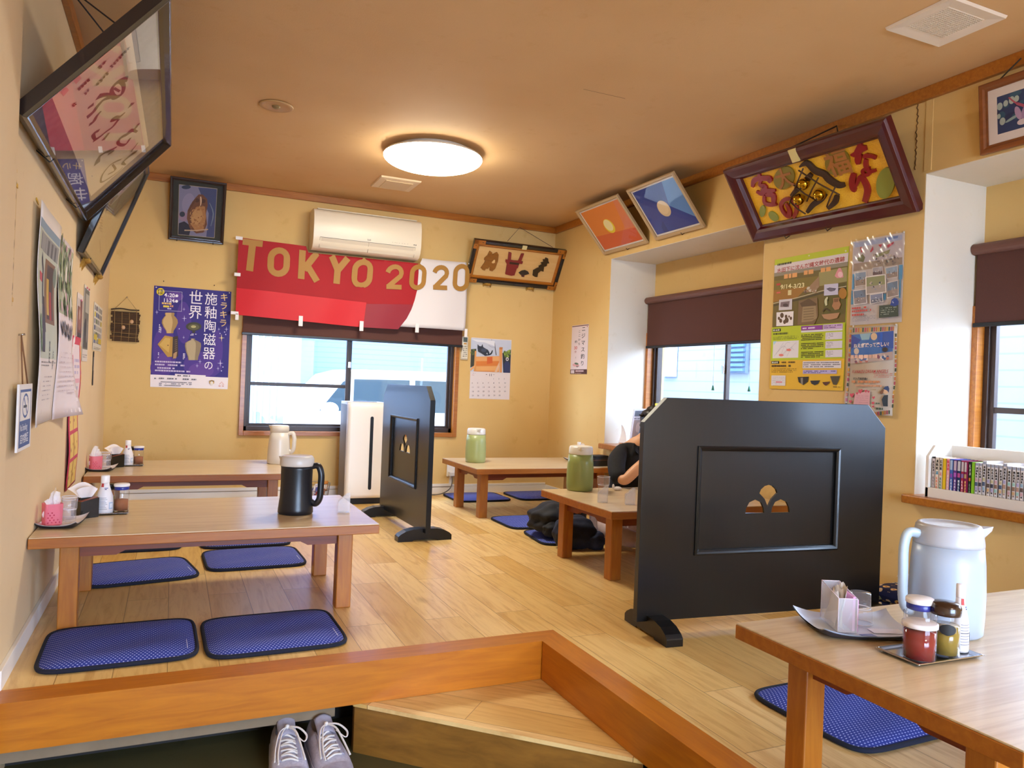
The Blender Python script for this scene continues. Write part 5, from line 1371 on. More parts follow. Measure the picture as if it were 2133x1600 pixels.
sunmoon('framed picture of a yellow sun on an orange sky', 5.277, 2.052, 0.613, 0.425, 41.4, 'dc7a1c', [([(0.012, 0.012), (0.553, 0.012), (0.553, 0.12), (0.012, 0.14)], 'd2561e'), ([(0.43, 0.13), (0.553, 0.13), (0.553, 0.365), (0.49, 0.365)], 'd8784a')],
        [(1201.5, 436.3), (1288.7, 401.7), (1352.8, 503.2), (1261.9, 527.2)], (1271, 469), ('e8d020', 'efe2a8'))
mv_ = sunmoon('framed picture of a pale full moon on a deep blue sky', 4.557, 2.054, 0.546, 0.422, 39.8, '2b3f94', [([(0.36, 0.362), (0.486, 0.362), (0.486, 0.06), (0.30, 0.19)], '5a86c8'), ([(0.012, 0.25), (0.012, 0.362), (0.34, 0.362), (0.25, 0.22)], '263a8c'), ([(0.10, 0.012), (0.15, 0.012), (0.15, 0.10), (0.10, 0.06)], '23337c')],
        [(1307.5, 394.6), (1406.2, 351.8), (1472.1, 469.4), (1370.6, 497.2)], (1385, 433), ('d8c098', 'e6cfa6'))

# G: lacquered plaque with gilt bells (plan units: 5.3325 x pixels of its crop)
QG = [(-31, 558), (1739, -21), (2144, 1014), (324, 1346)]
gw, gh, iw = 1.082, 0.466, 0.085
gold_m = new_mat('gilt_sand'); v_ = mapping(gold_m); n_ = noise(gold_m, v_, 260, 2); L(gold_m, ramp(gold_m, n_, [(0.35, 'e8ac1e'), (0.65, 'fccc3c')]), P(gold_m).inputs['Base Color'])
P(gold_m).inputs['Roughness'].default_value = 0.5; P(gold_m).inputs['Metallic'].default_value = 0.0; bump(gold_m, n_, 0.4, 0.002)
b = Board(gw - 2 * iw, gh - 2 * iw); b.sheet(gold_m)
HG = homog(QG, [(0, gh), (gw, gh), (gw, 0), (0, 0)])
lac = mat('480914', 0.3, coat=0.3)
tg, mg = framed('bell_plaque', 'maroon lacquer plaque with gilt bells on the pillar above the posters', 'plaque', 'right', 3.519, 1.888, gw, gh, 33.9, [(0, 0), (0, 0.038), (0.006, 0.05), (0.02, 0.054), (0.055, 0.05), (0.07, 0.042), (0.078, 0.022), (0.086, 0.018), (0.086, 0.002)], lac, b, 1.6, False, iw, 0.006)
def gcarve(pts, c, d, name, z0=0.0069): return carve(pts, c, d, name, tg, HG, z0, 0.0)
redl = mat('8c121c', 0.25, coat=0.5)
def gstroke(strokes, name, d=0.012):
    mb = Board(1, 1); mb.H = HG; mb.ppx = mb.ppy = gw / 1870; mb.y = -0.0069
    for pts, ws in strokes: mb.ribbon(pts, ws, redl, 5, d)
    o = mb.build(name, tg); return o
gstroke([([(1415, 275), (1430, 330), (1395, 400), (1330, 410)], [26, 60, 60, 16]), ([(1500, 335), (1440, 345), (1400, 370)], [40, 60, 40]), ([(1420, 400), (1410, 470), (1418, 515)], [60, 55, 34]), ([(1470, 440), (1500, 420), (1560, 425), (1610, 445)], [20, 40, 34, 30]), ([(1500, 460), (1500, 530), (1540, 590), (1610, 580)], [34, 40, 34, 28]), ([(1545, 560), (1500, 560), (1465, 590), (1490, 630), (1540, 620), (1535, 570)], [26, 26, 28, 30, 30, 24])], 'carved_character')
gstroke([([(1370, 615), (1355, 700), (1370, 780), (1400, 800)], [46, 60, 60, 30]), ([(1400, 760), (1440, 660), (1480, 690), (1525, 800), (1500, 930)], [16, 44, 50, 56, 50])], 'carved_character')
gstroke([([(330, 615), (345, 680)], [34, 44]), ([(265, 760), (280, 690), (350, 665), (450, 670), (440, 710)], [34, 50, 50, 56, 30]), ([(355, 680), (345, 740), (400, 760), (370, 830), (310, 810)], [30, 34, 60, 50, 26]), ([(360, 800), (440, 800), (515, 800)], [40, 46, 26]), ([(395, 850), (400, 930), (460, 955), (535, 955)], [30, 40, 40, 20]), ([(410, 850), (490, 850), (500, 945)], [30, 60, 44])], 'carved_character')
gstroke([([(690, 890), (620, 900), (580, 960), (610, 1040), (670, 1080), (670, 1010), (630, 940)], [30, 40, 40, 40, 50, 44, 30]), ([(690, 900), (740, 950), (750, 1030), (720, 1100)], [34, 40, 40, 34])], 'carved_character')
def ovalpts(cx, cy, rx, ry, a=0.0, n=36): return [(cx + rx * math.cos(2 * PI * i / n) * math.cos(a) - ry * math.sin(2 * PI * i / n) * math.sin(a), cy + rx * math.cos(2 * PI * i / n) * math.sin(a) + ry * math.sin(2 * PI * i / n) * math.cos(a)) for i in range(n)]
coin = mat('8a7a2c', 0.35, 0.4)
brown = mat('a4682c', 0.4)
for (cx, cy, rx, ry), ch in (((1182, 494), (132, 145)) + ('福',), ((604, 664), (108, 130)) + ('大',)) if False else ((((1182, 494, 132, 145)), '福'), (((604, 664, 108, 130)), '大')):
    gcarve(ovalpts(cx, cy, rx, ry, 0.45), coin, 0.008, 'carved_coin')
    q = Board(1, 1); q.H = HG; q.ppx = q.ppy = gw / 1870; q.y = -0.0152
    s_ = rx * 1.9; u0, v0 = q.m((cx, cy)); vs, fs = glyphs(ch, 0, 0.02)
    mx = (min(p[0] for p in vs) + max(p[0] for p in vs)) / 2; my = (min(p[1] for p in vs) + max(p[1] for p in vs)) / 2; kk = s_ * q.ppx
    q._put(vs, fs, u0 - mx * kk, v0 - my * kk, kk, brown, 1, 0, 0.003, 0); q.build('carved_character', tg)
green = mat('8d9440', 0.35, 0.2)
gcarve(ovalpts(1722, 722, 100, 172, 0.12), green, 0.010, 'carved_leaf')
gcarve(ovalpts(376, 1027, 32, 64, 0.05), green, 0.008, 'carved_leaf'); gcarve(ovalpts(497, 1085, 38, 66, -0.75), green, 0.008, 'carved_leaf')
rope = mat('4a2c12', 0.7)
def g3(x, y, d):
    q = Board(1, 1); q.H = HG; u, v = q.m((x, y)); return (u, -0.0069 - d, v)
bk = MB()
for pts, ws in (([(775, 540), (850, 500), (940, 580), (1040, 620), (1100, 680), (1200, 740), (1270, 740)], [14, 50, 60, 60, 66, 56, 40]), ([(690, 860), (760, 780), (840, 700), (900, 620)], [30, 50, 60, 40]), ([(870, 1040), (930, 960), (1010, 900), (1060, 840)], [30, 50, 56, 40]), ([(1100, 1000), (1170, 930), (1190, 860)], [30, 50, 40])):
    q = Board(1, 1); q.H = HG; q.ppx = q.ppy = gw / 1870; q.y = -0.0069; q.ribbon(pts, ws, mat('3c2310', 0.6), 4, 0.014); bk.add(q.v, q.f, mat('3c2310', 0.6))
for a_, c_ in (((840, 540), (700, 930)), ((1010, 640), (890, 900)), ((1200, 740), (1110, 960)), ((790, 560), (1250, 830)), ((740, 720), (1010, 900)), ((700, 900), (880, 1040))):
    bk.tube([g3(*a_, 0.03), g3((a_[0] + c_[0]) / 2, (a_[1] + c_[1]) / 2, 0.038), g3(*c_, 0.03)], 0.004, rope, 6)
bk.build('bell_lattice', tg)
bell_m = mat('c29a28', 0.12, 1.0)
for x, y in ((850, 710), (800, 880), (1025, 828)):
    c_ = g3(x, y, 0.03); m2 = MB(); m2.ball(c_, 0.031, bell_m, 14); m2.tube([(c_[0] + 0.0315 * math.cos(i * PI / 12), c_[1] + 0.0315 * math.sin(i * PI / 12), c_[2]) for i in range(24)], 0.002, bell_m, 6, True)
    m2.ball((c_[0], c_[1] - 0.029, c_[2] - 0.01), 0.005, '1a1408', 6); m2.build('gilt_bell', tg)
bar = g3(752, 372, 0)
MB().box((bar[0] - 0.024, -0.0565, gh - 0.072), (bar[0] + 0.024, -0.048, gh - 0.002), mat('d6c684', 0.4)).build('paper_label', tg)
for u in (0.27, 0.56): hook(tg, u, 0.055)
cord(tg, mg, [(XR - 0.25, 3.10, 2.255), (XR - 0.035, 2.93, 2.385), (XR - 0.25, 2.72, 2.25)], 0.004, '2a1c14')

# H: framed insect photograph over the second recess
iw = 0.034; hw, hh = 0.42, 0.296
b = Board(hw - 2 * iw, hh - 2 * iw)
b.sheet('e6dcda')
U0, V0, U1, V1 = 0.038, 0.036, hw - 2 * iw - 0.038, hh - 2 * iw - 0.036
b.polyuv([(U0, V0), (U1, V0), (U1, V1), (U0, V1)], '253a6c')
rnd = random.Random(5)
def uvblob(u, v, ru, rv, c, a=0.0):
    b.polyuv([(min(U1, max(U0, u + ru * math.cos(t) * math.cos(a) - rv * math.sin(t) * math.sin(a))), min(V1, max(V0, v + ru * math.cos(t) * math.sin(a) + rv * math.sin(t) * math.cos(a)))) for t in [i * PI / 9 for i in range(18)]], c)
for i in range(16): uvblob(rnd.uniform(U0, U1), rnd.uniform(V0 + 0.03, V1), rnd.uniform(0.01, 0.03), rnd.uniform(0.008, 0.02), rnd.choice(['2e5a78', '1c2c5c', '35607c']))
for u, v, r in ((0.05, 0.15, 0.012), (0.075, 0.155, 0.010), (0.1, 0.16, 0.012), (0.045, 0.11, 0.008), (0.06, 0.085, 0.012), (0.12, 0.16, 0.01)): uvblob(u, v, r, r * 1.3, 'b0c0bc')
uvblob(0.10, 0.085, 0.03, 0.006, '94b0b4', 0.3)
for p, w in (([(0.088, 0.175), (0.105, 0.155), (0.12, 0.14)], 0.006), ([(0.12, 0.14), (0.16, 0.115), (0.22, 0.10)], 0.011)):
    q = [Vector(x) for x in p]
    for i in range(len(q) - 1):
        d = (q[i + 1] - q[i]).normalized(); nrm = Vector((-d[1], d[0])) * w / 2
        b.polyuv([tuple(q[i] - nrm), tuple(q[i + 1] - nrm), tuple(q[i + 1] + nrm), tuple(q[i] + nrm)], 'b0506a')
uvblob(0.125, 0.10, 0.012, 0.03, 'b89ac0', 0.3); uvblob(0.15, 0.09, 0.012, 0.03, 'a888b8', -0.1); uvblob(0.14, 0.06, 0.02, 0.012, 'dccdd4')
th, mh = framed('insect_photograph', 'wooden framed close up photograph of an insect over the book recess', 'framed picture', 'right', 2.156, 2.03, hw, hh, 5.5, PF(0.034, 0.022), wood('frame_walnut', '8f5224', '743c16', (1.5, 10, 10), 0.35, 0.2), b, 0.0, True, iw, 0.006)
cord(th, mh, [(XR - 0.03, 1.99, 2.385), (XR - 0.05, 2.06, 2.32)], 0.003, '2a2018')
# ---------------------------------------------------------------- papers on the left wall (unit plans: x along the wall, y down)
def lsheet(name, label, cat, y0, y1, z0, z1, draw, curl=None, off=0.002, group=None):
    b = Board(y1 - y0, z1 - z0)
    b.ppx = y1 - y0; b.ppy = z1 - z0
    draw(b)
    if curl: warp(b, curl, [(y1 - y0) * i / 8 for i in range(1, 8)], [(z1 - z0) * i / 16 for i in range(1, 16)])
    return sheet_thing(name, b, label, cat, 'left', y0, z0, off, 0.0, group)
def d_cal1(b):
    b.sheet('e2dad6')
    b.rect(0.02, 0.07, 0.98, 0.69, 'bcc4b4').rect(0.02, 0.07, 0.98, 0.11, '7f98ac').rect(0.1, 0.12, 0.95, 0.2, '8c8e8c')
    for i in range(5): b.rect(0.12 + i * 0.16, 0.13, 0.2 + i * 0.16, 0.2, '55585a')
    b.rect(0.4, 0.22, 0.86, 0.52, '7a5a3a').rect(0.5, 0.24, 0.78, 0.5, '3f2c20').rect(0.5, 0.3, 0.6, 0.48, 'c8a430').rect(0.62, 0.36, 0.72, 0.5, '9c2c28').rect(0.1, 0.3, 0.3, 0.34, 'c04050')
    b.ribbon([(0.22, 0.22), (0.32, 0.28), (0.32, 0.44)], 0.05, '2a3440').ribbon([(0.36, 0.4), (0.34, 0.56)], [0.06, 0.16], '2c2634').ribbon([(0.34, 0.55), (0.34, 0.66)], 0.12, '30282e')
    b.oval(0.14, 0.55, 0.1, 0.06, '8fae8c').oval(0.1, 0.62, 0.07, 0.04, '7d9c78').oval(0.85, 0.28, 0.08, 0.05, '6c7c6c')
    b.text('富田', 0.62, 0.60, 0.055, '2c2a2c', 0.01, 1.0, vertical=True).text('お茶', 0.8, 0.64, 0.05, '2c2a2c', 0.01, 1.0, vertical=True)
    b.lines(0.1, 0.7, 0.95, 0.73, 2, '8a8488', 0.4, 7)
    b.text('11', 0.07, 0.86, 0.10, 'b8506a', 0.0, 0.8)
    for r in range(6): b.lines(0.42, 0.77 + r * 0.022, 0.95, 0.785 + r * 0.022, 1, 'a8a0a8', 0.4, 130 + r, 0.45)
    b.text('11', 0.45, 0.955, 0.03, 'b8a0ac')
o = lsheet('shop_calendar', 'tall calendar with a temple street photo and red 11, hung nearest the wooden name strip', 'calendar', 2.945, 3.475, 0.755, 1.518, d_cal1, lambda x, z: (0, -0.006 - 0.022 * math.exp(-((x - 0.02) / 0.09) ** 2) * (1 - z / 0.9) - 0.01 * math.sin(z * 6) ** 2, 0))
pins(o, [(0.265, 0.75)], '3a5a60')
def d_cal2(b):
    b.sheet('e2d6da')
    b.rect(0.0, 0.015, 1, 0.42, 'a8b094'); b.blobs(0.05, 0.03, 0.95, 0.40, 90, ['6f8458', '8a9c70', 'cdd0c0', 'e4e2da', '4f6440', 'd0a8b8'], 0.02, 0.06, 131)
    b.ribbon([(0.1, 0.47), (0.25, 0.52), (0.3, 0.47), (0.45, 0.53), (0.55, 0.48), (0.7, 0.54), (0.85, 0.47)], [0.02, 0.04, 0.02, 0.05, 0.02, 0.04, 0.02], '6a6468', 4)
    b.lines(0.1, 0.62, 0.9, 0.86, 9, 'bcaab4', 0.25, 132, 0.5); b.rect(0.55, 0.86, 0.8, 0.865, 'b8a8b0')
o = lsheet('flower_calendar', 'pale flower calendar with a curling bottom edge beside the temple street calendar', 'calendar', 3.48, 3.93, 0.752, 1.492, d_cal2, lambda x, z: (0, -0.008 - 0.10 * max(0, 0.3 - z) ** 1.5 * 4 * (x / 0.45) ** 1.5 - 0.012 * math.sin(z * 5) ** 2, 0))
pins(o, [(0.03, 0.725)], '3a5a60')
def d_pink(b):
    b.sheet('cc3a58')
    b.rect(0.16, 0.02, 0.86, 0.42, 'e6d6dc').lines(0.25, 0.14, 0.8, 0.26, 3, 'b4a8cc', 0.5, 133).rect(0.2, 0.28, 0.8, 0.31, 'e0a8b8').lines(0.25, 0.33, 0.8, 0.36, 1, '8898c8', 0.8, 134)
    for x, y, r in ((0.22, 0.05, 0.08), (0.1, 0.1, 0.06), (0.3, 0.02, 0.06), (0.12, 0.22, 0.05)): b.oval(x, y, r, r * 0.5, 'f0e6e8', 10)
    for x, y, r in ((0.92, 0.05, 0.05), (0.95, 0.12, 0.06), (0.92, 0.2, 0.05), (0.95, 0.28, 0.05)): b.oval(x, y, r, r * 0.6, 'e07a3a', 10)
    for a, c in ((0.46, 0.62), (0.645, 0.80), (0.825, 0.985)):
        b.rect(0.1, a, 0.46, c, 'e6c264').rect(0.5, a, 0.9, c, 'e6c264')
        for x in (0.16, 0.56): b.ribbon([(x, a + 0.09), (x + 0.03, a + 0.11)], 0.03, '8a3a30').ribbon([(x + 0.2, a + 0.06), (x + 0.22, a + 0.075)], 0.025, '8a5a30')
o = lsheet('menu_poster', 'long pink bordered menu poster with yellow panels reaching down towards the table', 'poster', 4.04, 4.42, 0.385, 1.115, d_pink, lambda x, z: (0, -0.004 - 0.008 * math.sin(z * 9) ** 2, 0))
def d_ph1(b):
    b.sheet('ddd2cc'); b.rect(0.08, 0.1, 0.92, 0.92, '6c4438').oval(0.5, 0.45, 0.3, 0.25, '94604c').rect(0.2, 0.75, 0.85, 0.9, '3a2824').oval(0.45, 0.4, 0.12, 0.1, 'b89884').rect(0.08, 0.1, 0.5, 0.25, 'c4b8b4')
o = lsheet('snapshot', 'small brown snapshot in a pale border between the menu poster and the corner', 'photograph', 4.25, 4.50, 1.075, 1.335, d_ph1); pins(o, [(0.14, 0.23)], 'd08090', 0.006)
def d_ph2(b):
    b.sheet('d6cec6'); b.rect(0.05, 0.04, 0.95, 0.84, '6e6c60').rect(0.1, 0.5, 0.9, 0.82, '4a463c').oval(0.4, 0.55, 0.2, 0.12, '3a3630').rect(0.3, 0.1, 0.9, 0.35, 'a8a496').oval(0.7, 0.6, 0.12, 0.15, '8a8478').lines(0.1, 0.9, 0.9, 0.96, 2, '8a8480', 0.4, 136)
o = lsheet('grey_photo_sheet', 'tall grey photo sheet with white lower margin beside the brown snapshot', 'photograph', 4.545, 4.82, 1.0, 1.405, d_ph2); pins(o, [(0.1, 0.395), (0.2, 0.395)], 'c86a70', 0.006)
def d_fly(b):
    b.sheet('d8d2c4')
    rnd = random.Random(8)
    for r in range(6):
        for c in range(5): b.rect(0.06 + c * 0.18, 0.05 + r * 0.14, 0.2 + c * 0.18, 0.15 + r * 0.14, rnd.choice(['5c6a8c', '8c8a84', '48506c', 'b4b0a8', '6a7a54', 'c8b43c', '9a9aa8']))
    b.rect(0.06, 0.66, 0.4, 0.78, 'cdb83c').rect(0.55, 0.72, 0.92, 0.84, 'c8b030').lines(0.06, 0.92, 0.9, 0.98, 2, '7a746c', 0.4, 137)
o = lsheet('event_flyer', 'flyer covered in small photographs pinned close to the back corner', 'flyer', 5.10, 5.68, 1.075, 1.36, d_fly); pins(o, [(0.29, 0.27)], 'd8d0c0')
st = thing('bookmark_strip', 'narrow black paper strip hanging below the event flyer', 'strip', on_wall('left', 5.16, 0.862, 0.003), WALLROT['left'])
MB().box((0, -0.0015, 0), (0.045, 0, 0.205), '17151a').build('strip', st); MB().lines if False else None
MB().box((0.012, -0.0022, 0.09), (0.03, -0.0014, 0.17), 'b8ac98').build('strip_label', st)
# wooden name strip and hanging sign close to the camera
ns = thing('name_strip', 'narrow wooden strip with brushed vertical writing pinned with yellow tape', 'sign', on_wall('left', 2.572, 1.135, 0.002), WALLROT['left'])
b = Board(0.045, 0.36); b.sheet(wood('pale_strip_wood', 'd9bd86', 'cda96c', (12, 12, 1.2), 0.6), 0.004); b.ppx = 0.045; b.ppy = 0.36
for p, w in (([(0.4, 0.08), (0.6, 0.11), (0.45, 0.14)], 0.09), ([(0.55, 0.17), (0.4, 0.2), (0.6, 0.22)], 0.09), ([(0.45, 0.30), (0.6, 0.34), (0.4, 0.37), (0.6, 0.4)], 0.1), ([(0.4, 0.46), (0.62, 0.5), (0.42, 0.54)], 0.1), ([(0.6, 0.6), (0.4, 0.64), (0.6, 0.68), (0.42, 0.7)], 0.1), ([(0.45, 0.82), (0.6, 0.85), (0.4, 0.88), (0.6, 0.92)], 0.1)): b.ribbon(p, w, '4a3a34', 4)
b.build('strip_board', ns)
tpm = mat('d8a820', 0.4)
for u, v in ((-0.012, 0.352), (0.012, 0.345), (0.008, 0.012)): MB().box((u, -0.0065, v), (u + 0.034, -0.0045, v + 0.012), tpm).build('tape', ns)
for y, z in ((2.585, 1.535), (2.98, 1.52)):
    o = MB().box((0, -0.0015, 0), (0.045, 0, 0.01), tpm).build('tape_scrap', None, on_wall('left', y, z, 0.001), (0, 0.15, WALLROT['left'])); tag(o, 'scrap of yellow tape stuck on the wall %s' % ('above the wooden name strip' if y < 2.8 else 'above the temple street calendar'), 'tape', 'yellow tape scraps')
sg = thing('no_smoking_sign', 'white and blue hanging no smoking board on a twisted string', 'sign', on_wall('left', 2.665, 0.70, 0.018), WALLROT['left'])
b = Board(0.23, 0.205); b.ppx = 0.23; b.ppy = 0.205; b.sheet('e2e0de', 0.006)
b.rect(0.08, 0.08, 0.92, 0.95, '3f5a94').rect(0.12, 0.12, 0.88, 0.55, 'e6e4e2')
b.ribbon([(0.5 + 0.22 * math.cos(i * PI / 12), 0.33 + 0.17 * math.sin(i * PI / 12)) for i in range(24)], 0.035, '3f5a94', closed=True).ribbon([(0.36, 0.2), (0.64, 0.46)], 0.035, '3f5a94').rect(0.34, 0.32, 0.6, 0.36, '4c4c54').ribbon([(0.64, 0.3), (0.66, 0.26), (0.62, 0.22)], 0.02, '6a6a74')
b.text('No Smoking', 0.14, 0.70, 0.14, 'e8ecf4', 0.012, 0.78).text('店内禁煙', 0.16, 0.88, 0.155, 'e8ecf4', 0.012, 1.0)
b.build('board', sg)
MB().tube([(0.07, -0.003, 0.2), (0.09, 0.006, 0.30), (0.10, 0.010, 0.355)], 0.0022, '7c5434', 6).tube([(0.16, -0.003, 0.2), (0.125, 0.006, 0.30), (0.10, 0.010, 0.355)], 0.0022, '7c5434', 6).build('string', sg)
MB().tube([(0.10, 0.018, 0.357), (0.10, 0.0, 0.36)], 0.003, 'steel', 6).build('nail', sg)
# bark weaving on the back wall
bw = thing('bark_weaving', 'small dark bark wall hanging with two pale shells', 'wall hanging', (-0.42, WB - 0.004, 1.165))
mb = MB(); bkm = wood('dark_bark', '5a3c1c', '2a1a0c', (2, 8, 40), 0.8)
for i in range(15):
    z = 0.004 + i * 0.0145; e = random.uniform(-0.008, 0.008)
    mb.box((0.005 + e, -0.012, z), (0.185 + random.uniform(-0.006, 0.006), -0.004, z + 0.0138), bkm)
mb.build('bark_strips', bw)
MB().tube(smoothline([(-0.002, -0.01, 0.232), (0.06, -0.01, 0.242), (0.12, -0.01, 0.236), (0.182, -0.01, 0.237)], 5), 0.0045, '2c1c12', 7).build('hanging_twig', bw)
mb = MB()
for x in (0.022, 0.07, 0.118, 0.165): mb.tube([(x, -0.014, 0.235 if x in (0.022, 0.165) else 0.215), (x + 0.003, -0.015, 0.1), (x, -0.014, 0.003)], 0.0016, 'b08e58', 5)
for z in (0.035, 0.062, 0.13): mb.tube([(0.005, -0.0145, z + 0.004), (0.18, -0.0145, z)], 0.0014, 'b08e58', 5)
mb.tube([(0.022, -0.012, 0.236), (0.098, -0.006, 0.325), (0.165, -0.012, 0.238)], 0.0013, '8c7048', 5); mb.build('lashing', bw)
for x, z in ((0.082, 0.105), (0.135, 0.15)): MB().ball((x, -0.017, z), 0.013, mat('c49c74', 0.5), 8, (1, 0.5, 1.2)).build('shell', bw)
MB().ball((0.098, -0.004, 0.327), 0.005, 'steel', 6).build('nail', bw)
# small nails left in the back wall
for x, z in ((-0.085, 1.63), (0.265, 1.63)):
    o = MB().tube([(0, 0, 0), (0, -0.014, 0.003)], 0.003, '2a241e', 6).build('wall_nail', None, (x, WB, z)); tag(o, 'dark bare nail in the back wall above the purple poster, %s' % ('corner side' if x < 0 else 'banner side'), 'nail', 'bare nails')
# ---------------------------------------------------------------- table ware
def put(x, y, r=0.0):
    k = 1 + r / math.hypot(x, y); return (x * k, y * k, ZT)
def jug(label, loc, rz, body, lid, cbody, clid, hl, handle=True, spout=0.03, ch=None):
    """body: outline [(r, z)], lid: outline above it; local +x is the spout"""
    t = thing('water_jug', label, 'jug', loc, rz, 'insulated water jugs')
    cb, cl = mat(cbody, 0.32), mat(clid, 0.32)
    MB().lathe(body, cb, n=48).build('body', t)
    l = MB(); l.lathe(lid, cl, n=48)
    r0, z0 = lid[1][0], lid[1][1]; zt = lid[-1][1]; rt = max(p[0] for p in lid[-3:])
    if spout:
        zz = zt - 0.008
        vs = [(r0 * 0.80, -0.032, zz - 0.026), (r0 + spout, 0, zz - 0.006), (r0 * 0.80, 0.032, zz - 0.026), (r0 * 0.72, -0.034, zz + 0.002), (r0 + spout + 0.004, 0, zz + 0.006), (r0 * 0.72, 0.034, zz + 0.002), (r0 * 0.86, 0, zz - 0.042)]
        sp_m = MB(); sp_m.add(vs, [(0, 1, 4, 3), (1, 2, 5, 4), (3, 4, 5), (6, 1, 0), (6, 2, 1)], cl, False)
    ld = l.build('lid', t)
    if spout: sp_m.build('spout', ld)
    if handle:
        rm_ = max(p[0] for p in body)
        za, zb_, ro = hl
        p = smoothline([(-rm_ * 0.82, 0, za), (-rm_ - ro * 0.55, 0, za + 0.004), (-rm_ - ro, 0, za - 0.03), (-rm_ - ro, 0, (za + zb_) / 2), (-rm_ - ro * 0.9, 0, zb_ + 0.02), (-rm_ - ro * 0.35, 0, zb_ - 0.006), (-rm_ * 0.88, 0, zb_ + 0.004)], 6)
        MB().tube(p, 0.0115, mat(ch, 0.32) if ch else cb, 12, flat=1.25).build('handle', t)
    return t
A_ = math.radians(-24.2)
jug('black water jug with a pale grey lid on the nearest low table', put(0.501, 3.323, 0.06), A_ + PI,
    [(0.0, 0), (0.070, 0), (0.0745, 0.006), (0.074, 0.022), (0.0685, 0.07), (0.066, 0.13), (0.067, 0.195), (0.0685, 0.21), (0.0, 0.21)], [(0.0, 0.208), (0.0715, 0.208), (0.073, 0.214), (0.072, 0.238), (0.066, 0.249), (0.060, 0.252), (0.05, 0.248), (0.0, 0.249)], '10141c', 'cfc8c0', (0.205, 0.05, 0.032), True, 0.006)
jug('cream white water jug with a side handle under the back window', put(0.674, 5.291, 0.05), A_ + PI,
    [(0.0, 0), (0.070, 0), (0.0755, 0.006), (0.0755, 0.05), (0.073, 0.10), (0.068, 0.16), (0.062, 0.215), (0.0, 0.215)], [(0.0, 0.213), (0.0625, 0.213), (0.062, 0.24), (0.060, 0.256), (0.054, 0.26), (0.0, 0.26)], 'd9d2c8', 'dfd6c8', (0.205, 0.085, 0.026), True, 0.010)
gb = [(0.0, 0), (0.070, 0), (0.0755, 0.006), (0.078, 0.04), (0.0785, 0.10), (0.075, 0.16), (0.069, 0.212), (0.0, 0.212)]
gl = [(0.0, 0.210), (0.070, 0.210), (0.0705, 0.216), (0.069, 0.246), (0.064, 0.256), (0.055, 0.258), (0.0, 0.258)]
jug('sage green water jug with a white lid on the corner table', put(2.102, 5.29, 0.05), math.radians(-95), gb, gl, 'a2ac72', 'e2e0dc', (0.20, 0.06, 0.03), True, 0.008)
jug('sage green water jug with a white lid on the table of the seated person', put(2.15, 3.779, 0.06), math.radians(-118), gb, gl, '8f9c5c', 'e2e0dc', (0.20, 0.06, 0.03), True, 0.008)
jug('large pale blue water jug with a white spouted lid beside the condiments', (1.853, 1.318, ZT), A_,
    [(0.0, 0), (0.078, 0), (0.085, 0.007), (0.0875, 0.05), (0.0885, 0.11), (0.086, 0.18), (0.0815, 0.228), (0.0, 0.228)], [(0.0, 0.226), (0.0825, 0.226), (0.0825, 0.234), (0.077, 0.272), (0.072, 0.279), (0.064, 0.279), (0.058, 0.275), (0.0, 0.277)], 'a9b6c8', 'b4b8c2', (0.248, 0.058, 0.026), True, 0.030, 'b4c6d6')

def tray(label, loc, rz, w, d, top, under, lip=0.014):
    t = thing('serving_tray', label, 'tray', loc, rz)
    def fn(u, v, k=0.0):
        a, b_ = u * 2 - 1, v * 2 - 1
        e = max(abs(a), abs(b_)); c = (abs(a) * abs(b_)) ** 3
        return (a * w / 2 * (1 + 0.04 * c), b_ * d / 2 * (1 + 0.04 * c), 0.004 + k + lip * max(0, (e - 0.8) / 0.2) ** 2 * 0.7 + lip * 1.1 * c)
    MB().grid(lambda u, v: fn(u, v), 24, 20, top).build('tray_surface', t)
    MB().grid(lambda u, v: fn(v, u, -0.0035), 20, 24, under).build('tray_underside', t) if False else MB().grid(lambda u, v: fn(1 - u, v, -0.0035), 24, 20, under).build('tray_underside', t)
    return t
def tumbler(label, x, y, z, r=0.031, h=0.086, inverted=False, group='clear plastic tumblers'):
    t = thing('tumbler', label, 'cup', (x, y, z), 0, group)
    prof = [(0.0, 0.004), (r * 0.82, 0.004), (r * 0.84, h * 0.4), (r * 0.86, h * 0.5), (r * 0.95, h * 0.55), (r, h), (r - 0.002, h), (r - 0.003, h)]
    if inverted: prof = [(q, h - z_) for q, z_ in prof][::-1]
    MB().lathe([p for p in prof], 'tumbler', n=28, open_top=not inverted).build('cup', t)
    b2 = MB(); zb = 0.0 if not inverted else h - 0.006
    b2.tube([(r * (0.83 if not inverted else 0.83) * math.cos(i * PI / 12), r * 0.83 * math.sin(i * PI / 12), (h * 0.52) if not inverted else h * 0.48) for i in range(24)], 0.0014, mat('e8e8ee', 0.2), 5, True)
    b2.tube([(r * math.cos(i * PI / 12), r * math.sin(i * PI / 12), h if not inverted else 0.001) for i in range(24)], 0.0013, mat('e8e8ee', 0.2), 5, True)
    b2.build('rim', t)
    return t
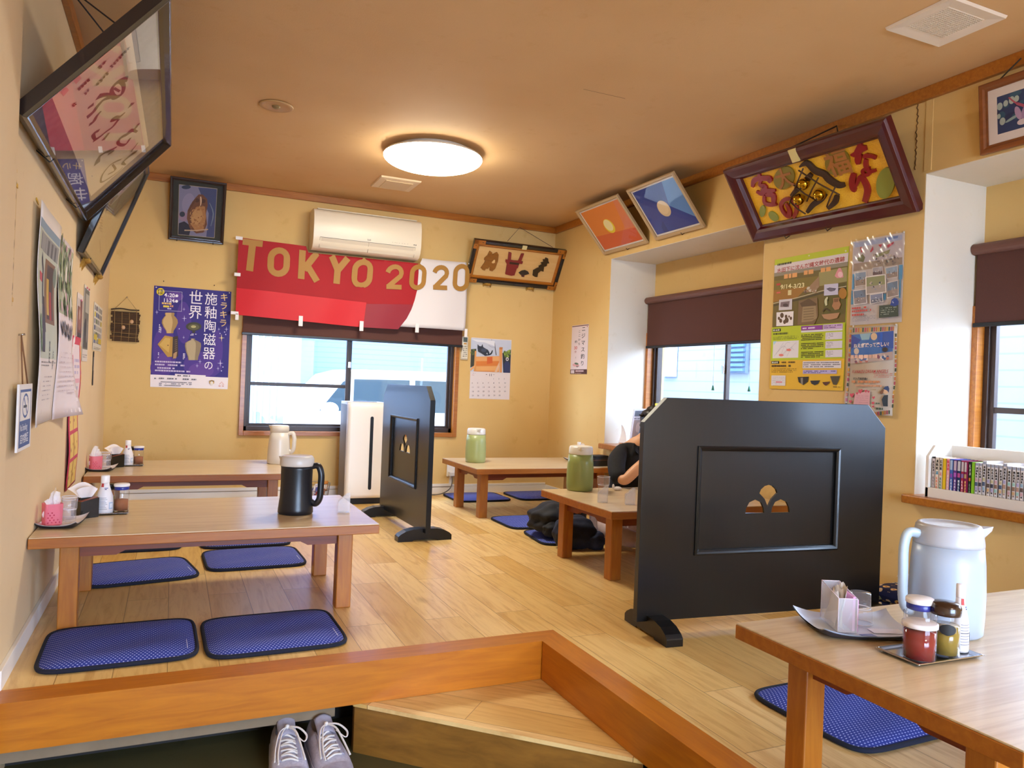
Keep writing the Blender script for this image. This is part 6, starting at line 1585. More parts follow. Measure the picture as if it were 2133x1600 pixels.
def pink_cup(label, x, y):
    t = thing('chopstick_holder', label, 'holder', (x, y, ZT + 0.008), 0.4, 'pink perforated holders')
    w, h = 0.058, 0.078
    pm = clear('pink_plastic', (0.98, 0.42, 0.52), 1.35, 0.15, 0.45, (0.95, 0.32, 0.42)) if 'pinkp' not in MT else MT['pinkp']
    MT['pinkp'] = pm
    mb = MB()
    for pts in (rrect(w, w, 0.012, 4),):
        n = len(pts)
        mb.add([(x_, y_, 0) for x_, y_ in pts] + [(x_ * 1.06, y_ * 1.06, h) for x_, y_ in pts], [(i, (i + 1) % n, n + (i + 1) % n, n + i) for i in range(n)] + [tuple(range(n - 1, -1, -1))], pm, False)
    mb.build('holder_cup', t)
    d = MB(); dk = mat('b8405a', 0.5)
    for r_ in range(5):
        for c in range(4 - (r_ % 2)):
            if r_ > 1 and c > 1: continue
            d.T = Matrix.Translation((-0.022 + c * 0.013 + (r_ % 2) * 0.0065, -w / 2 * 1.015 - 0.0012, 0.010 + r_ * 0.009)) @ Matrix.Rotation(PI / 2, 4, 'X'); d.lathe([(0.0026, 0.0), (0.0026, 0.0008)], dk, n=8)
    d.build('holes', t)
    pk = MB(); cm = clear('bag_film', (0.98, 0.97, 0.97), 1.3, 0.3, 0.62, (0.97, 0.94, 0.95)) if 'bagf' not in MT else MT['bagf']; MT['bagf'] = cm
    rnd = random.Random(int(y * 100))
    for k in range(4):
        cx, cy = rnd.uniform(-0.010, 0.010), rnd.uniform(-0.010, 0.010); a = rnd.uniform(0, 3)
        pk.grid(lambda u, v: (cx + (u - 0.5) * 0.046 * math.cos(a) + 0.006 * math.sin(7 * v + k), cy + (u - 0.5) * 0.046 * math.sin(a) + 0.006 * math.cos(9 * u + 3 * v), 0.03 + v * (0.108 - 0.014 * k) - 0.016 * abs(u - 0.4)), 6, 8, cm)
    pk.build('paper_packets', t)
    return t
def tissue_box(label, x, y, rz):
    t = thing('tissue_box', label, 'box', (x, y, ZT), rz, 'black tissue boxes')
    w, d, h = 0.066, 0.074, 0.079
    MB().prism([(-d / 2, 0), (d / 2, 0), (d / 2, h), (-d / 2, h - 0.012)], -w / 2, w / 2, mat('12100f', 0.25, coat=0.3), axis='x').build('box', t, bevel=0.002)
    MB().prism([(-d / 2 + 0.004, h - 0.0115), (d / 2 - 0.004, h - 0.0005), (d / 2 - 0.004, h + 0.0025), (-d / 2 + 0.004, h - 0.0085)], -w / 2 + 0.002, w / 2 - 0.002, mat('7a3a24', 0.35, coat=0.2), axis='x').build('lid', t)
    MB().box((-0.014, -0.026, h - 0.009), (0.014, 0.026, h + 0.0008), '060505').build('slot', t)
    tm = mat('ece4e2', 0.9)
    mb = MB()
    def f1(u, v):
        a = (u - 0.5) * 2; s = 0.012 + 0.045 * v ** 0.7
        return (-0.028 * v * v + 0.010 * math.sin(3 * a) * v, a * s, h - 0.008 + 0.062 * v - 0.018 * v * a * a + 0.005 * math.sin(9 * u + 3 * v))
    def f2(u, v):
        a = (u - 0.5) * 2; s = 0.010 + 0.034 * v ** 0.7
        return (0.006 + 0.022 * v + 0.008 * math.cos(4 * a) * v, a * s - 0.008 * v, h - 0.008 + 0.056 * v - 0.014 * v * a * a)
    mb.grid(f1, 12, 8, tm).grid(f2, 12, 8, tm)
    mb.build('tissue', t)
    return t
def lathe_cap(mb, r, z0, z1, c, n=24):
    mb.lathe([(0.0, z0), (r * 0.97, z0), (r, z0 + 0.002), (r, z1 - 0.003), (r * 0.93, z1), (0.0, z1)], c, n=n)
def sauce_bottle(label, x, y, z, r=0.033, h=0.154):
    t = thing('sauce_bottle', label, 'bottle', (x, y, z), 0.5, 'white sauce bottles')
    wm = mat('e6e2e6', 0.35)
    MB().lathe([(0.0, 0), (r * 0.94, 0), (r, 0.004), (r, h * 0.28), (r * 0.93, h * 0.45), (r * 0.66, h * 0.62), (r * 0.52, h * 0.72), (r * 0.47, h * 0.80), (0.0, h * 0.80)], wm, n=32).build('bottle', t); bt_ = [c for c in t.children][0]
    m = MB(); lathe_cap(m, r * 0.5, h * 0.80, h, mat('f0ecec', 0.3)); m.build('cap', t)
    l = MB()
    def on(u0, u1, z0, z1, c, dr=0.0006):
        def rr(zz):
            P_ = [(0.0, r), (h * 0.28, r), (h * 0.45, r * 0.93), (h * 0.62, r * 0.66), (h * 0.72, r * 0.52), (h * 0.80, r * 0.47), (h, r * 0.5)]
            for (a, ra), (b_, rb) in zip(P_, P_[1:]):
                if zz <= b_: return ra + (rb - ra) * (zz - a) / (b_ - a)
            return r * 0.5
        k = 8
        l.grid(lambda u, v: ((rr(z0 + (z1 - z0) * v) + dr) * math.cos(u0 + (u1 - u0) * u), (rr(z0 + (z1 - z0) * v) + dr) * math.sin(u0 + (u1 - u0) * u), z0 + (z1 - z0) * v), k, 4, c)
    a0 = -2.6
    on(a0 - 0.25, a0 + 0.35, h * 0.70, h * 0.795, 'b83a3a'); on(a0 + 0.5, a0 + 1.2, h * 0.66, h * 0.68, '4a5a9a'); on(a0 + 0.55, a0 + 0.9, h * 0.63, h * 0.65, '34406a')
    for i in range(8): on(a0 - 0.3, a0 + 0.9 - 0.1 * (i % 3), h * (0.12 + i * 0.042), h * (0.132 + i * 0.042), '8a8894' if i != 4 else '4a4a58')
    on(a0 + 1.1, a0 + 1.7, h * 0.12, h * 0.30, 'a8bcd8'); on(a0 + 1.2, a0 + 1.6, h * 0.15, h * 0.27, 'dfe4ee', 0.0009)
    l.build('label_print', bt_)
    return t
def spice_jar(label, x, y, z, r, h, lid, band, fill, fh, group):
    t = thing('spice_jar', label, 'jar', (x, y, z), 0, group)
    MB().lathe([(0.0, 0.003), (r * 0.9, 0.0), (r, 0.003), (r, h * 0.70), (r * 0.9, h * 0.76), (r * 0.9, h * 0.8)], 'jarglass', n=28, open_top=True).build('glass_jar', t)
    MB().lathe([(0.0, 0.004), (r * 0.88, 0.004), (r * 0.88, h * fh), (0.0, h * fh)], mat(fill, 0.7), n=24).build('contents', t)
    m = MB(); lathe_cap(m, r * 0.97, h * 0.78, h * 0.9, mat(band, 0.3)); bd_ = m
    m = MB(); lathe_cap(m, r * 1.05, h * 0.9, h, mat(lid, 0.35)); bd_.build('lid_band', m.build('lid', t))
    return t
def steel_tray(label, x, y, rz, w, d):
    t = thing('condiment_tray', label, 'tray', (x, y, ZT), rz, 'steel condiment trays')
    def fn(u, v):
        a, b_ = u * 2 - 1, v * 2 - 1; e = max(abs(a), abs(b_))
        return (a * w / 2, b_ * d / 2, 0.003 + (0.006 if e > 0.9 else 0.0) - (0.002 if e > 0.985 else 0))
    MB().grid(fn, 40, 40, 'steel').build('tray', t, solid=0.0012)
    return t
def wall_set(dy, word):
    tray('white oval edged tray with a pink holder %s' % word, (-0.362, 3.305 + dy, ZT), -0.12, 0.135, 0.20, 'e0d6d4', '2a2426')
    pink_cup('pink perforated holder full of paper packets %s' % word, -0.392, 3.278 + dy)
    tumbler('clear tumbler beside the pink holder %s' % word, -0.338, 3.298 + dy, ZT + 0.008, 0.027, 0.098)
    tumbler('second clear tumbler, behind the first and nearer the tissue box %s' % word, -0.350, 3.376 + dy, ZT + 0.009, 0.024, 0.074)
    tissue_box('black tissue box with a red brown lid %s' % word, -0.300, 3.452 + dy, -0.95)
    steel_tray('steel condiment tray under the white bottle %s' % word, -0.205, 3.555 + dy, 0.05, 0.115, 0.16)
    sauce_bottle('white sauce bottle with a red tab %s' % word, -0.236, 3.512 + dy, ZT + 0.005)
    spice_jar('spice jar with a white lid and blue band %s' % word, -0.176, 3.545 + dy, ZT + 0.005, 0.029, 0.115, 'e8e4e4', '24308a', '9a5a30', 0.42, 'blue banded spice jars')
    spice_jar('oil jar with a black lid behind the sauce bottle %s' % word, -0.226, 3.592 + dy, ZT + 0.005, 0.026, 0.108, '17130f', '1c1812', '6a5a20', 0.5, 'black lidded jars')
wall_set(0.0, 'on the black jug table'); wall_set(1.753, 'on the cream jug table')
def card_stand(label, x, y, rz):
    t = thing('card_stand', label, 'card stand', (x, y, ZT), rz, 'clear acrylic card stands')
    mb = MB(); w = 0.05
    for d, h0, h1 in ((-0.014, 0.078, 0.045), (0.014, 0.078, 0.045)):
        mb.prism([(-w / 2, 0), (w / 2, 0), (w / 2, 0.085), (w / 2 - 0.012, 0.085), (-w / 2, 0.05)], d - 0.001, d + 0.001, 'acrylic', axis='y')
    mb.box((-w / 2, -0.014, 0), (w / 2, 0.014, 0.002), 'acrylic'); mb.build('stand', t, bevel=0.0)
    e = MB()
    for d in (-0.014, 0.014): e.tube([(-w / 2, d, 0.05), (w / 2 - 0.012, d, 0.085), (w / 2, d, 0.085), (w / 2, d, 0.001), (-w / 2, d, 0.001)], 0.0008, mat('e6e2e4', 0.2), 5, True)
    e.build('polished_edge', t); return t
card_stand('clear card stand at the end of the black jug table', 0.716, 3.36, -0.2)
card_stand('clear card stand beside the green jug and tumbler', 2.075, 3.40, -0.5)
card_stand('clear card stand close to the wide black screen', 2.185, 3.31, -0.4)
tumbler('clear tumbler standing right of the near green jug', 2.245, 3.675, ZT, 0.036, 0.097)
cr_ = thing('crumpled_wrapper', 'crumpled white paper wrapper beside the elbow of the seated person', 'wrapper', (2.405, 3.78, ZT + 0.012))
mb = MB(); mb.ball((0, 0, 0), 0.016, mat('e4dcd8', 0.8), 8, (1.8, 1, 0.75)); mb.ball((-0.026, 0.004, 0.012), 0.009, mat('e4dcd8', 0.8), 6, (0.8, 0.8, 1.6)); mb.build('paper', cr_)
# things on the corner table
tray('white tray against the wall on the corner table', (3.03, 5.33, ZT), 0.1, 0.17, 0.24, 'e0d6d4', '2a2426')
pink_cup('pink perforated holder on the corner table', 3.05, 5.345)
tumbler('clear tumbler on the tray of the corner table', 2.985, 5.38, ZT + 0.010, 0.026, 0.11)
sauce_bottle('white sauce bottle on the corner table', 2.985, 5.28, ZT + 0.016, 0.03, 0.145)
cs = thing('black_case', 'flat black zipped case lying on the corner table', 'case', (3.02, 5.045, ZT), 0.1)
MB().prism(rrect(0.17, 0.13, 0.025), 0.0, 0.062, mat('14161c', 0.6)).build('case_body', cs, bevel=0.008)
MB().prism(rrect(0.172, 0.132, 0.026), 0.044, 0.05, mat('5a3a34', 0.6)).build('zip', cs)
MB().prism(rrect(0.15, 0.11, 0.025), 0.062, 0.078, mat('0e0f12', 0.7)).build('case_flap', cs, bevel=0.007)

# ------------- the near table with the pale blue jug
tray('pale blue tray with upturned corners on the near table', (1.622, 1.394, ZT), math.radians(-22.5), 0.245, 0.185, 'c6cede', '2c2a34', 0.016)
hd = thing('paper_holder', 'clear slanted acrylic holder with pink card and tissue paper on the blue tray', 'holder', (1.585, 1.4195, ZT + 0.010), math.radians(62))
L_, w_, h_ = 0.125, 0.046, 0.098
mb = MB()
sp = [(-L_ / 2, 0), (L_ / 2, 0), (L_ / 2, h_), (-L_ / 2, h_ * 0.86)]
for s in (-1, 1): mb.prism(sp, s * w_ / 2 - 0.001, s * w_ / 2 + 0.001, 'acrylic', axis='y')
mb.box((L_ / 2 - 0.001, -w_ / 2, 0), (L_ / 2 + 0.001, w_ / 2, h_), 'acrylic').box((-L_ / 2 - 0.001, -w_ / 2, 0), (-L_ / 2 + 0.001, w_ / 2, h_ * 0.86), 'acrylic').box((-L_ / 2, -w_ / 2, 0), (L_ / 2, w_ / 2, 0.002), 'acrylic')
mb.build('acrylic_walls', hd)
e = MB(); em_ = mat('e2d6e4', 0.2)
for s in (-1, 1): e.tube([(-L_ / 2, s * w_ / 2, 0.001), (-L_ / 2, s * w_ / 2, h_ * 0.86), (L_ / 2, s * w_ / 2, h_), (L_ / 2, s * w_ / 2, 0.001)], 0.0011, em_, 5)
e.tube([(-L_ / 2, -w_ / 2, h_ * 0.86), (-L_ / 2, w_ / 2, h_ * 0.86)], 0.0011, em_, 5).tube([(L_ / 2, -w_ / 2, h_), (L_ / 2, w_ / 2, h_)], 0.0011, em_, 5)
e.build('polished_edge', hd)
MB().box((-L_ / 2 + 0.004, -w_ / 2 - 0.004, 0.002), (-L_ / 2 + 0.052, -w_ / 2 - 0.0015, 0.082), mat('e6a8dc', 0.5)).build('pink_card', hd)
MB().box((-L_ / 2 + 0.006, -w_ / 2 + 0.003, 0.003), (L_ / 2 - 0.01, -w_ / 2 + 0.009, 0.088), mat('dba0d4', 0.5)).build('pink_card', hd)
tp_ = MB(); tm_ = mat('e2dcd8', 0.9)
for k in range(3):
    tp_.grid(lambda u, v: (-0.01 + (u - 0.5) * (0.085 - 0.05 * v) - 0.025 * v + 0.01 * k, 0.004 + 0.006 * k + 0.006 * math.sin(6 * u + 4 * v + k), max(0.004, 0.004 + v * (0.115 - 0.008 * k) - 0.022 * abs(u - 0.5) + 0.004 * math.sin(20 * u + k))), 12, 10, tm_)
tp_.build('tissue_paper', hd)
tumbler('upturned clear tumbler behind the acrylic holder on the blue tray', 1.668, 1.425, ZT + 0.006, 0.031, 0.084, True)
for i, (x, y, r) in enumerate(((1.690, 1.345, 0.0), (1.60, 1.333, 0.2))):
    o = MB().box((-0.055 if not i else -0.018, -0.018, 0), (0.055 if not i else 0.018, 0.018, 0.001), mat('e4e6f2' if not i else '7c8cc0', 0.7)).build('paper_slip', None, (x, y, ZT + 0.0055), (0, 0, math.radians(-22) + r)); tag(o, ('long white paper slip lying flat on the blue tray', 'small blue paper slip lying flat on the blue tray')[i], 'paper')
steel_tray('steel condiment tray with red and yellow jars on the near table', 1.643, 1.205, -0.03, 0.215, 0.118)
rj = thing('red_sauce_jar', 'glass jar of red liquid with a clip ring, front of the steel tray', 'jar', (1.578, 1.183, ZT + 0.005))
MB().lathe([(0.0, 0.004), (0.032, 0.0), (0.035, 0.004), (0.0355, 0.072), (0.033, 0.08), (0.0335, 0.09), (0.0345, 0.106), (0.032, 0.108)], 'jarglass', n=36, open_top=True).build('glass_jar', rj)
redm = mat('7c0e06', 0.08)
MB().lathe([(0.0, 0.005), (0.0325, 0.005), (0.0335, 0.066), (0.0, 0.066)], redm, n=36).build('red_liquid', rj)
MB().lathe([(0.0345, 0.074), (0.0375, 0.075), (0.0378, 0.084), (0.0345, 0.086)], mat('ddd6d8', 0.25), n=36).build('clip_ring', rj)
spice_jar('spice jar with a white lid and blue band behind the red jar', 1.640, 1.232, ZT + 0.005, 0.030, 0.122, 'e9e5e7', '232c84', '8a7a70', 0.2, 'blue banded spice jars')
oj = thing('oil_jar', 'jar of yellow oil with a dark brown lid on the steel tray', 'jar', (1.668, 1.186, ZT + 0.005))
MB().lathe([(0.0, 0.004), (0.029, 0.0), (0.0315, 0.004), (0.032, 0.085), (0.030, 0.098), (0.029, 0.1)], 'jarglass', n=36, open_top=True).build('glass_jar', oj)
MB().lathe([(0.0, 0.005), (0.0295, 0.005), (0.030, 0.07), (0.0, 0.07)], mat('8c7424', 0.08), n=36).build('oil', oj)
m = MB(); m.lathe([(0.0, 0.094), (0.0325, 0.094), (0.0335, 0.098), (0.033, 0.112), (0.028, 0.121), (0.0, 0.124)], mat('2c160e', 0.25, coat=0.4), n=32); m.build('lid', oj)
m = MB(); m.grid(lambda u, v: (0.0327 * math.cos(-2.35 + 0.62 * (u - 0.5) * 2), 0.0327 * math.sin(-2.35 + 0.62 * (u - 0.5) * 2), 0.058 + 0.022 * v), 10, 3, 'tumbler')
m.grid(lambda u, v: (0.0329 * math.cos(-2.35 + (u - 0.5) * 1.1 * math.sqrt(max(0.02, 1 - (2 * v - 1) ** 2))), 0.0329 * math.sin(-2.35 + (u - 0.5) * 1.1 * math.sqrt(max(0.02, 1 - (2 * v - 1) ** 2))), 0.052 + 0.026 * v), 10, 8, '17171a'); m.build('oval_label', oj)
sauce_bottle('white sauce bottle with a red tab beside the oil jar and blue jug', 1.727, 1.192, ZT + 0.005, 0.0205, 0.158)
# ---------------------------------------------------------------- book rack on the sill
SZ = 0.527
rk = thing('book_rack', 'low white book rack standing on the wooden sill', 'book rack', (3.135, 2.352, SZ), 0)
cw_ = mat('e2dace', 0.45)
RL = 1.25
MB().box((0, -RL, 0), (0.012, 0, 0.045), cw_).build('front_rail', rk, bevel=0.002)
MB().box((0.012, -RL, 0.0), (0.155, 0, 0.012), cw_).build('rack_floor', rk)
MB().box((0.155, -RL, 0.0), (0.168, 0, 0.235), cw_).build('back_panel', rk, bevel=0.002)
for y in (-0.014, -RL):
    MB().prism([(0, 0), (0.168, 0), (0.168, 0.235), (0.045, 0.235), (0.0, 0.185)], 0, 0.014, cw_, axis='y').build('side_panel', rk, loc=(0, y, 0), bevel=0.002)
def book(label, y, th, h, cover, marks, lean=0.0, group=None, d=0.112):
    t = thing('comic_book', label, 'book', (3.151, y, SZ + 0.013), 0, group)
    c = mat(cover, 0.45)
    mb = MB().box((0, -th, 0), (0.0015, 0, h), c).box((0, -th, 0), (d, -th + 0.0008, h), c).box((0, -0.0008, 0), (d, 0, h), c)
    y_ = -0.0004
    for (z0, z1, a0, a1, col) in marks:
        mb.add([(y_, -th * a0, h * z0), (y_, -th * a1, h * z0), (y_, -th * a1, h * z1), (y_, -th * a0, h * z1)], [(0, 1, 2, 3)], col); y_ -= 0.00005
    mb.build('cover', t)
    MB().box((0.0015, -th + 0.0008, 0.001), (d - 0.003, -0.0008, h - 0.003), mat('e9e2d6', 0.9)).build('pages', t)
    return t
def strokes(z0, z1, n, col, a0=0.25, a1=0.75, seed=1):
    r = random.Random(seed); out = []
    for i in range(n):
        a = z0 + (z1 - z0) * i / n; b_ = a + (z1 - z0) / n * 0.75; k = (z1 - z0) / n
        out += [(a, a + k * 0.18, a0, a1, col), (a + k * 0.5, a + k * 0.62, a0 + 0.05, a1 - r.uniform(0, 0.15), col), (a, b_, r.uniform(a0, 0.45), r.uniform(0.5, a1), col)]
    return out
spec = [('d2c4c0', 0.016, 0.172, [(0.0, 0.03, 0, 1, '241c1c'), (0.95, 1, 0, 1, '241c1c')] + strokes(0.55, 0.9, 5, '3a3234', seed=2) + strokes(0.1, 0.5, 5, '6a5a5c', 0.4, 0.8, 3), 'grey pink comic spine with dark lettering at the rack end'),
        ('ddd2c2', 0.018, 0.170, strokes(0.68, 0.96, 3, '1e1c1c', 0.2, 0.8, 4) + strokes(0.55, 0.66, 1, '3a8ab0', 0.2, 0.8, 5) + strokes(0.1, 0.5, 5, 'd8826a', 0.3, 0.75, 6), 'cream comic spine with black title and coral lettering'),
        ('dccfbe', 0.017, 0.170, strokes(0.68, 0.96, 3, '1e1c1c', 0.2, 0.8, 7) + strokes(0.54, 0.64, 1, 'd04a5a', 0.2, 0.8, 8) + strokes(0.1, 0.5, 5, '4a8a86', 0.3, 0.75, 9), 'cream comic spine with black title and teal lettering'),
        ('e0bb22', 0.0165, 0.168, [], 'plain yellow comic spine'),
        ('e0a4ac', 0.016, 0.169, strokes(0.7, 0.98, 3, 'd03a50', 0.2, 0.8, 10) + strokes(0.1, 0.6, 6, 'e8d8d4', 0.3, 0.75, 11), 'pink comic spine with red title'),
        ('3a66b4', 0.016, 0.169, [(0.72, 0.97, 0.05, 0.75, 'a8bcd8'), (0.52, 0.62, 0.1, 0.8, '8a4ab0')] + strokes(0.1, 0.5, 5, 'e0e4ee', 0.3, 0.75, 12), 'bright blue comic spine with white lettering'),
        ('5a3282', 0.017, 0.168, [(0.72, 0.97, 0.1, 0.8, 'c8b4c4'), (0.55, 0.66, 0.1, 0.85, 'a85ab8')] + strokes(0.1, 0.5, 5, 'd8cce4', 0.3, 0.75, 13), 'purple comic spine with pale lettering'),
        ('1e3260', 0.017, 0.168, [(0.72, 0.97, 0.1, 0.85, 'c8c4cc'), (0.55, 0.66, 0.1, 0.85, 'b84a90')] + strokes(0.1, 0.5, 5, 'e0e4ee', 0.3, 0.75, 14), 'dark blue comic spine with white lettering'),
        ('a82248', 0.014, 0.167, [(0.72, 0.97, 0.1, 0.85, 'ccc0c4'), (0.55, 0.66, 0.1, 0.85, '8a6aa8')] + strokes(0.1, 0.5, 5, 'f0d8dc', 0.3, 0.75, 15), 'crimson comic spine with white lettering'),
        ('86184e', 0.019, 0.167, [(0.72, 0.97, 0.05, 0.55, 'ccc0c4'), (0.55, 0.66, 0.05, 0.55, 'b89a6a')] + strokes(0.1, 0.5, 5, 'e8b46a', 0.1, 0.5, 16), 'magenta comic spine with gold lettering'),
        ('1e2e22', 0.013, 0.167, strokes(0.65, 0.95, 3, 'd8d4c8', 0.25, 0.75, 17) + [(0.5, 0.58, 0.2, 0.8, 'd0762a')] + strokes(0.1, 0.45, 4, '8a9a84', 0.3, 0.75, 18), 'dark green comic spine with pale title'),
        ('86c22a', 0.015, 0.166, [], 'plain lime green comic spine')]
y = 2.333
for c, th, h, mk, lab in spec:
    book(lab + ' in the white rack', y, th, h, c, mk, 0, 'coloured comics in the white rack'); y -= th + 0.0006
rnd = random.Random(3)
acc = ['8fb0c8', 'c8a0a8', 'a8c0a0', 'c0b890', 'a8a0c8', '9ac8c0', 'd0a878']
nw_ = 0
while y > 1.46:
    th = 0.0152; a, b_ = rnd.choice(acc), rnd.choice(['5a4a48', '8a6a58', '3a3a4a', 'b08a78', '4a5a78'])
    mk = [(0.925, 0.985, 0.15, 0.85, '9aa4bc'), (0.0, 0.03, 0.08, 0.92, '3a7ac0')] + strokes(0.62, 0.90, 4, '16161a', 0.2, 0.8, nw_ + 30) + [(0.52, 0.60, 0.15, 0.8, a), (0.40, 0.50, 0.12, 0.85, b_), (0.30, 0.38, 0.15, 0.8, rnd.choice(acc)), (0.25, 0.29, 0.3, 0.7, b_)] + strokes(0.1, 0.22, 3, '2a2a30', 0.4, 0.6, nw_ + 60)
    book('slim white comic spine of the long matching row in the white rack', y, th, 0.166 + (0.010 if nw_ in (2, 7) else 0), 'ddd8da', mk, 0, 'matching white comics in the rack')
    y -= th + (0.0008 if nw_ not in (2, 5, 7, 8) else 0.004); nw_ += 1

# leaning magazines and a curled sheet on the other sill
for i, (x, yy, c, acc_) in enumerate(((3.42, 4.83, 'e2c63a', 'c84a3a'), (3.36, 4.90, 'ded6dc', 'd06a90'), (3.30, 4.96, 'd8d2d4', '6a6a72'))):
    t = thing('magazine', ('yellow magazine propped upright behind the seated person', 'white and pink magazine propped upright behind the seated person', 'white magazine with a grey spine propped upright nearest the recess edge')[i], 'magazine', (x, yy, SZ + 0.001), 0.0, 'magazines on the sill')
    t.rotation_euler = (0.12, 0, 0.25 + 0.1 * i)
    B_ = Board(0.19, 0.29 + (0.05 if i == 0 else 0)); B_.sheet(c, 0.005); B_.ppx = 0.19; B_.ppy = 0.29
    B_.rect(0.08, 0.05, 0.92, 0.2, acc_); B_.rect(0.1, 0.3, 0.6, 0.85, 'b8a49a').lines(0.1, 0.24, 0.9, 0.28, 1, '5a5458', 0.6, 140 + i).oval(0.5, 0.5, 0.18, 0.14, 'e0c8b8').rect(0.65, 0.4, 0.9, 0.7, acc_)
    B_.v = [(p[0] - 0.095, p[1], p[2]) for p in B_.v]; B_.build('cover', t)
cs2 = MB().grid(lambda u, v: (0.03 * math.sin(2.2 * v) + 0.005 * u, (u - 0.5) * 0.10 * (1 - 0.8 * v), v * 0.15), 8, 10, mat('f2f0f2', 0.8)).build('curled_paper', None, (3.26, 5.08, SZ + 0.001), (0, -0.25, 0.2), solid=0.0006)
tag(cs2, 'curled white paper sheet standing on the sill behind the shoulder of the seated person', 'paper')

# flower patterned seat cushions stacked by the wall
for i in range(2):
    t = thing('seat_cushion', ('lower navy flower patterned cushion of the stack by the wall', 'upper navy flower patterned cushion of the stack by the wall')[i], 'cushion', (3.02, 2.275, 0.001 + i * 0.064), 0.03 * i, 'flower patterned cushions')
    def fn(u, v, s):
        a, b_ = u * 2 - 1, v * 2 - 1; r = max(abs(a), abs(b_)); th = math.atan2(b_, a); p = 6
        k = r * (abs(math.cos(th)) ** p + abs(math.sin(th)) ** p) ** (-1 / p)
        return (math.cos(th) * k * 0.125, math.sin(th) * k * 0.18, 0.0315 + s * 0.031 * (1 - r ** 8) ** 0.5 if r < 1 else 0.0315)
    MB().grid(lambda u, v: fn(u, v, 1), 30, 30, 'floral').grid(lambda u, v: fn(1 - u, v, -1), 30, 30, 'floral').build('cover', t)
ch_ = MB().prism([(2.43, 0.125), (2.50, 0.125), (2.488, 0.15), (2.472, 0.155), (2.466, 0.185), (2.458, 0.16), (2.436, 0.15)], XR - 0.0012, XR, 'e2dccd', axis='x').build('wall_peeled_patch'); struct(ch_)

# wire basket of snack packets beside the purifier
bkx, bky = 1.045, 5.90
wbk = thing('wire_basket', 'round wire basket of snack packets between the purifier and the cream jug table', 'basket', (bkx, bky, 0))
mb = MB(); wm_ = mat('8a8078', 0.3, 0.8)
for z, r in ((0.004, 0.075), (0.05, 0.083), (0.10, 0.09), (0.15, 0.098)): mb.tube([(r * math.cos(i * PI / 16), r * math.sin(i * PI / 16), z) for i in range(32)], 0.0022, wm_, 6, True)
for i in range(24):
    a = i * PI / 12; mb.tube([(0.075 * math.cos(a), 0.075 * math.sin(a), 0.004), (0.098 * math.cos(a), 0.098 * math.sin(a), 0.15)], 0.0014, wm_, 5)
mb.lathe([(0.0, 0.003), (0.076, 0.003), (0.076, 0.005), (0.0, 0.005)], wm_, n=28)
mb.build('wire_frame', wbk)
for i, (dx, dy, z, a, c1, c2) in enumerate(((-0.045, 0.0, 0.03, 0.3, '3a4a9c', 'e0d8e8'), (0.03, -0.035, 0.03, 1.2, 'c86a3a', 'ecd8b0'), (0.035, 0.035, 0.04, 0.7, 'd8d0e0', '7a5ab0'), (-0.01, 0.045, 0.05, 2.0, '9c2c3a', 'f0e0d8'), (-0.03, -0.045, 0.07, 0.9, 'e4dce4', '4a5ab0'), (0.05, 0.0, 0.085, 0.2, 'b8783a', 'e8dcd0'))):
    t = thing('snack_packet', ('blue snack packet', 'orange snack packet', 'lilac snack packet', 'red snack packet', 'white and blue snack packet', 'brown snack packet')[i] + ' in the wire basket', 'packet', (bkx + dx, bky + dy, z), a, 'snack packets in the basket')
    t.rotation_euler = (0.25, 0, a)
    MB().grid(lambda u, v: ((u - 0.5) * 0.055, -0.008 * (1 - (2 * v - 1) ** 4) * (1 - (2 * u - 1) ** 4), v * 0.085), 8, 8, mat(c1, 0.25)).grid(lambda u, v: ((0.5 - u) * 0.055, 0.008 * (1 - (2 * v - 1) ** 4) * (1 - (2 * u - 1) ** 4), v * 0.085), 8, 8, mat(c1, 0.25)).build('wrapper', t)
    MB().grid(lambda u, v: ((u - 0.5) * 0.035, -0.0095 * (1 - (0.5 * (2 * v - 1)) ** 4), 0.02 + v * 0.04), 6, 6, mat(c2, 0.4)).build('packet_label', t)

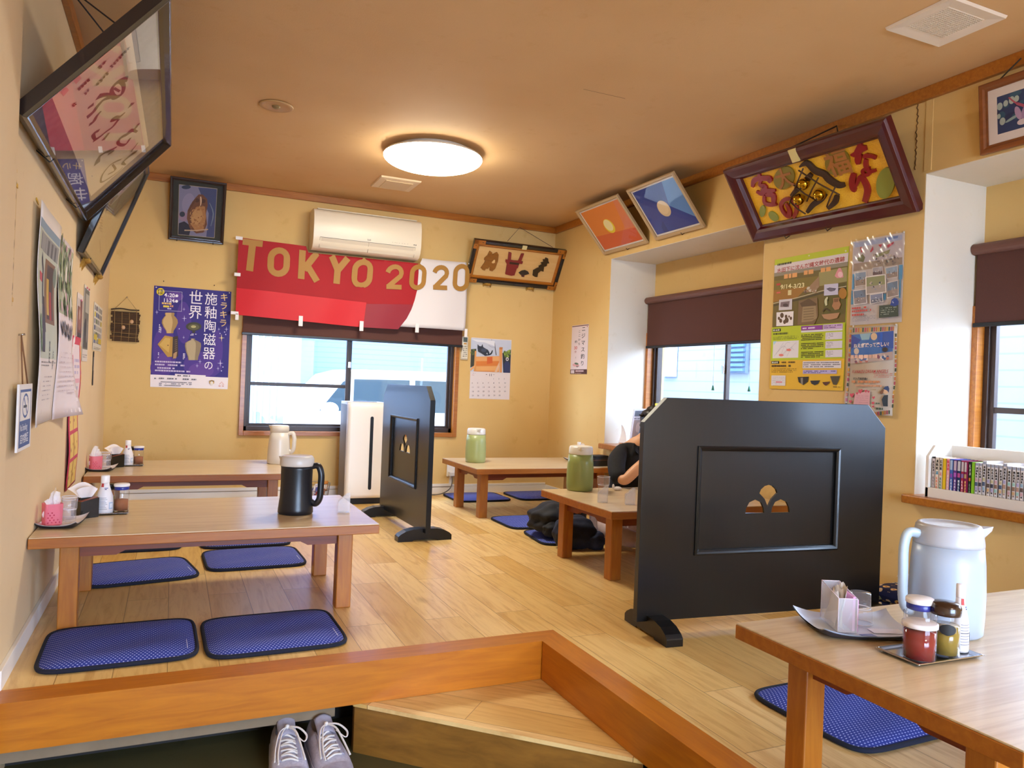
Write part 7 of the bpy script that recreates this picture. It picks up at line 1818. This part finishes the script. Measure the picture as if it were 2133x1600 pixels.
# ---------------------------------------------------------------- sneakers in the entrance
def shoe(label, loc, rz, mirror=1):
    t = thing('sneaker', label, 'shoe', loc, rz, 'pair of grey sneakers')
    grey = fabric('sneaker_mesh', 'b9b4c2', 'a49fae', 120, 0.8) if 'snk' not in MT else MT['snk']; MT['snk'] = grey
    sued = fabric('sneaker_suede', 'a8a2b0', '948e9c', 60, 0.85) if 'snk2' not in MT else MT['snk2']; MT['snk2'] = sued
    # s: 0 heel .. 1 toe, running to -y
    def halfw(s): return 0.030 + 0.012 * math.sin(PI * min(1, s * 1.0)) ** 0.6 + 0.010 * math.exp(-((s - 0.68) / 0.22) ** 2) - 0.030 * max(0, (s - 0.86) / 0.14) ** 2.2 - 0.010 * max(0, (0.1 - s) / 0.1) ** 2
    def toph(s):
        if s < 0.34: return 0.100 - 0.012 * math.sin(PI * s / 0.34)
        return 0.098 - 0.048 * min(1, (s - 0.34) / 0.42) ** 0.9 - 0.012 * max(0, (s - 0.76) / 0.24)
    Ln = 0.285
    def up(u, v):
        s = v; a = (u - 0.5) * 2
        th = PI * (0.5 + 0.5 * a)      # 0..pi across
        w = max(0.004, halfw(s)); h = toph(s)
        ope = s < 0.36 and s > 0.04
        x = -w * math.cos(th) ; z = 0.022 + (h - 0.022) * max(0, math.sin(th)) ** 0.62
        if ope and math.sin(th) > 0.80:
            k = (math.sin(th) - 0.80) / 0.20; z -= 0.055 * k ** 0.7
        return (x * mirror, -s * Ln, z)
    mb = MB(); mb.grid(up, 40, 44, grey); mb.build('upper', t, solid=0.004)
    so = MB(); n = 40
    out = [(halfw(i / n) + 0.004, -i / n * Ln * 1.02 + 0.004) for i in range(n + 1)] + [(-halfw(i / n) - 0.004, -i / n * Ln * 1.02 + 0.004) for i in range(n, -1, -1)]
    so.prism([(x * mirror, y) for x, y in out], 0.0, 0.028, mat('cfccd6', 0.6), smooth=True); so.build('sole', t, bevel=0.006)
    tc = MB()
    def cap(u, v):
        s = 0.78 + 0.215 * v; x, y_, z = up(u, s); return (x * 1.04, y_ - 0.002, z * 1.03 + 0.001)
    tc.grid(cap, 24, 10, sued); tc.build('toe_cap', t)
    for sd in (-1, 1):
        ey = MB()
        def stay(u, v):
            s = 0.34 + 0.36 * v; aa = 0.5 + sd * (0.12 + 0.10 * u); x, y_, z = up(aa, s); return (x * 1.03, y_, z + 0.004)
        ey.grid(stay, 4, 12, sued); ey.build('eyelet_stay', t, solid=0.002)
    tg_ = MB()
    tg_.grid(lambda u, v: ((u - 0.5) * 0.05, -0.125 + 0.055 * v + 0.004 * math.sin(PI * u), 0.098 + 0.028 * v - 0.010 * (2 * u - 1) ** 2), 8, 8, sued); tg_.build('tongue', t, solid=0.006)
    la = MB(); lc = mat('d6d0cc', 0.8)
    rows = [0.40, 0.46, 0.52, 0.58, 0.64, 0.70]
    def ep(sd, s):
        x, y_, z = up(0.5 + sd * 0.15, s); return Vector((x, y_, z + 0.006))
    for i, s in enumerate(rows):
        a = ep(-1, s); b_ = ep(1, s + (0.03 if i % 2 else -0.02)); c = (a + b_) / 2 + Vector((0, 0, 0.006))
        la.tube(smoothline([a, c, b_], 5), 0.0032, lc, 7, flat=0.5)
        if i < 5:
            b2 = ep(1, rows[i + 1]); la.tube(smoothline([a, (a + b2) / 2 + Vector((0, 0, 0.008)), b2], 5), 0.0030, lc, 7, flat=0.5)
    kn = Vector((0, -0.395 * Ln, 0.116)); la.ball(kn, 0.007, lc, 8)
    for pts in ([(0.030, -0.02, 0.002), (0.050, -0.045, -0.012), (0.040, -0.065, -0.02), (0.020, -0.035, -0.008)], [(-0.025, -0.03, 0.0), (-0.04, -0.075, -0.024), (-0.046, -0.115, -0.045)], [(0.02, -0.03, -0.002), (0.030, -0.07, -0.022), (0.038, -0.12, -0.048)], [(-0.018, -0.03, -0.004), (-0.034, -0.09, -0.03), (-0.036, -0.125, -0.048)]):
        la.tube(smoothline([kn] + [kn + Vector(p) for p in pts], 6), 0.0030, lc, 7, flat=0.55)
    la.build('laces', t)
    t.scale = (1.1, 1.1, 1.1)
    return t
shoe('grey laced sneaker under the step edge, farther from the corner step', (0.385, 2.655, ZL), -0.02)
shoe('grey laced sneaker under the step edge, next to the corner step', (0.492, 2.635, ZL), 0.10, -1)

# ---------------------------------------------------------------- backpack and jacket beside the seated person
nyl = fabric('black_nylon', '0e1018', '181c2a', 30, 0.75)
bp = thing('backpack', 'slumped black backpack lying on a cushion beside the table', 'backpack', (2.265, 4.26, 0.026), 0.2)
mb = MB()
def lump(c, r, sx, sy, sz, amp, seed, m, n=28):
    q = MB(); q.ball((0, 0, 0), 1, m, n)
    out = []
    for x, y_, z in q.v:
        k = 1 + amp * (math.sin(5 * x + seed) * math.cos(4 * y_ - seed) + 0.6 * math.sin(9 * z + 3 * x + seed) + 0.4 * math.sin(11 * y_ + 7 * z))
        p = 2.6; nn = (abs(x) ** p + abs(y_) ** p + abs(z) ** p) ** (1 / p); k /= max(0.5, nn)
        out.append((c[0] + x * k * sx, c[1] + y_ * k * sy, max(0.001, c[2] + z * k * sz)))
    mb2 = MB(); mb2.v = out; mb2.f = q.f; mb2.fm = q.fm; mb2.fs = q.fs; mb2.mats = q.mats
    return mb2
lump((0.0, 0, 0.098), 1, 0.185, 0.14, 0.105, 0.085, 1.0, nyl).build('bag_body', bp)
lump((-0.06, -0.10, 0.055), 1, 0.12, 0.06, 0.055, 0.06, 2.0, nyl).build('front_pocket', bp)
for k, pts in enumerate(([(-0.11, -0.03, 0.19), (-0.06, -0.12, 0.17), (0.0, -0.165, 0.08), (0.04, -0.15, 0.02)], [(0.03, -0.02, 0.205), (0.09, -0.11, 0.16), (0.12, -0.14, 0.06)])):
    MB().tube(smoothline(pts, 6), 0.011, mat('1c202c', 0.7), 8, flat=0.4).build('shoulder_strap', bp)
MB().tube(smoothline([(-0.13, -0.06, 0.165), (-0.05, -0.12, 0.15), (0.05, -0.145, 0.11)], 6), 0.0025, mat('5c626e', 0.4), 6).build('zip', bp)
MB().cbox((0.025, -0.167, 0.055), (0.055, 0.012, 0.028), mat('b07a58', 0.6)).build('leather_tab', bp, bevel=0.005)
MB().cbox((0.045, -0.02, 0.205), (0.03, 0.02, 0.006), mat('d8d4d4', 0.5)).build('white_tag', bp, bevel=0.002)
jk = thing('folded_jacket', 'crumpled dark navy jacket heaped on the floor under the table', 'jacket', (2.225, 3.955, 0.0), -0.15)
lump((0.0, 0, 0.09), 1, 0.125, 0.085, 0.10, 0.06, 4.0, fabric('navy_cotton', '11162a', '1b2442', 25, 0.8)).build('jacket_body', jk)
mb = lump((0.12, -0.045, 0.05), 1, 0.055, 0.05, 0.055, 0.08, 6.0, fabric('navy_cotton_sleeve', '131a34', '1e2a50', 25, 0.8)); mb.build('sleeve', jk)

# ---------------------------------------------------------------- seated person
def skin_mesh(name, nodes, edges, parent, m, sub=2, root=0):
    me = bpy.data.meshes.new(name); me.from_pydata([n[0] for n in nodes], edges, [])
    o = bpy.data.objects.new(name, me); COL.objects.link(o)
    if parent is not None: o.parent = parent
    o.modifiers.new('skin', 'SKIN').use_smooth_shade = True
    sv_ = me.skin_vertices[0].data
    for i, n in enumerate(nodes):
        r = n[1]; sv_[i].radius = r if hasattr(r, '__len__') else (r, r)
        sv_[i].use_root = (i == root)
    roots = set([root])
    # every separate chain needs its own root
    adj = {i: [] for i in range(len(nodes))}
    for a, b_ in edges: adj[a].append(b_); adj[b_].append(a)
    seen = set()
    for i in [root] + list(range(len(nodes))):
        if i in seen: continue
        if i != root: sv_[i].use_root = True
        st_ = [i]
        while st_:
            k = st_.pop()
            if k in seen: continue
            seen.add(k); st_ += adj[k]
    s = o.modifiers.new('sub', 'SUBSURF'); s.levels = sub; s.render_levels = sub
    me.materials.append(m)
    return o
skin = mat('d9a27c', 0.5)
pp = thing('person', 'seated person in black top leaning on a low table behind the wide black screen', 'person', (2.70, 4.16, 0.0))
def rel(x, y_, z): return (x - 2.70, y_ - 4.16, z)
nodes = []; edges = []
def chain(start, pts):
    k = start
    for p, r in pts:
        nodes.append((rel(*p), r)); n = len(nodes) - 1
        if k is not None: edges.append((k, n))
        k = n
    return k
chain(None, [((2.70, 4.20, 0.12), (0.135, 0.10))])
sp_ = chain(0, [((2.70, 4.17, 0.25), (0.115, 0.085)), ((2.70, 4.12, 0.38), (0.12, 0.085)), ((2.705, 4.08, 0.50), (0.125, 0.085)), ((2.715, 4.055, 0.575), (0.075, 0.065))])
nk = chain(sp_, [((2.73, 4.03, 0.635), (0.048, 0.048)), ((2.765, 4.005, 0.665), (0.056, 0.058)), ((2.795, 3.985, 0.715), (0.076, 0.086)), ((2.80, 3.98, 0.775), (0.068, 0.080))])
ra = chain(3, [((2.60, 4.07, 0.565), 0.056), ((2.545, 4.02, 0.515), 0.048), ((2.495, 3.90, 0.425), 0.040), ((2.50, 3.855, 0.408), 0.036), ((2.56, 3.835, 0.475), 0.036), ((2.645, 3.825, 0.555), 0.026), ((2.665, 3.83, 0.578), (0.030, 0.018)), ((2.69, 3.845, 0.615), (0.034, 0.016))])
laa = chain(3, [((2.815, 4.06, 0.565), 0.056), ((2.875, 4.00, 0.50), 0.048), ((2.91, 3.90, 0.425), 0.040), ((2.90, 3.84, 0.410), 0.036), ((2.82, 3.77, 0.400), 0.033), ((2.75, 3.715, 0.392), 0.026), ((2.725, 3.70, 0.395), (0.032, 0.016)), ((2.69, 3.675, 0.393), (0.034, 0.014))])
for sgn in (-1, 1):
    chain(0, [((2.70 + sgn * 0.085, 4.17, 0.10), 0.085), ((2.70 + sgn * 0.20, 4.02, 0.11), 0.070), ((2.70 + sgn * 0.23 - 0.02, 3.88, 0.105), 0.056), ((2.70 + sgn * 0.20, 3.82, 0.07), 0.048), ((2.70 + sgn * 0.06, 3.83 + 0.04 * sgn, 0.05), 0.038), ((2.70 - sgn * 0.03, 3.85 + 0.05 * sgn, 0.04), 0.032), ((2.70 - sgn * 0.10, 3.84 + 0.05 * sgn, 0.03), 0.026)])
def fingers(base, dirv, side, curl, scale=1.0):
    d = Vector(dirv).normalized(); s = Vector(side).normalized(); up_ = d.cross(s)
    for i, (off, ln) in enumerate(((-0.024, 0.066), (-0.008, 0.074), (0.008, 0.070), (0.024, 0.054))):
        p0 = Vector(base) + s * off * scale; pts = []
        a = 0.0; p = p0.copy()
        for k in range(4):
            pts.append((tuple(p), 0.0088 - 0.0007 * k)); a += curl
            p = p + (d * math.cos(a) + up_ * math.sin(a)) * ln / 3
        chain(None, pts)
    tb = Vector(base) - d * 0.045 - s * 0.026
    chain(None, [(tuple(tb), 0.012), (tuple(tb - s * 0.022 + d * 0.022), 0.0105), (tuple(tb - s * 0.034 + d * 0.046 + up_ * 0.01), 0.009), (tuple(tb - s * 0.034 + d * 0.066 + up_ * 0.02), 0.008)])
fingers((2.70, 3.853, 0.63), (0.35, 0.45, 0.75), (0.85, -0.5, 0.0), 0.42)
fingers((2.665, 3.655, 0.394), (-0.8, -0.55, -0.05), (0.5, -0.8, 0.0), 0.02)
bd_ = skin_mesh('body', nodes, edges, pp, skin, 2, 0)
# face and ears: the head looks down over the table
fc = MB(); hc = Vector(rel(2.80, 3.98, 0.745)); f_ = Vector((-0.12, -0.95, -0.3)).normalized(); sd_ = f_.cross(Vector((0, 0, 1))).normalized(); u_ = sd_.cross(f_)
fc.ball(hc + f_ * 0.088 - u_ * 0.012, 0.013, skin, 8, (0.8, 1.1, 1.5))
for s in (-1, 1): fc.ball(hc + sd_ * s * 0.078 - u_ * 0.01, 0.02, skin, 8, (0.4, 0.7, 1.2))
fc.build('nose_and_ears', bd_)
ey = MB()
for s in (-1, 1): ey.ball(hc + f_ * 0.074 + sd_ * s * 0.031 + u_ * 0.008, 0.012, 'f0ece8', 8, (1.1, 0.7, 0.6)); ey.ball(hc + f_ * 0.082 + sd_ * s * 0.031 + u_ * 0.006, 0.006, '1a120e', 6)
for s in (-1, 1): ey.tube([hc + f_ * 0.080 + sd_ * s * 0.016 + u_ * 0.026, hc + f_ * 0.078 + sd_ * s * 0.046 + u_ * 0.024], 0.003, '1a120e', 6)
ey.build('eyes', bd_)
mo = MB(); mo.tube([hc + f_ * 0.074 - sd_ * 0.022 - u_ * 0.046, hc + f_ * 0.083 - u_ * 0.047, hc + f_ * 0.074 + sd_ * 0.022 - u_ * 0.046], 0.0045, 'a85a50', 7); mo.build('mouth', bd_)
hr = MB(); hm = mat('15100e', 0.45)
q = MB(); q.ball((0, 0, 0), 1, hm, 20)
vs = []
for x, y_, z in q.v:
    d = Vector((x, y_, z)); k = 0.098 + 0.006 * math.sin(9 * x + 4 * z) + 0.004 * math.sin(15 * y_ + 8 * z)
    if d.dot(f_) > 0.35 and d.dot(u_) < 0.45: k = 0.062
    if d.dot(u_) < -0.55: k *= 0.75
    p = hc + d * k - f_ * 0.012 + u_ * 0.018; vs.append(tuple(p))
hr.add(vs, q.f, hm, True)
hr.ball(hc - f_ * 0.095 + u_ * 0.045, 0.036, hm, 12)
for k, pts in enumerate(([(-0.085, 0.03, 0.06), (-0.11, 0.0, 0.055), (-0.135, -0.01, 0.062)], [(-0.09, 0.01, 0.02), (-0.115, 0.0, 0.0), (-0.125, -0.01, -0.01)], [(-0.085, 0.0, -0.02), (-0.105, -0.01, -0.05), (-0.10, -0.01, -0.075)], [(0.085, 0.0, 0.0), (0.1, -0.02, -0.05), (0.095, -0.03, -0.09)])):
    hr.tube(smoothline([hc + Vector(p) for p in pts], 5), [0.011 * (1 - i / 11.5) + 0.001 for i in range(11)], hm, 7)
hr.build('hair', pp)
# black top
nodes = []; edges = []
chain(None, [((2.70, 4.18, 0.17), (0.145, 0.112))])
s3 = chain(0, [((2.70, 4.15, 0.28), (0.130, 0.100)), ((2.70, 4.115, 0.39), (0.135, 0.100)), ((2.705, 4.08, 0.50), (0.140, 0.100)), ((2.712, 4.06, 0.575), (0.086, 0.076))])
chain(3, [((2.595, 4.065, 0.57), 0.068), ((2.54, 4.02, 0.52), 0.064), ((2.485, 3.915, 0.435), 0.055), ((2.483, 3.87, 0.415), 0.046)])
chain(3, [((2.82, 4.06, 0.57), 0.068), ((2.875, 4.00, 0.51), 0.062), ((2.915, 3.91, 0.43), 0.054), ((2.905, 3.865, 0.418), 0.046)])
skin_mesh('black_top', nodes, edges, pp, fabric('black_jersey', '0c0d12', '15161e', 30, 0.85), 2, 0)
nodes = []; edges = []
chain(None, [((2.70, 4.20, 0.115), (0.15, 0.112))])
for sgn in (-1, 1):
    chain(0, [((2.70 + sgn * 0.09, 4.16, 0.105), 0.096), ((2.70 + sgn * 0.20, 4.02, 0.112), 0.084), ((2.70 + sgn * 0.23 - 0.02, 3.878, 0.108), 0.070), ((2.70 + sgn * 0.20, 3.82, 0.074), 0.060), ((2.70 + sgn * 0.06, 3.83 + 0.04 * sgn, 0.056), 0.048), ((2.70 + sgn * 0.0, 3.84 + 0.045 * sgn, 0.05), 0.042)])
skin_mesh('pale_trousers', nodes, edges, pp, fabric('pale_pink_cotton', 'd6bfbc', 'c4aba8', 22, 0.85), 2, 0)
